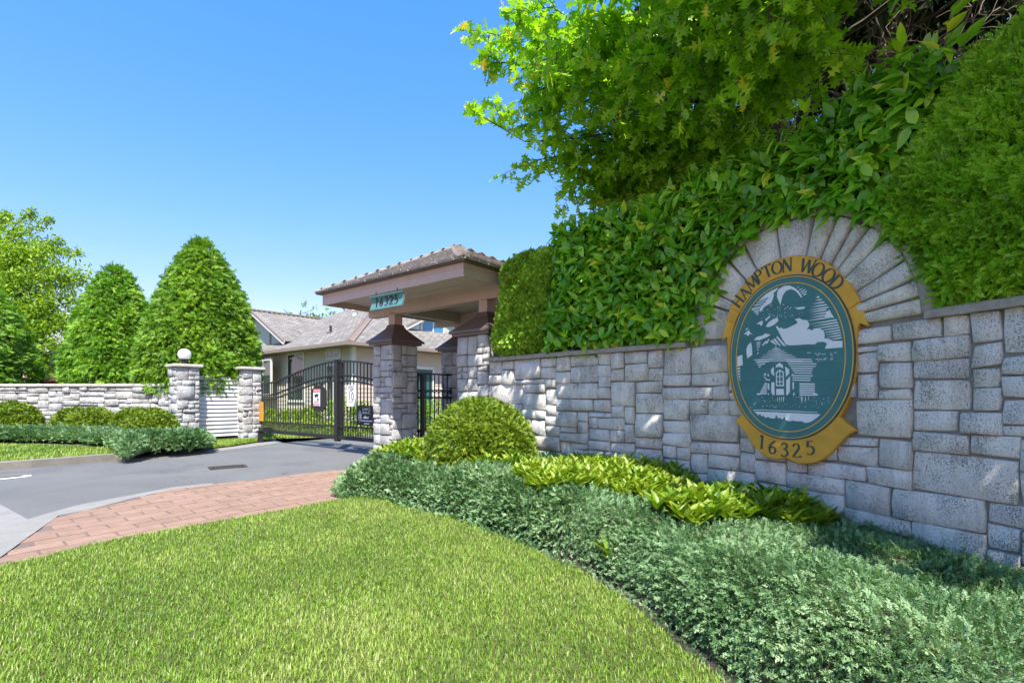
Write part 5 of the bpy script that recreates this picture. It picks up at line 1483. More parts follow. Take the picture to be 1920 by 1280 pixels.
# gable on the right slope, with an arched blue window
ga = 2.09
def right_pt(px, py):
    k = (px - 960) / FPX; o = EC + G * ga
    b = (k * o.y - o.x) / (RR.x - k * RR.y)
    return b, EYE + (745 - py) / FPX * (o.y + RR.y * b)
Af, Aa = HP(ga, 3.95, 4.17), HP(ga, 6.2, 5.36); Ab = HP(ga, 8.45, 4.17)
ov_ = -G * .3
for p in (Af, Ab):
    slope('roof', [p + ov_, Aa + ov_, HP(4.6, 6.2, 5.36)], G, M['shingle'], house)
    MB().beam(p + ov_ * 1.05 - UP * .08, Aa + ov_ * 1.05 - UP * .08, .04, .17).build('rake_board', M['wtrim'], house)
    MB().beam(p + ov_ * 1.15 + UP * .02, Aa + ov_ * 1.15 + UP * .02, .05, .07).build('rake_trim', M['gutter'], house)
MB().add([Af + UP * 0 - UP * .0, Ab, Aa - UP * .08], [(0, 1, 2)]).build('gable_wall', M['stucco'], house)
def wq(px0, px1, ytop, ybot):
    b0, z0 = right_pt(px0, ybot); b1, _ = right_pt(px1, ybot); _, z1 = right_pt((px0 + px1) / 2, ytop)
    return b0, b1, z0, z1
b0, b1, z0, z1 = wq(791, 829, 602, 624)
arch = [(b0, z0), (b1, z0), (b1, z1 - .22), (b1 - .2, z1), (b0 + .2, z1), (b0, z1 - .22)]
def MRt(u, v, d): return HP(ga - d, u, v)
big_ = [(b0 - .1, z0 - .1), (b1 + .1, z0 - .1), (b1 + .1, z1 - .18), (b1 - .15, z1 + .1), (b0 + .15, z1 + .1), (b0 - .1, z1 - .18)]
wo_ = MB().prism(big_, MRt, .0, .05).build('window', M['wtrim'], house)
MB().prism(arch, MRt, .04, .06).build('pane', M['glass_blue'], wo_)
MB().box(MRt((b0 + b1) / 2, (z0 + z1) / 2, .065), RR, G, UP, .06, .03, z1 - z0).build('mullion', M['wtrim'], wo_)
MB().prism([(b0 - 1.0, z0 - .02), (b0 - .18, z0 - .02), (b0 - .18, z1 - .1), (b0 - .75, z0 + .25)], MRt, .0, .04).build('side_light', M['offwhite'], house)
MB().add([MRt(b0 - 1.2, z0 - .12, .02), MRt(b1 + 1.2, z0 - .12, .02), MRt(b1 + .6, z0 - .4, .55), MRt(b0 - .9, z0 - .4, .55)], [(0, 1, 2, 3)]).build('sill_roof', M['wtrim'], house)
# door on the right wall
k = (792 - 960) / FPX; o = EC + G * .5
b = (k * o.y - o.x) / (RR.x - k * RR.y)
MB().box(HP(.47, b, 1.15), RR, G, UP, 1.0, .05, 2.2).build('door', M['door'], house)
for s in (-1, 1): MB().box(HP(.46, b + s * .56, 1.17), RR, G, UP, .12, .07, 2.3).build('door_frame', M['wtrim'], house)
MB().box(HP(.46, b, 2.32), RR, G, UP, 1.24, .07, .12).build('door_frame', M['wtrim'], house)
# garden hose reel by the wall
a_, z_ = wall_pt(504, 764, .3)

# ---------------------------------------------------------------- neighbours behind the left wall
nh = thing('neighbour_house', (-17.5, 21, 0), 'grey roofed house glimpsed between the conifers on the left', 'house')
A_ = Vector((-19.2, 20.0, 0)); gx = Vector((1, .10, 0)).normalized(); gy = Vector((-.1, 1, 0)).normalized()
def NP(x, y, z): return A_ + gx * x + gy * y + UP * z
slope('roof', [NP(0, 0, 2.25), NP(5.5, 0, 2.25), NP(5.5, 3, 3.9), NP(0, 3, 3.9)], gx, M['shingle_grey'], nh)
slope('roof', [NP(0, 6, 2.25), NP(5.5, 6, 2.25), NP(5.5, 3, 3.9), NP(0, 3, 3.9)], gx, M['shingle_grey'], nh)
MB().box(NP(2.75, 3, 1.1), gx, gy, UP, 5.2, 5.4, 2.2).build('wall', M['siding2'], nh)
MB().beam(NP(0, -.05, 2.2), NP(5.5, -.05, 2.2), .1, .12).build('gutter', M['wtrim'], nh)
nh2 = thing('far_house', (-13.2, 24.0, 0), 'brown roof peeping between two clipped conifers', 'house')
B_ = Vector((-16.6, 23.4, 0))
def NP2(x, y, z): return B_ + gx * x + gy * y + UP * z
slope('roof', [NP2(0, 0, 3.0), NP2(5, 0, 3.0), NP2(4, 3, 5.15), NP2(1, 3, 5.15)], gx, M['shingle'], nh2)
MB().box(NP2(2.5, 3, 1.5), gx, gy, UP, 4.6, 5, 3.0).build('wall', M['siding2'], nh2)
fence = thing('wooden_fence', (-13.6, 15.2, 0), 'reddish brown wooden fence behind the low stone wall', 'fence')
for i in range(26):
    x = -16.6 + i * .205
    MB().box(Vector((x, 15.4, .85 + random.uniform(-.01, .01))), (1, 0, 0), (0, 1, 0), UP, .195, .022, 1.5).build('board', M['redfence'], fence)
for z in (1.42, .4): MB().box(Vector((-14.0, 15.36, z)), (1, 0, 0), (0, 1, 0), UP, 5.3, .05, .09).build('rail', M['redfence'], fence)
MB().box(Vector((-14.0, 15.38, 1.63)), (1, 0, 0), (0, 1, 0), UP, 5.3, .12, .04).build('top_rail', M['redfence'], fence)
# ================================================================ leaves and plants
def unit(A):
    return A / np.maximum(np.linalg.norm(A, axis=-1, keepdims=True), 1e-9)


def rand_dir(n):
    return unit(rng.normal(size=(n, 3)))


def blade_leaf(W, fold=.2, droop=.15, segs=4, tipp=1.0, fat=.42):
    """broad leaf one unit long along +y, face up +z: folded at the midrib, drooping to the tip"""
    ys = np.linspace(0, 1, segs + 1)
    V = []; F = []
    for y in ys:
        w = W / 2 * (math.sin(math.pi * y ** (.75 if fat < .5 else .6)) ** .8) if 0 < y < 1 else W * .02
        z = -droop * y * y
        V += [(-w, y, z + fold * w), (0, y, z), (w, y, z + fold * w)]
    for i in range(segs):
        o = 3 * i
        for a, b in ((0, 1), (1, 2)):
            F += [(o + a, o + b, o + 3 + b), (o + a, o + 3 + b, o + 3 + a)]
    return np.array(V, float), np.array(F)


def oak_leaf(seed, far=False):
    r = random.Random(seed)
    half = [(0, .015), (.16, .03), (.20, .10), (.27, .21), (.30, .07), (.36, .06), (.44, .30), (.53, .40), (.53, .12), (.60, .08), (.66, .22), (.80, .30), (.77, .10), (.84, .06), (.93, .08), (1.0, .0)]
    mid = [0, .14, .20, .24, .31, .36, .42, .47, .54, .60, .65, .71, .78, .84, .92, 1.0]
    if far:
        ks = (0, 3, 5, 7, 9, 11, 13, 15); half = [half[k] for k in ks]; mid = [mid[k] for k in ks]
    c = r.uniform(.1, .3); V = []; F = []
    for m in mid: V.append((0, m, -.12 * m * m))
    n = len(mid)
    for s in (-1, 1):
        o = len(V)
        for (y, x) in half:
            x *= r.uniform(.85, 1.15)
            V.append((s * x, y + r.uniform(-.01, .01), c * x - .12 * y * y))
        for i in range(n - 1):
            q = (i, i + 1, o + i + 1, o + i) if s > 0 else (i + 1, i, o + i, o + i + 1)
            F += [(q[0], q[1], q[2]), (q[0], q[2], q[3])]
    return np.array(V, float), np.array(F)


def spray(n, half_angle, ll, lw, seed, curve=.1, flat=.35, taper=.5, two=True):
    """feathery shoot one unit long along +y: n scale-leaf twigs left and right of its axis"""
    r = random.Random(seed); V = []; F = []
    def twig(p, d, l, w):
        d = Vector(d).normalized(); s = d.cross(Vector((0, 0, 1)))
        if s.length < .05: s = Vector((1, 0, 0))
        s.normalize(); q = len(V); p = Vector(p)
        if two:
            m = p + d * l * .45 + Vector((0, 0, .03 * l))
            V.extend([tuple(p), tuple(m + s * w * .5), tuple(p + d * l), tuple(m - s * w * .5)])
            F.extend([(q, q + 1, q + 2), (q, q + 2, q + 3)])
        else:
            V.extend([tuple(p - s * w * .5), tuple(p + s * w * .5), tuple(p + d * l)])
            F.append((q, q + 1, q + 2))
    for i in range(n):
        t = (i + .4) / n; s = 1 if i % 2 else -1
        p = (0, t, -curve * t * t)
        l = ll * (1 - taper * t) * r.uniform(.75, 1.2)
        an = half_angle * r.uniform(.8, 1.15)
        twig(p, (s * math.sin(an), math.cos(an), r.uniform(-flat, flat) - curve * t), l, lw)
    twig((0, .72, -curve * .5), (r.uniform(-.1, .1), 1, -curve), .34, lw)
    return np.array(V, float), np.array(F)


def frames(P, Y, N, S):
    """rotation matrices with local y along Y and local z as near N as possible"""
    Y = unit(Y); X = np.cross(Y, N); bad = np.linalg.norm(X, axis=1) < 1e-3
    X[bad] = np.cross(Y[bad], [1., .3, .2]); X = unit(X); Z = np.cross(X, Y)
    return np.stack([X, Y, Z], axis=2) * np.asarray(S)[:, None, None]


def joined(protos, P, Y, N, S, T):
    """many leaves as one array mesh"""
    k = rng.integers(0, len(protos), len(P)); Fm = frames(P, Y, N, S)
    Vs = []; Fs = []; Ts = []; o = 0
    for i, (pv, pf) in enumerate(protos):
        ix = np.nonzero(k == i)[0]
        if not len(ix): continue
        v = np.einsum('nij,vj->nvi', Fm[ix], pv) + P[ix][:, None, :]
        f = pf[None] + (np.arange(len(ix)) * len(pv))[:, None, None] + o
        Vs.append(v.reshape(-1, 3)); Fs.append(f.reshape(-1, 3)); Ts.append(np.repeat(T[ix], len(pv))); o += len(ix) * len(pv)
    return np.concatenate(Vs), np.concatenate(Fs), np.concatenate(Ts)


def foliage(name, protos, P, Y, N, S, T, mat, parent, smooth=True, kind='stuff'):
    V, F, t = joined(protos, P, Y, N, S, np.clip(T, 0, 1))
    o = part(name, V, F, mat, parent, smooth=smooth, tint=t)
    if kind: o['kind'] = kind
    return o


def leaves(name, protos, P, Y, N, S, T, mat, parent, keep=300, rest='foliage', smooth=True, far=None):
    """the leaves that show largest as parts of their own, the others joined"""
    d = np.linalg.norm(P - np.array([0, 0, EYE]), axis=1) / S
    px = P[:, 0] / np.maximum(P[:, 1], .1); pz = (P[:, 2] - EYE) / np.maximum(P[:, 1], .1)
    d[(np.abs(px) > 1.02) | (pz > .79) | (P[:, 1] < .3)] += 1e6
    order = np.argsort(d); big = order[:keep]; sm = order[keep:]
    NT = 6
    cache = {}
    Fm = frames(P, Y, N, S)
    for i in big:
        k = int(rng.integers(0, len(protos))); tb = min(NT - 1, int(np.clip(T[i], 0, .999) * NT))
        if (k, tb) not in cache:
            pv, pf = protos[k]
            cache[k, tb] = mk(name, pv, pf, mat, smooth, tint=np.full(len(pv), (tb + .5) / NT))
        m = Matrix([list(Fm[i][r]) + [P[i][r]] for r in range(3)] + [[0, 0, 0, 1]])
        put(bpy.data.objects.new(name, cache[k, tb]), parent, m)
    hid = sm[d[sm] > 1e5] if far else sm[:0]
    if len(hid):
        foliage('outer_' + rest, BROAD, P[hid], Y[hid], N[hid], S[hid], T[hid], mat, parent, smooth); sm = sm[d[sm] <= 1e5]
    if len(sm): foliage(rest, far or protos, P[sm], Y[sm], N[sm], S[sm], T[sm], mat, parent, smooth)


BROAD = [blade_leaf(.62, .3, .15, 2)]


def sample_poly(poly, n):
    q = np.array([p[:2] for p in poly]); lo = q.min(0); hi = q.max(0); out = []
    tot = 0
    while tot < n:
        c = rng.uniform(lo, hi, size=(n * 2, 2)); c = c[in_poly(c, poly)]
        out.append(c); tot += len(c)
    return np.concatenate(out)[:n]


SUNV = np.array(sdir)

# ---------------------------------------------------------------- lawn
def grass(name, polys, n, h, w, zf, label=None, dens_falloff=None, seed=0., parent=None):
    P = sample_poly(polys, n)
    if dens_falloff is not None:
        keep = rng.random(len(P)) < dens_falloff(P); P = P[keep]
    n = len(P)
    patch = nz(np.c_[P, np.zeros(n)], .9, seed) * .45 + nz(np.c_[P, np.zeros(n)], 3.1, seed + 5) * .25 + nz(np.c_[P, np.zeros(n)], 14., seed + 9) * .22
    T = np.clip(.46 + patch * .85 + rng.normal(0, .17, n), 0, .84)
    straw = rng.random(n) < (.05 + .10 * np.clip(patch * 1.5, 0, 1)); T[straw] = rng.uniform(.85, 1, straw.sum())
    hh = h * rng.uniform(.55, 1.25, n) * (1 + .35 * patch)
    az = rng.uniform(0, 2 * np.pi, n); lean = rng.uniform(.15, .95, n)
    cl = nz(np.c_[P, np.zeros(n)], 6., seed + 2) * 3.0
    az = az + cl * .35
    dx = np.cos(az); dy = np.sin(az)
    base = np.c_[P, zf(P)]
    sx = -dy * w / 2; sy = dx * w / 2
    V = np.zeros((n, 5, 3))
    ww = rng.uniform(.7, 1.3, n)
    for k, (t, wd) in enumerate(((0, 1), (0, -1), (.55, -.85), (.55, .85), (1, 0))):
        off = lean * hh * t ** 1.6
        V[:, k, 0] = base[:, 0] + dx * off + sx * wd * ww; V[:, k, 1] = base[:, 1] + dy * off + sy * wd * ww
        V[:, k, 2] = base[:, 2] + hh * t * np.sqrt(np.maximum(.15, 1 - (lean * t * .75) ** 2))
    F = np.array([(0, 1, 2), (0, 2, 3), (3, 2, 4)])[None] + (np.arange(n) * 5)[:, None, None]
    o = part(name, V.reshape(-1, 3), F.reshape(-1, 3), M['grass'], parent, smooth=True, tint=np.repeat(T, 5))
    tag(o, label, 'grass' if label else None, None, 'stuff')
    return o


def gz(P, off=.02): return -.03 * np.clip(8 - P[:, 1], 0, 9) + off


near = [p for p in lawn_poly]
view_poly = [tuple(out_l[0][:2])] + [tuple(p[:2]) for p in lawn_edge[:-1] + bed_front + [bed_end]] + [(bed_end.x - .2, 1.0), (-2.6, 1.0), (-3.6, 2.2)]
grass('grass', view_poly, 180000, .029, .0044, gz, 'sunlit mown grass of the front lawn', lambda P: np.clip(3.0 / np.maximum(P[:, 1], .5), .35, 1.) * (np.abs(P[:, 0] / np.maximum(P[:, 1], .3)) < 1.3), 1.3)
# left lawn
lz_path = [tuple(p[:2]) for p in [kf[0] + Vector((-3, -.4, 0))] + kf]
def lzf(P):
    return -.03 * np.clip(8 - P[:, 1], 0, 9) + .10 + np.minimum(dist_path(P, lz_path), 4.0) * .03
left_grass_poly = [tuple((p + Vector((0, .02, 0)))[:2]) for p in ll_front] + [(-6.85, 9.4), (-7.6, 9.75), (-9, 9.95), (-12, 9.9), (-16, 9.9), (-13, 6.9)]
grass('garden_grass', left_grass_poly, 26000, .05, .011, lzf, 'mown grass of the lawn strip behind the left kerb', None, 4.2)
grass('verge_grass', [tuple(p[:2]) for p in verge] + [(-6.3, 13.3), (-7.0, 13.0), (-7.6, 11.6)], 9000, .07, .012, lambda P: gz(P, .03), 'strip of rough grass below the white slatted screen', None, 2.2)
grass('house_grass', [(-6.1, 13.7), (-4.6, 14.4), (-1.5, 17.5), (-5, 19), (-11.5, 21.5), (-9.5, 16.5)], 16000, .07, .024, lambda P: gz(P, .01), 'grass in front of the house behind the gate', None, 8.2)

# ---------------------------------------------------------------- junipers
JUN = [spray(11, .72, .40, .12, s, .16, .55, .45) for s in range(6)]
JUNF = [spray(8, .8, .5, .20, 20 + s, .16, .55, .45, False) for s in range(5)]
fp = [tuple(p[:2]) for p in bed_front] + [tuple(bed_end[:2])]
wp_ = [tuple((wpath.pos(s))[:2]) for s in np.linspace(S0, S1, 40)]


def bed_top(P, noise_amp=1.0):
    """height of the juniper carpet between the lawn edge and the wall"""
    df = dist_path(P, fp); dw = dist_path(P, wp_)
    t = np.clip(df / (df + dw + 1e-6), 0, 1); t = t * t * (3 - 2 * t)
    y = P[:, 1]
    zf = np.interp(y, [1.5, 3.2, 4.5, 6], [.24, .29, .36, .33]); zw = np.interp(y, [3.1, 4.15, 4.7, 5.3, 6.7], [.07, .10, .19, .30, .34])
    g = gz(P, .0)
    tip = np.clip((P[:, 0] + 2.05) / .5, 0.02, 1); tip = np.sqrt(1 - (1 - tip) ** 2)
    k = np.clip((df - .10) / .30, 0, 1); prof = np.sqrt(1 - (1 - k) ** 2) * tip
    q = np.c_[P, np.zeros(len(P))]
    bumpy = nz(q, 1.7, 3.) * .075 + nz(q, 5., 8.) * .022
    return g + (zf * (1 - t) + zw * t - g + bumpy * noise_amp) * prof, prof


bed_region = fp + [(3.85, 1.2), (3.42, 2.4), (3.1, 3.15), (2.84, 3.65), (2.43, 4.44), (1.75, 5.25), (.9, 6.05), (.1, 6.75), (-.45, 6.9), (-1.3, 7.3), (-1.9, 7.2), (-2.02, 6.75)]


def height_shell(name, poly, topf, step, mat, parent, drop=.05):
    """dark twiggy body below the shoots"""
    q = np.array([p[:2] for p in poly]); lo = q.min(0) - step; hi = q.max(0) + step
    xs = np.arange(lo[0], hi[0], step); ys = np.arange(lo[1], hi[1], step)
    X, Yg = np.meshgrid(xs, ys, indexing='ij'); P = np.c_[X.ravel(), Yg.ravel()]
    ok = in_poly(P, poly); z, pr = topf(P); z = z - drop
    idx = -np.ones(len(P), int); idx[ok] = np.arange(ok.sum())
    V = np.c_[P[ok], z[ok]]; ny = len(ys); F = []
    for i in range(len(xs) - 1):
        for j in range(ny - 1):
            a = [idx[i * ny + j], idx[(i + 1) * ny + j], idx[(i + 1) * ny + j + 1], idx[i * ny + j + 1]]
            if min(a) >= 0: F.append(tuple(int(v) for v in a))
    return part(name, [tuple(v) for v in V], F, mat, parent, smooth=True)


def carpet(poly, topf, n, dens=None):
    P = sample_poly(poly, n)
    if dens is not None: P = P[rng.random(len(P)) < dens(P)]
    e = .03
    z, pr = topf(P); zx, _ = topf(P + [e, 0]); zy, _ = topf(P + [0, e])
    Nn = unit(np.c_[-(zx - z) / e, -(zy - z) / e, np.ones(len(P))])
    return np.c_[P, z], Nn, pr


# patches where the golden ground cover grows instead of juniper
patch_a = [(-1.85, 6.75), (-1.75, 7.5), (-1.1, 7.7), (-.9, 7.2), (-.25, 5.75), (.42, 5.55), (.40, 5.25), (-.35, 5.45), (-1.25, 6.1)]
patch_b = [(.02, 4.95), (.28, 5.75), (.75, 6.0), (1.75, 5.2), (1.85, 4.9), (1.5, 4.15), (.95, 3.9), (.8, 4.3), (.45, 4.2), (.2, 4.4)]
patch_c = [(.98, 3.55), (1.4, 4.1), (1.9, 4.85), (2.25, 4.5), (2.55, 4.08), (2.3, 3.75), (1.75, 3.72), (1.2, 3.4)]

jh = thing('juniper_hedge', (.3, 5.0, 0), 'low blue green spreading juniper filling the bed between the front lawn and sign wall', 'juniper')
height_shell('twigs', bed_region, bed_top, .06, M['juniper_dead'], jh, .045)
P, Nn, pr = carpet(bed_region, bed_top, 42000, lambda P: np.clip((3.0 / np.maximum(P[:, 1], 1.)) ** 1.1, .35, 1) * (P[:, 0] / P[:, 1] < 1.3))
# more shoots on the steep front
df = dist_path(P[:, :2], fp)
fP, fN, fpr = carpet(bed_region, bed_top, 26000, lambda P: (dist_path(P, fp) < .36) * (P[:, 0] / P[:, 1] < 1.15))
# and the nearly upright face towards the lawn
fq = np.array(fp); sg_ = np.linalg.norm(np.diff(fq, axis=0), axis=1); cs_ = np.r_[0, np.cumsum(sg_)]
nf = 13000
u_ = rng.uniform(0, cs_[-1], nf * 2); u_ = u_[rng.random(nf * 2) < np.interp(u_, [0, cs_[-1]], [.35, 1])][:nf]; nf = len(u_)
bx_ = np.interp(u_, cs_, fq[:, 0]); by_ = np.interp(u_, cs_, fq[:, 1])
k_ = np.clip(np.searchsorted(cs_, u_) - 1, 0, len(sg_) - 1); tx_ = np.diff(fq, axis=0)[k_] / sg_[k_][:, None]
hh_ = rng.uniform(.10, 1., nf); dd_ = .09 + .30 * (1 - np.sqrt(1 - hh_ ** 2))
P2_ = np.c_[bx_ - tx_[:, 1] * dd_, by_ + tx_[:, 0] * dd_]
z2_, _ = bed_top(P2_); ok_ = (P2_[:, 0] / P2_[:, 1] < 1.1) & (z2_ > gz(P2_, .03))
zx_, _ = bed_top(P2_ + [.02, 0]); zy_, _ = bed_top(P2_ + [0, .02])
N2_ = unit(np.c_[-(zx_ - z2_) / .02, -(zy_ - z2_) / .02, np.ones(nf)])
P = np.r_[P, fP, np.c_[P2_, z2_][ok_]]; Nn = np.r_[Nn, fN, N2_[ok_]]
inp = in_poly(P, patch_a) | in_poly(P, patch_b) | in_poly(P, patch_c)
keep = ~inp | (rng.random(len(P)) < .25)
P = P[keep]; Nn = Nn[keep]; n = len(P)
out = np.c_[-np.ones(n) * .55, -np.ones(n) * .65, np.zeros(n)]
q = np.c_[P[:, :2], np.zeros(n)]
swirl = nz(q, 2.2, 12.) * 2.6
out = np.c_[out[:, 0] * np.cos(swirl) - out[:, 1] * np.sin(swirl), out[:, 0] * np.sin(swirl) + out[:, 1] * np.cos(swirl), np.zeros(n)]
Yd = Nn * .75 + out * .6 + rand_dir(n) * .6
P = P - Nn * rng.uniform(.0, .05, n)[:, None]
dead = (nz(P, 3.3, 6.) > .42) & (rng.random(n) < .6) & (Nn[:, 2] < .55)
P = P[~dead]; Nn = Nn[~dead]; Yd = Yd[~dead]; n = len(P)
T = .48 + nz(P, 2.5, 2.) * .4 + rng.normal(0, .26, n)
S = rng.uniform(.050, .088, n) * np.clip(P[:, 1] / 4.2, .8, 1.35)
nearm = P[:, 1] < 4.0
foliage('shoots', JUN, P[nearm], Yd[nearm], Nn[nearm] + rand_dir(nearm.sum()) * .5, S[nearm], T[nearm], M['juniper'], jh)
foliage('far_shoots', JUNF, P[~nearm], Yd[~nearm], Nn[~nearm] + rand_dir((~nearm).sum()) * .5, S[~nearm] * 1.1, T[~nearm], M['juniper'], jh)

# juniper band of the left bed
lj_front = [at(*p, off=.15) for p in [(-200, 837), (-60, 836), (0, 835), (80, 834), (150, 834), (205, 838), (238, 852)]]
lj_tip = [Vector((-6.62, 9.33, .05)), Vector((-6.2, 9.55, .03)), Vector((-5.98, 10.1, .03)), Vector((-6.25, 10.7, .05)), Vector((-7.2, 11.0, .2))]
lj_poly = [tuple(p[:2]) for p in lj_front + lj_tip] + [(-8.2, 11.0), (-10, 11.0), (-13, 11.0), (-15.5, 11.0), (-15.5, 9.9)]
ljp = [tuple(p[:2]) for p in lj_front + lj_tip]


def lj_top(P):
    d = dist_path(P, ljp); k = np.clip((d + .02) / .28, 0.02, 1); pr = np.sqrt(1 - (1 - k) ** 2)
    g = np.maximum(lzf(P), gz(P, 0)); q = np.c_[P, np.zeros(len(P))]
    hh = np.interp(P[:, 0], [-15, -7.4, -6.6, -6], [.21, .21, .36, .36]) + nz(q, 1.2, 3.) * .06 + nz(q, 4., 8.) * .03
    g = np.where(P[:, 0] > -7.4, np.interp(P[:, 0], [-7.4, -6.5], [1, 0]) * g, g)
    return g + hh * pr, pr


jl = thing('juniper_hedge', (-9, 10.4, .2), 'low blue green juniper band edging the left lawn in front of round bushes', 'juniper')
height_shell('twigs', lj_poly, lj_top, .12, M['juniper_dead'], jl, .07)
P, Nn, pr = carpet(lj_poly, lj_top, 10000)
fP, fN, _ = carpet(lj_poly, lj_top, 26000, lambda P: dist_path(P, ljp) < .3)
P = np.r_[P, fP]; Nn = np.r_[Nn, fN]; n = len(P)
foliage('shoots', JUNF, P - Nn * rng.uniform(0, .06, n)[:, None], Nn * .7 + np.array([.2, -.4, .1]) + rand_dir(n) * .6, Nn + rand_dir(n) * .5, rng.uniform(.10, .16, n), .45 + nz(P, 2., 2.) * .35 + rng.normal(0, .2, n), M['juniper'], jl)

# ---------------------------------------------------------------- golden ground cover
GLEAF = [blade_leaf(.34, .5, d, 3) for d in (.05, .18, .3)]


def rosettes(name, poly, topf, n, size, h, label, nl=7, tint=0., group=None, keep=300):
    c = np.array([p[:2] for p in poly]).mean(0)
    th_ = thing(name, (c[0], c[1], gz(np.array([c]))[0]), label, 'ground cover', group)
    C = sample_poly(poly, n)
    pth = [tuple(p[:2]) for p in poly] + [tuple(poly[0][:2])]
    ed = np.clip(dist_path(C, pth) / .15, .45, 1)
    z, _ = topf(C); z = np.maximum(z, gz(C, .12)) + h * ed * rng.uniform(.35, 1.1, n)
    P = []; Y = []; S = []; T = []; st = MB()
    for i in range(n):
        ax = unit(np.array([[rng.normal(0, .28), rng.normal(0, .28) - .12, 1.]]))[0]
        t0 = .42 + rng.normal(0, .2) + tint
        k = int(rng.integers(nl - 2, nl + 2)); a0 = rng.uniform(0, 6.28)
        for j in range(k):
            a = a0 + j * 2.4; f = j / k
            up = .35 + 1.0 * f
            d = np.array([math.cos(a), math.sin(a), up]) + ax * .4
            P.append([C[i, 0], C[i, 1], z[i] + .045 * f - .03]); Y.append(d); S.append(size * rng.uniform(.7, 1.2)); T.append(t0 + .25 * f + rng.normal(0, .08))
        if i % 3 == 0: st.tube([(C[i, 0], C[i, 1], z[i] - h - .1), (C[i, 0] + .01, C[i, 1], z[i] - .02)], .004, 4, False)
    P = np.array(P); Y = np.array(Y); n2 = len(P)
    Nh = np.tile([0., 0., 1.], (n2, 1)) - unit(Y) * .5 + rand_dir(n2) * .15
    st.build('stems', M['twig'], th_)
    leaves('leaf', GLEAF, P, Y, Nh, np.array(S), np.array(T), M['golden'], th_, keep)
    return th_


rosettes('ground_cover', patch_a, lambda P: (bed_top(P)[0] + .02, 0), 620, .105, .10, 'yellow green ground cover at the foot of the round clipped bush', keep=120)
rosettes('ground_cover', patch_b, lambda P: (bed_top(P)[0] + .0, 0), 900, .105, .12, 'broad patch of bright yellow green ground cover against the middle of the wall', keep=300)
rosettes('ground_cover', patch_c, lambda P: (bed_top(P)[0] - .02, 0), 330, .14, .13, 'larger leaved green ground cover below the oval sign', nl=8, tint=-.16, keep=300)
sprig = [(.60, 3.42), (.82, 3.36), (.86, 3.62), (.66, 3.66)]
rosettes('ground_cover', sprig, lambda P: (np.full(len(P), .02), 0), 11, .115, .07, 'small leafy sprig poking through the juniper beside the lawn', nl=8, tint=.0, keep=60)



# ---------------------------------------------------------------- clipped domes
def dome(name, c, rx, ry, rz, n, protos, size, mat, label, cat, group=None, low=-.35, bump_=.05, core='core', power=1.0, seed=0., dens=None):
    th_ = thing(name, (c[0], c[1], c[2] - rz * .5), label, cat, group)
    D = rand_dir(n * 2); D = D[D[:, 2] > low][:n]; n = len(D)
    rad = 1 + nz(D * 2.2 + seed, 1., seed) * bump_ + nz(D * 7 + seed, 1., seed) * bump_ * .5
    E_ = np.sign(D) * np.abs(D) ** power
    P = np.array(c) + E_ * [rx, ry, rz] * rad[:, None]
    Nn = unit(E_ / [rx, ry, rz])
    body = MB(); body.sphere((0, 0, 0), 1, 28, 16)
    Vb = np.array(body.V); Vb = np.array(c) + np.sign(Vb) * np.abs(Vb) ** power * [rx, ry, rz] * .93
    Vb[:, 2] = np.maximum(Vb[:, 2], c[2] - rz * .62)
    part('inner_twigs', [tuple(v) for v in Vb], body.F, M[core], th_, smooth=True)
    Yd = Nn * .8 + rand_dir(n) * .75
    P = P - Nn * rng.uniform(-.015, .05, n)[:, None]
    T = .5 + nz(P, 4., seed) * .3 + rng.normal(0, .2, n)
    foliage('leaves', protos, P, Yd, Nn + rand_dir(n) * .5, rng.uniform(.7, 1.2, n) * size, T, M[mat], th_)
    return th_


SMALL = [spray(7, .9, .6, .40, 40 + s, .1, .8, .3, False) for s in range(4)]
YEW = [spray(9, .8, .5, .20, 50 + s, .1, .6, .3, False) for s in range(5)]
dome('round_bush', (-.38, 6.15, .46), .61, .57, .585, 15000, YEW, .07, 'topiary_r', 'large round clipped yellow green bush in front of the right stone column', 'bush', low=-.75, seed=2., bump_=.035)
tp = [(-10.78, 11.05, .34, .56, 'leftmost clipped dome bush at the picture edge before the low wall'),
      (-9.66, 11.35, .38, .41, 'second clipped dome bush from the left before the low stone wall'),
      (-9.06, 11.1, .36, .44, 'middle clipped dome bush of the five before the low stone wall'),
      (-8.30, 11.3, .38, .41, 'fourth clipped dome bush half hidden behind its right neighbour'),
      (-7.52, 10.75, .30, .475, 'rightmost clipped dome bush in front of the lamp pillar')]
for k, (x, y, z, r, lab) in enumerate(tp):
    dome('dome_bush', (x, y, z), r, r, r * 1.12, 6200, SMALL, .06, 'topiary', lab, 'bush', 'clipped dome bushes before the left wall', low=-.45, seed=3. + k, power=.97)


# ---------------------------------------------------------------- hedges on the wall: pillowed faces over the wall path
def sz(px, py, d=0.):
    """(s, z) on the upright surface over the wall line seen at a photo pixel"""
    k = (px - 960) / FPX
    ss_ = np.linspace(S0 - 1.5, S1, 600)
    pos = np.array([wpath.M(s, 0, d) if s >= S0 else wpath.M(S0, 0, d) + (wpath.pos(S0) - wpath.pos(S0 + .1)).normalized() * (S0 - s) for s in ss_])
    r = pos[:, 0] / pos[:, 1]
    i = int(np.argmin(np.abs(r - k)))
    return float(ss_[i]), EYE + (745 - py) / FPX * float(pos[i, 1])


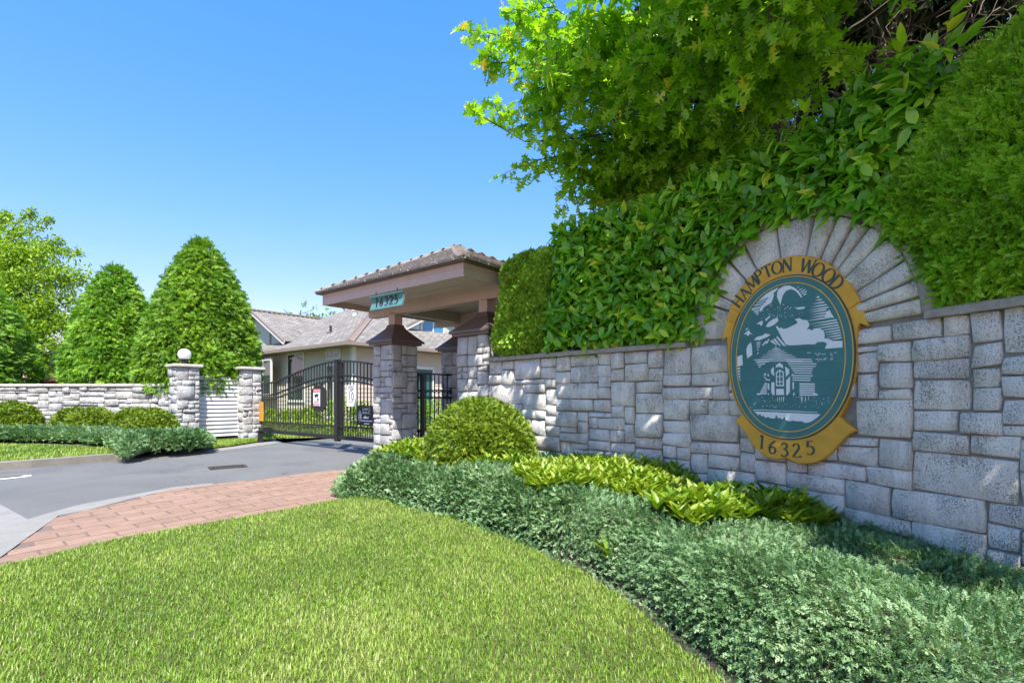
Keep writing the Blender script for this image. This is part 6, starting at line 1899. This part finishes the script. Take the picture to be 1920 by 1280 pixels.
def wallM(s, z, d):
    """arrays -> points over the wall line (continued straight past its left end)"""
    s = np.asarray(s); sc_ = np.clip(s, S0, S1)
    x = np.interp(sc_, wpath.sa, wpath.xa); y = np.interp(sc_, wpath.sa, wpath.ya)
    x1 = np.interp(np.clip(sc_ + .05, S0, S1), wpath.sa, wpath.xa) - np.interp(np.clip(sc_ - .05, S0, S1), wpath.sa, wpath.xa)
    y1 = np.interp(np.clip(sc_ + .05, S0, S1), wpath.sa, wpath.ya) - np.interp(np.clip(sc_ - .05, S0, S1), wpath.sa, wpath.ya)
    l = np.hypot(x1, y1); tx = x1 / l; ty = y1 / l
    ex = s - sc_
    x = x + tx * ex + ty * d; y = y + ty * ex - tx * d
    return np.c_[x, y, np.broadcast_to(z, x.shape)], np.c_[tx, ty, np.zeros(len(x))], np.c_[ty, -tx, np.zeros(len(x))]


class Pillow:
    def __init__(self, poly, d0, D, soft, bumps, seed):
        self.poly = poly; self.path = poly + [poly[0]]; self.d0 = d0; self.D = D; self.soft = soft; self.b = bumps; self.seed = seed

    def depth(self, Q):
        e = dist_path(Q, self.path); q = np.c_[Q, np.zeros(len(Q))]
        return self.d0 + self.D * (1 - np.exp(-e / self.soft)) + nz(q, 2.2, self.seed) * self.b + nz(q, 6., self.seed) * self.b * .5

    def pts(self, n, dens=None):
        Q = sample_poly(self.poly, n); d = self.depth(Q); e = .03
        gs = (self.depth(Q + [e, 0]) - d) / e; gzz = (self.depth(Q + [0, e]) - d) / e
        P, Tn, Nr = wallM(Q[:, 0], Q[:, 1], d)
        Nn = unit(Nr - Tn * gs[:, None] - np.array([0, 0, 1.]) * gzz[:, None])
        return P, Nn, Tn, Q

    def shell(self, name, step, back, drop, mat, parent, below=.0):
        q = np.array(self.poly); lo = q.min(0); hi = q.max(0)
        xs = np.arange(lo[0], hi[0], step); ys = np.arange(lo[1], hi[1], step)
        X, Yg = np.meshgrid(xs, ys, indexing='ij'); Q = np.c_[X.ravel(), Yg.ravel()]
        ok = in_poly(Q, self.poly) & (dist_path(Q, self.path) > .04)
        idx = -np.ones(len(Q), int); idx[ok] = np.arange(ok.sum()); k = int(ok.sum())
        A_, _, _ = wallM(Q[ok][:, 0], Q[ok][:, 1], self.depth(Q[ok]) - drop); B_, _, _ = wallM(Q[ok][:, 0], Q[ok][:, 1], np.full(k, back))
        ny = len(ys); F = []; cnt = {}
        for i in range(len(xs) - 1):
            for j in range(ny - 1):
                a = [int(idx[i * ny + j]), int(idx[(i + 1) * ny + j]), int(idx[(i + 1) * ny + j + 1]), int(idx[i * ny + j + 1])]
                if min(a) >= 0:
                    F.append(tuple(a)); F.append(tuple(v + k for v in a[::-1]))
                    for u, v in zip(a, a[1:] + a[:1]): cnt[(min(u, v), max(u, v))] = cnt.get((min(u, v), max(u, v)), 0) + 1
        for (u, v), c in cnt.items():
            if c == 1: F.append((u, v, v + k, u + k))
        return part(name, [tuple(v) for v in np.r_[A_, B_]], F, mat, parent, smooth=False)


# clipped cedar box beside the gateway roof
bx = Pillow([sz(*p) for p in [(938, 668), (1026, 662), (1034, 600), (1052, 520), (1052, 470), (1040, 464), (1000, 470), (962, 485), (946, 500), (942, 560), (934, 600), (928, 640)]], -.12, .24, .05, .03, 3.)
hb = thing('cedar_hedge', wpath.M(S0 + .4, 1.66, -.1), 'short square clipped cedar hedge section beside the gateway roof', 'hedge')
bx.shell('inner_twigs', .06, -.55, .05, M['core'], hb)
P, Nn, Tn, Q = bx.pts(12000); n = len(P)
foliage('sprays', SMALL, P - Nn * rng.uniform(-.02, .05, n)[:, None], Nn * .8 + rand_dir(n) * .8, Nn + rand_dir(n) * .5, rng.uniform(.04, .075, n), .5 + nz(P, 5., 1.) * .4 + rng.normal(0, .2, n), M['boxy'], hb)

# laurel
lau_px = [(1020, 664), (1100, 662), (1180, 655), (1245, 650), (1312, 640), (1345, 615), (1352, 560), (1372, 500), (1398, 450), (1440, 415), (1500, 402), (1560, 412), (1620, 400), (1650, 392), (1700, 300), (1745, 235), (1778, 165), (1800, 110), (1762, 78), (1690, 108), (1640, 145), (1575, 190), (1500, 248), (1420, 283), (1340, 303), (1250, 360), (1160, 388), (1095, 402), (1040, 430), (1034, 520), (1024, 600)]
lp = Pillow([sz(*p) for p in lau_px], -.05, .19, .08, .06, 5.)
lh = thing('laurel_hedge', wpath.M(-1.6, 1.66, -.2), 'glossy large leaved laurel hedge rising behind the wall and arch', 'hedge')
lp.shell('inner_twigs', .08, -.6, .16, M['core'], lh)
LLEAF = [blade_leaf(w, .35, d, 4) for w, d in ((.42, .1), (.46, .22), (.40, .32), (.5, .15))]
P, Nn, Tn, Q = lp.pts(6600); n = len(P)
Pd = P - Nn * (rng.uniform(-.05, .16, n) ** 1)[:, None]
side = np.where(rng.random(n) < .62, -1, 1)[:, None]
Yd = Nn * rng.uniform(.2, 1.0, n)[:, None] + Tn * side * rng.uniform(.1, .9, n)[:, None] + np.array([0, 0, 1.]) * rng.normal(.12, .7, n)[:, None]
Nh = np.array([0, 0, 1.]) * rng.uniform(.3, .9, n)[:, None] + Nn * rng.uniform(.5, 1.2, n)[:, None] + rand_dir(n) * .35
T = .42 + nz(P, 3., 4.) * .25 + rng.normal(0, .2, n); yl = rng.random(n) < .06; T[yl] = rng.uniform(.85, 1, yl.sum())
leaves('leaf', LLEAF, Pd - unit(Yd) * .06, Yd, Nh, rng.uniform(.10, .172, n), np.clip(T, 0, .999), M['laurel'], lh, 300)
# sprays drooping over the rim of the arch
n = 190
aa = np.clip(rng.beta(1.3, 1.5, n) * 1.75 + .62, .55, 2.55); ra = 1.09 + rng.normal(0, .06, n)
Pa, Ta, Na = wallM(ra * np.cos(aa), 1.665 + ra * np.sin(aa), rng.uniform(-.02, .13, n))
Ya = Na * .45 + Ta * rng.normal(-.1, .5, n)[:, None] + np.array([0, 0, -.55]) * rng.uniform(.2, 1.2, n)[:, None]
foliage('drooping_leaves', LLEAF, Pa, Ya, Na + np.array([0, 0, .5]) + rand_dir(n) * .4, rng.uniform(.11, .18, n), np.clip(rng.normal(.45, .18, n), 0, 1), M['laurel'], lh)
# a few long shoots standing out of the top
sh_ = MB(); P2 = []; Y2 = []
for px, py, px2, py2 in ((1770, 120, 1792, 30), (1690, 130, 1705, 70), (1500, 250, 1520, 215), (1790, 110, 1825, 80)):
    a = Vector([float(v) for v in wallM([sz(px, py)[0]], [sz(px, py)[1]], [.02])[0][0]]); b = Vector([float(v) for v in wallM([sz(px2, py2)[0]], [sz(px2, py2)[1]], [.08])[0][0]])
    sh_.tube([a, (a + b) / 2 + Vector((0, 0, .01)), b], [.006, .005, .003], 5)
    for f in (.3, .45, .6, .75, .88, 1.):
        p = a.lerp(b, f); P2.append(p); d = (b - a).normalized() + Vector(rand_dir(1)[0]) * .8; Y2.append(d)
sh_.build('shoot', M['twig'], lh)
P2 = np.array(P2); Y2 = np.array(Y2); n2 = len(P2)
foliage('shoot_leaves', LLEAF, P2, Y2, np.tile([0., 0, 1], (n2, 1)) + rand_dir(n2) * .4, rng.uniform(.11, .17, n2), rng.uniform(.5, 1, n2), M['laurel'], lh)

# big cedar at the right
THU = [spray(11, .60, .40, .11, 60 + s, .06, .3, .5) for s in range(6)]
thu_px = [(1630, 395), (1660, 340), (1695, 300), (1725, 250), (1770, 195), (1800, 115), (1855, 85), (1925, 30), (1990, -60), (2120, -160), (2500, -200), (2700, 100), (2700, 480), (2100, 536), (1920, 552), (1830, 574), (1760, 582), (1722, 545), (1690, 500), (1655, 450)]
tq = [sz(*p) for p in thu_px]
tq = [(min(s, S1 + .0), z) for s, z in tq]
ths = []
for p in tq:
    if not ths or math.hypot(p[0] - ths[-1][0], p[1] - ths[-1][1]) > .02: ths.append(p)
tpil = Pillow(ths, -.06, .26, .22, .05, 9.)
hc_ = thing('cedar_hedge', wpath.M(1.8, 1.7, -.1), 'tall bright green feathery cedar hedge above the wall at the right edge', 'hedge')
tpil.shell('inner_twigs', .07, -.7, .10, M['core'], hc_)
P, Nn, Tn, Q = tpil.pts(23000); n = len(P)
vis = (P[:, 0] / P[:, 1] < 1.22); P = P[vis]; Nn = Nn[vis]; Tn = Tn[vis]; n = len(P)
big = nz(P, 4.5, 2.)
P = P - Nn * (rng.uniform(-.03, .08, n) - big * .05)[:, None]
Yd = Nn * .75 + np.array([0, 0, .35]) + rand_dir(n) * .75
T = .47 + big * .45 + nz(P, 14., 4.) * .2 + rng.normal(0, .15, n)
foliage('sprays', THU, P, Yd, Nn * .6 + rand_dir(n) * .8, rng.uniform(.055, .10, n), T, M['thuja'], hc_)
# ================================================================ trees
CON = [spray(9, .75, .52, .15, 80 + s, .25, .4, .45, False) for s in range(5)]


def conifer(c, h, rw, z0, n, mat, label, size=.185, seed=0., group='clipped conifers behind the left wall', frac=None):
    th_ = thing('conifer', (c[0], c[1], 0), label, 'tree', group)
    fh = frac or ([0, .12, .28, .45, .62, .80, .92, 1.], [.95, 1., .94, .83, .66, .44, .25, .03])
    t = np.clip(rng.random(n * 3), 0, 1); keep = rng.random(n * 3) < np.interp(t, *fh) * .95 + .05; t = t[keep][:n]; n = len(t)
    a = rng.uniform(0, 2 * np.pi, n)
    r = np.interp(t, *fh) * rw
    q = np.c_[np.cos(a) * 2.2, np.sin(a) * 2.2, t * h * 1.2]
    bump_ = nz(q, .9, seed) * .10 + nz(q, 2.4, seed + 3) * .09
    lay = np.sin(t * h * 15 + nz(q, 1.5, seed + 8) * 9) * .025
    r = r * (1 + bump_) + lay - rng.uniform(-.03, .10, n)
    P = np.c_[c[0] + np.cos(a) * r, c[1] + np.sin(a) * r, z0 + t * h]
    Nn = np.c_[np.cos(a), np.sin(a), np.full(n, .35)]
    Yd = np.c_[np.cos(a), np.sin(a), np.full(n, -.22)] + rand_dir(n) * .65
    top = t > .95; Yd[top] = np.c_[np.cos(a[top]) * .7, np.sin(a[top]) * .7, np.full(top.sum(), .5)] + rand_dir(top.sum()) * .3
    T = .5 + nz(P, 1.8, seed) * .3 + rng.normal(0, .2, n)
    body = MB(); V = []; F = []
    ts = np.linspace(0, .97, 14)
    for k, tt in enumerate(ts):
        for i in range(20):
            an = 2 * math.pi * i / 20; rr = max(.02, float(np.interp(tt, *fh)) * rw * .86 - .05)
            V.append((c[0] + math.cos(an) * rr, c[1] + math.sin(an) * rr, z0 + tt * h))
    for k in range(13):
        for i in range(20): F.append((k * 20 + i, k * 20 + (i + 1) % 20, (k + 1) * 20 + (i + 1) % 20, (k + 1) * 20 + i))
    F += [tuple(range(20))[::-1], tuple(13 * 20 + i for i in range(20))]
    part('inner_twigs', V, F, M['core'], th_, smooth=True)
    MB().tube([(c[0], c[1], 0), (c[0], c[1], z0 + h * .9)], [.14, .03], 8).build('trunk', M['bark'], th_)
    foliage('crown', CON, P, Yd, Nn + rand_dir(n) * .35, rng.uniform(.7, 1.2, n) * size, T, M[mat], th_)
    return th_


conifer((-8.22, 13.6), 3.98, 1.36, 1.24, 17000, 'conifer_y', 'largest clipped conical conifer, overhanging the lamp pillar and slatted screen', seed=1.)
conifer((-11.0, 14.25), 3.40, 1.10, 1.30, 12000, 'conifer', 'middle clipped conical conifer standing behind the low stone wall', seed=4.)
conifer((-15.35, 14.3), 3.6, 1.55, 1.28, 9000, 'conifer', 'leftmost clipped conifer cut by the picture edge', seed=7.)


def limb(a, b, sag, n=7, wob=.12, seed=0):
    """curved limb between two points"""
    a = Vector(a); b = Vector(b); L = (b - a).length; out = []
    for i in range(n + 1):
        t = i / n; p = a.lerp(b, t) + Vector((0, 0, sag * L * math.sin(math.pi * t)))
        if 0 < i < n: p += Vector((noise.noise(Vector((seed, t * 3, 0))), noise.noise(Vector((seed + 9, t * 3, 1))), noise.noise(Vector((seed + 5, t * 3, 2))))) * wob * L
        out.append(p)
    return out


def wpt(px, py, Y): return Vector(((px - 960) / FPX * Y, Y, EYE + (745 - py) / FPX * Y))


# ---------------------------------------------------------------- oak overhanging the wall
OAK = [oak_leaf(s) for s in range(6)]
OAK_FAR = [oak_leaf(s, True) for s in range(4)]
oak = thing('oak_tree', (3.9, 7.4, 0), 'spreading oak with lobed leaves and orange tips reaching over the wall into the sky', 'tree')
hub = Vector((3.7, 7.2, 3.6)); hub2 = Vector((3.3, 6.4, 5.2))
tr = MB(); tr.tube([(3.9, 7.5, -.1), (3.85, 7.4, 1.5), hub, hub2, (2.9, 5.4, 6.6)], [.24, .20, .17, .14, .07], 10)
tr.build('trunk', M['bark'], oak)
tips = [(882, 66, 5.7), (886, 212, 5.5), (908, 118, 5.9), (988, 298, 6.0), (968, 240, 6.2), (1052, 352, 6.3), (1108, 372, 6.5), (1000, 165, 5.4), (962, 16, 5.3), (1012, 66, 5.0), (1042, 140, 5.0), (1104, 40, 4.6), (1100, 210, 5.4), (1092, 300, 5.9), (1160, 120, 4.7), (1190, 330, 6.2), (1180, 240, 5.3), (1222, 30, 4.2), (1252, 160, 4.6), (1290, 280, 5.6), (1250, 330, 6.0), (1340, 70, 4.0), (1360, 190, 4.6), (1400, 130, 4.1), (1380, 265, 5.3), (1440, 30, 3.7), (1470, 180, 4.5), (1520, 60, 3.8), (1545, 20, 3.7), (1060, -40, 4.7), (1180, -60, 4.3), (1330, -60, 3.8), (1460, -70, 3.6), (1140, 360, 6.6), (1070, 90, 5.2), (1300, 220, 5.0), (1210, 200, 5.0), (1130, 160, 5.6), (1330, 330, 6.2), (1420, 60, 4.6), (1150, 290, 5.8), (1020, 200, 6.0), (1480, 110, 4.2), (1560, 130, 4.4), (990, 50, 5.5), (1040, 180, 5.7), (1000, 210, 5.9), (1130, 210, 5.4), (1060, 310, 6.2), (1110, 330, 6.3), (1040, 270, 6.0), (1150, 340, 6.4), (1090, 250, 5.8), (1000, 120, 5.4), (1120, 100, 5.0), (1180, 300, 5.8), (1230, 290, 5.6), (960, 90, 5.6), (1200, 120, 4.6), (1290, 130, 4.4), (1420, 210, 4.8)]
tipv = [wpt(*t) for t in tips]
nvis = len(tipv)
# the crown goes on over the wall and bed, outside the picture
for (x, y, z) in [(2.6, 3.1, 4.4), (3.2, 2.7, 4.2), (2.2, 2.6, 4.5), (2.9, 1.9, 4.3), (3.5, 1.9, 4.6), (2.5, 1.7, 4.6), (3.8, 2.7, 4.5), (3.1, 3.3, 4.6), (1.9, 2.7, 4.8), (4.3, 3.3, 4.5), (4.4, 2.0, 4.5), (3.4, 1.2, 4.4), (2.9, .9, 4.7), (4.2, 1.0, 4.6), (2.0, 2.0, 4.8), (2.4, 3.3, 4.9), (1.5, 3.0, 5.0), (3.0, 2.4, 4.8), (2.5, .1, 4.3), (3.0, -.1, 4.3), (3.4, .2, 4.2), (3.9, .3, 4.3), (3.2, 1.0, 4.1), (2.7, .9, 4.2), (3.6, .8, 4.1), (3.1, .5, 4.3), (2.5, .6, 4.4), (3.5, 1.3, 4.0), (2.9, 1.2, 4.0), (3.3, 1.8, 4.0), (1.5, 2.9, 4.7), (1.2, 2.7, 5.0), (1.7, 2.6, 4.5), (2.2, 1.3, 4.3), (2.7, 1.4, 4.1), (3.1, 1.6, 4.0), (2.4, 2.1, 4.1), (2.0, 1.6, 4.5), (3.4, 2.3, 4.1), (2.9, 2.7, 4.2), (3.7, 1.6, 4.2), (.9, 3.6, 5.0), (1.3, 3.3, 4.7), (.5, 3.9, 5.2), (1.6, 3.5, 5.1), (1.0, 3.1, 5.0), (2.0, 3.2, 4.5), (4.8, 4.4, 5.4)]:
    tipv.append(Vector((x, y, z)))
br = MB(); LP = []; LY = []; LS_ = []; LT = []
random.seed(77)
for k, tip in enumerate(tipv):
    h0 = hub2 if tip.z > 4.2 or tip.y < 5 else hub
    h0 = h0 + Vector((random.uniform(-.3, .2), random.uniform(-.5, .2), random.uniform(-.5, .5)))
    if k < nvis: tip = h0.lerp(tip, .97)
    path = limb(h0, tip, .07, 9, .07, k * 1.7)
    L = (tip - h0).length
    vis = k < nvis
    br.tube(path, [max(.005, .045 * (1 - i / 9.5) ** 1.2) for i in range(10)], 5, False)
    nsub = 15 if vis else 15
    for s in range(nsub):
        t = 1 - (s / nsub) ** 1.25 * .62
        i = min(8, int(t * 9)); f = t * 9 - i
        p = path[i].lerp(path[i + 1], f)
        d = (path[min(9, i + 1)] - path[i]).normalized()
        sd = Vector(rand_dir(1)[0]); sd.z *= .55
        tl = random.uniform(.2, .52) * (1.15 if s else .5)
        e = p + (d * .75 + sd * .9).normalized() * tl + Vector((0, 0, -.06 * tl))
        if s == 0: e = p + d * .15
        br.tube([p, (p + e) / 2 + Vector((0, 0, .02)), e], [.006, .004, .002], 4, False)
        nl = int(tl * (30 if vis else 30)) + 3
        for j in range(nl):
            q = (j + .6) / nl
            pp = p.lerp(e, q)
            yd = (e - p).normalized() * .5 + Vector(rand_dir(1)[0]) * .85 + Vector((0, 0, -.15))
            LP.append(pp); LY.append(yd)
            LS_.append((random.uniform(.11, .175) if vis else random.uniform(.16, .24)) * (1.0 if q < .9 else .8))
            tt = random.gauss(.48, .17)
            if q > .75 and t > .93 and k < 24 and random.random() < .35: tt = random.uniform(.9, 1)
            else: tt = min(tt, .88)
            LT.append(tt)
br.build('branches', M['bark'], oak)
LP = np.array([tuple(v) for v in LP]); LY = np.array([tuple(v) for v in LY]); n = len(LP)
Nh = np.array([0, 0, 1.]) * .9 + rand_dir(n) * .75
leaves('leaf', OAK, LP, LY, Nh, np.array(LS_), np.clip(np.array(LT), .02, .999), M['oak'], oak, 300, 'crown', far=OAK_FAR)

# ---------------------------------------------------------------- old cedar with bare inner branches behind the hedges
ced = thing('old_cedar', (5.6, 7.6, 0), 'dark old cedar with tangled bare branches behind the hedges at the top right', 'tree')
MB().tube([(5.6, 7.6, -.1), (5.5, 7.5, 2.5), (5.35, 7.3, 5.5), (5.3, 7.2, 9)], [.34, .28, .2, .1], 10).build('trunk', M['bark'], ced)
tw = MB(); tw2 = MB(); CP = []; CY = []
random.seed(15)
for k in range(60):
    z = random.uniform(2.6, 6.6); a = random.uniform(math.pi * .85, math.pi * 1.75)
    o = Vector((5.4 + random.uniform(-.1, .1), 7.35, z))
    L = random.uniform(1.4, 3.4)
    e = o + Vector((math.cos(a) * L, math.sin(a) * L * .75, random.uniform(-.5, .5)))
    p = limb(o, e, random.uniform(-.08, .10), 8, .13, k * 2.3)
    tw.tube(p, [max(.006, .032 * (1 - i / 8.6)) for i in range(9)], 5, False)
    for s in range(9):
        i = random.randint(2, 7); q = p[i]; d = (p[i + 1] - p[i]).normalized()
        sd = Vector(rand_dir(1)[0]); l = random.uniform(.25, .75)
        e2 = q + (d * .5 + sd).normalized() * l
        pp = limb(q, e2, random.uniform(-.15, .2), 5, .2, k * 3.1 + s)
        tw2.tube(pp, [.010, .008, .007, .005, .004, .003], 4, False)
        if s % 2 == 0:
            e3 = pp[3] + Vector(rand_dir(1)[0]) * .3
            tw2.tube(limb(pp[3], e3, .1, 3, .2, s), [.005, .004, .003, .002], 3, False)
tw.build('branches', M['bark'], ced); tw2.build('bare_twigs', M['twig'], ced)
# shade-coloured needle masses of the outer crown, behind the bare branches and above
n = 9000
P = np.c_[rng.uniform(1.6, 10, n), rng.uniform(7.6, 9.8, n), rng.uniform(2.0, 9.5, n)]
cl = nz(P, 1.1, 3.) + nz(P, 2.6, 5.) * .5
P = P[(cl > -.28) & (((P[:, 0] - 5.4) / 4.2) ** 2 + ((P[:, 2] - 5) / 4.6) ** 2 < 1)]; n = len(P)
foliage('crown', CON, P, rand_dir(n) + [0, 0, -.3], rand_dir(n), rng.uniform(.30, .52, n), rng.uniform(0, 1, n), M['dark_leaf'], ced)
# the crown closes over the branches towards the street, above the picture
n = 3600
P = np.c_[rng.uniform(2.6, 8.5, n), rng.uniform(5.6, 9, n), rng.uniform(6.2, 8.6, n)]
P = P[nz(P, .9, 7.) > -.3]; n = len(P)
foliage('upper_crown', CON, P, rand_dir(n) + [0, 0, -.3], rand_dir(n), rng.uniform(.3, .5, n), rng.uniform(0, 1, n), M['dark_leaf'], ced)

# ---------------------------------------------------------------- loose tree at the left
TL = [(np.array([(0, 0, 0), (.24, .45, .06), (0, 1, -.1), (-.24, .45, .06)]), np.array([(0, 1, 2), (0, 2, 3)]))]
lt = thing('garden_tree', (-19.0, 18.6, 0), 'loose light green tree with arching sprays behind the clipped conifers', 'tree')
tr = MB(); tr.tube([(-19.0, 18.6, 0), (-18.9, 18.5, 2.0), (-18.8, 18.5, 3.6)], [.22, .18, .14], 8)
tr.build('trunk', M['bark'], lt)
tipsl = [(8, 398, 19), (60, 392, 18.6), (96, 408, 18.8), (118, 448, 18.5), (152, 472, 18.4), (162, 520, 18.2), (128, 470, 18.6), (40, 430, 18), (80, 470, 17.8), (110, 510, 17.6), (140, 560, 18), (60, 520, 17.3), (20, 470, 17.4), (90, 560, 17.4), (126, 600, 17.6), (40, 580, 17), (0, 540, 17), (80, 620, 17.2), (110, 650, 17.3), (50, 650, 17.0), (-40, 420, 18.5), (-60, 500, 17.5), (-50, 600, 17.2), (140, 610, 18.6), (100, 690, 17.6), (70, 690, 17.4), (30, 500, 19.5), (100, 590, 19.4), (0, 640, 17.2), (20, 400, 20), (136, 530, 19)]
br = MB(); LP = []; LY = []; LT = []
random.seed(9)
for k, t_ in enumerate(tipsl):
    tip = wpt(*t_)
    o = Vector((-18.85 + random.uniform(-.3, .3), 18.5 + random.uniform(-.3, .3), min(max(1.9, tip.z - random.uniform(.6, 1.8)), 5.0)))
    p = limb(o, tip, .16 if tip.z > 4 else .22, 8, .05, k * 1.3)
    br.tube(p, [max(.008, .05 * (1 - i / 8.5)) for i in range(9)], 5, False)
    dens = 950 if tip.z < 6.2 else 380
    for j in range(dens):
        t = 1 - random.random() ** 1.3 * .75
        i = min(7, int(t * 8)); q = p[i].lerp(p[i + 1], t * 8 - i)
        w = (.5 if tip.z < 6.2 else .20) * (1.15 - t * .8)
        LP.append(q + Vector(np.random.RandomState(k * 1000 + j).normal(size=3)) * w + Vector((0, 0, -.1 * random.random())))
        LY.append(Vector(rand_dir(1)[0]) + Vector((0, 0, -.35))); LT.append(random.gauss(.5, .2))
br.build('branches', M['bark'], lt)
LP = np.array([tuple(v) for v in LP]); n = len(LP)
foliage('crown', TL, LP, np.array([tuple(v) for v in LY]), np.array([0, 0, 1.]) + rand_dir(n) * .8, rng.uniform(.10, .17, n), np.array(LT), M['maple'], lt)

# far tree tops over the house roof
ft = thing('far_tree', (-13.5, 36, 0), 'dark tree top showing above the roof of the house', 'tree')
MB().tube([(-13.5, 36, 0), (-13.5, 36, 6.5)], [.2, .05], 6).build('trunk', M['bark'], ft)
n = 500
P = np.array([-13.5, 36, 5.9]) + rng.normal(size=(n, 3)) * [.75, .6, .6]
foliage('crown', CON, P, rand_dir(n) + [0, 0, .3], rand_dir(n), rng.uniform(.25, .45, n), rng.uniform(0, .6, n), M['conifer'], ft)

# ---------------------------------------------------------------- planting in front of the house
BUSHL = [blade_leaf(.45, .3, .15, 2), blade_leaf(.4, .3, .3, 2)]


def shrub(c, r, h, n, mat, label, size=.12, group='shrubs before the house wall', cat='shrub'):
    th_ = thing('shrub', (c[0], c[1], 0), label, cat, group)
    D = rand_dir(n); D[:, 2] = np.abs(D[:, 2]); rad = rng.uniform(.5, 1, n) ** .5
    P = np.c_[c[0] + D[:, 0] * r * rad, c[1] + D[:, 1] * r * rad, .06 + D[:, 2] * h * rad + .1 * rng.random(n)]
    st = MB()
    for i in range(7):
        d = rand_dir(1)[0]; st.tube([(c[0], c[1], 0), (c[0] + d[0] * r * .7, c[1] + d[1] * r * .7, h * .8)], [.015, .005], 4, False)
    st.build('stems', M['twig'], th_)
    foliage('leaves', BUSHL, P, D + rand_dir(n) * .7, np.array([0, 0, 1.]) + rand_dir(n) * .6, rng.uniform(.7, 1.2, n) * size, rng.normal(.5, .2, n), M[mat], th_)


def hp(px, b):
    a, _ = wall_pt(px, 760, b); p = HP(a, b, 0); return (p.x, p.y)


for px, r, h, mat, lab in ((512, .75, .5, 'golden', 'low golden shrub at the left behind the gate bars'), (545, .7, .5, 'golden', 'low golden shrub below the house window behind the gate'), (578, .55, .6, 'golden', 'low golden shrub left of the shield plate behind the gate'),
                           (606, .55, 1.0, 'maple', 'taller green shrub behind the shield plate and gate'), (652, .5, .95, 'maple', 'green shrub behind the speed limit sign'), (680, .5, .8, 'topiary_r', 'green shrub behind the black notice by the stone column')):
    p = hp(px, -.5); shrub(p, r, h, 900 if mat == 'golden' else 700, mat, lab, .13)
for (x, y, lab) in ((-2.9, 16.2, 'leafy shrub seen between the columns left of the walk gate bars'), (-2.45, 17.0, 'leafy shrub seen through the walk gate beside the house door')):
    shrub((x, y), .5, .95, 700, 'maple', lab, .13)
# golden edging plants along the house lawn
ge = thing('edging_plants', (hp(540, -1.2)[0], hp(540, -1.2)[1], 0), 'strip of low yellow flowering edging along the house lawn', 'flower bed')
P = []
for px in np.linspace(490, 690, 500):
    p = hp(px, -1.15); P.append((p[0] + rng.normal(0, .15), p[1] + rng.normal(0, .15), rng.uniform(.05, .28)))
P = np.array(P); n = len(P)
foliage('leaves', BUSHL, P, rand_dir(n) + [0, 0, .8], np.array([0, 0, 1.]) + rand_dir(n), rng.uniform(.1, .16, n), rng.uniform(.4, 1, n), M['golden'], ge)
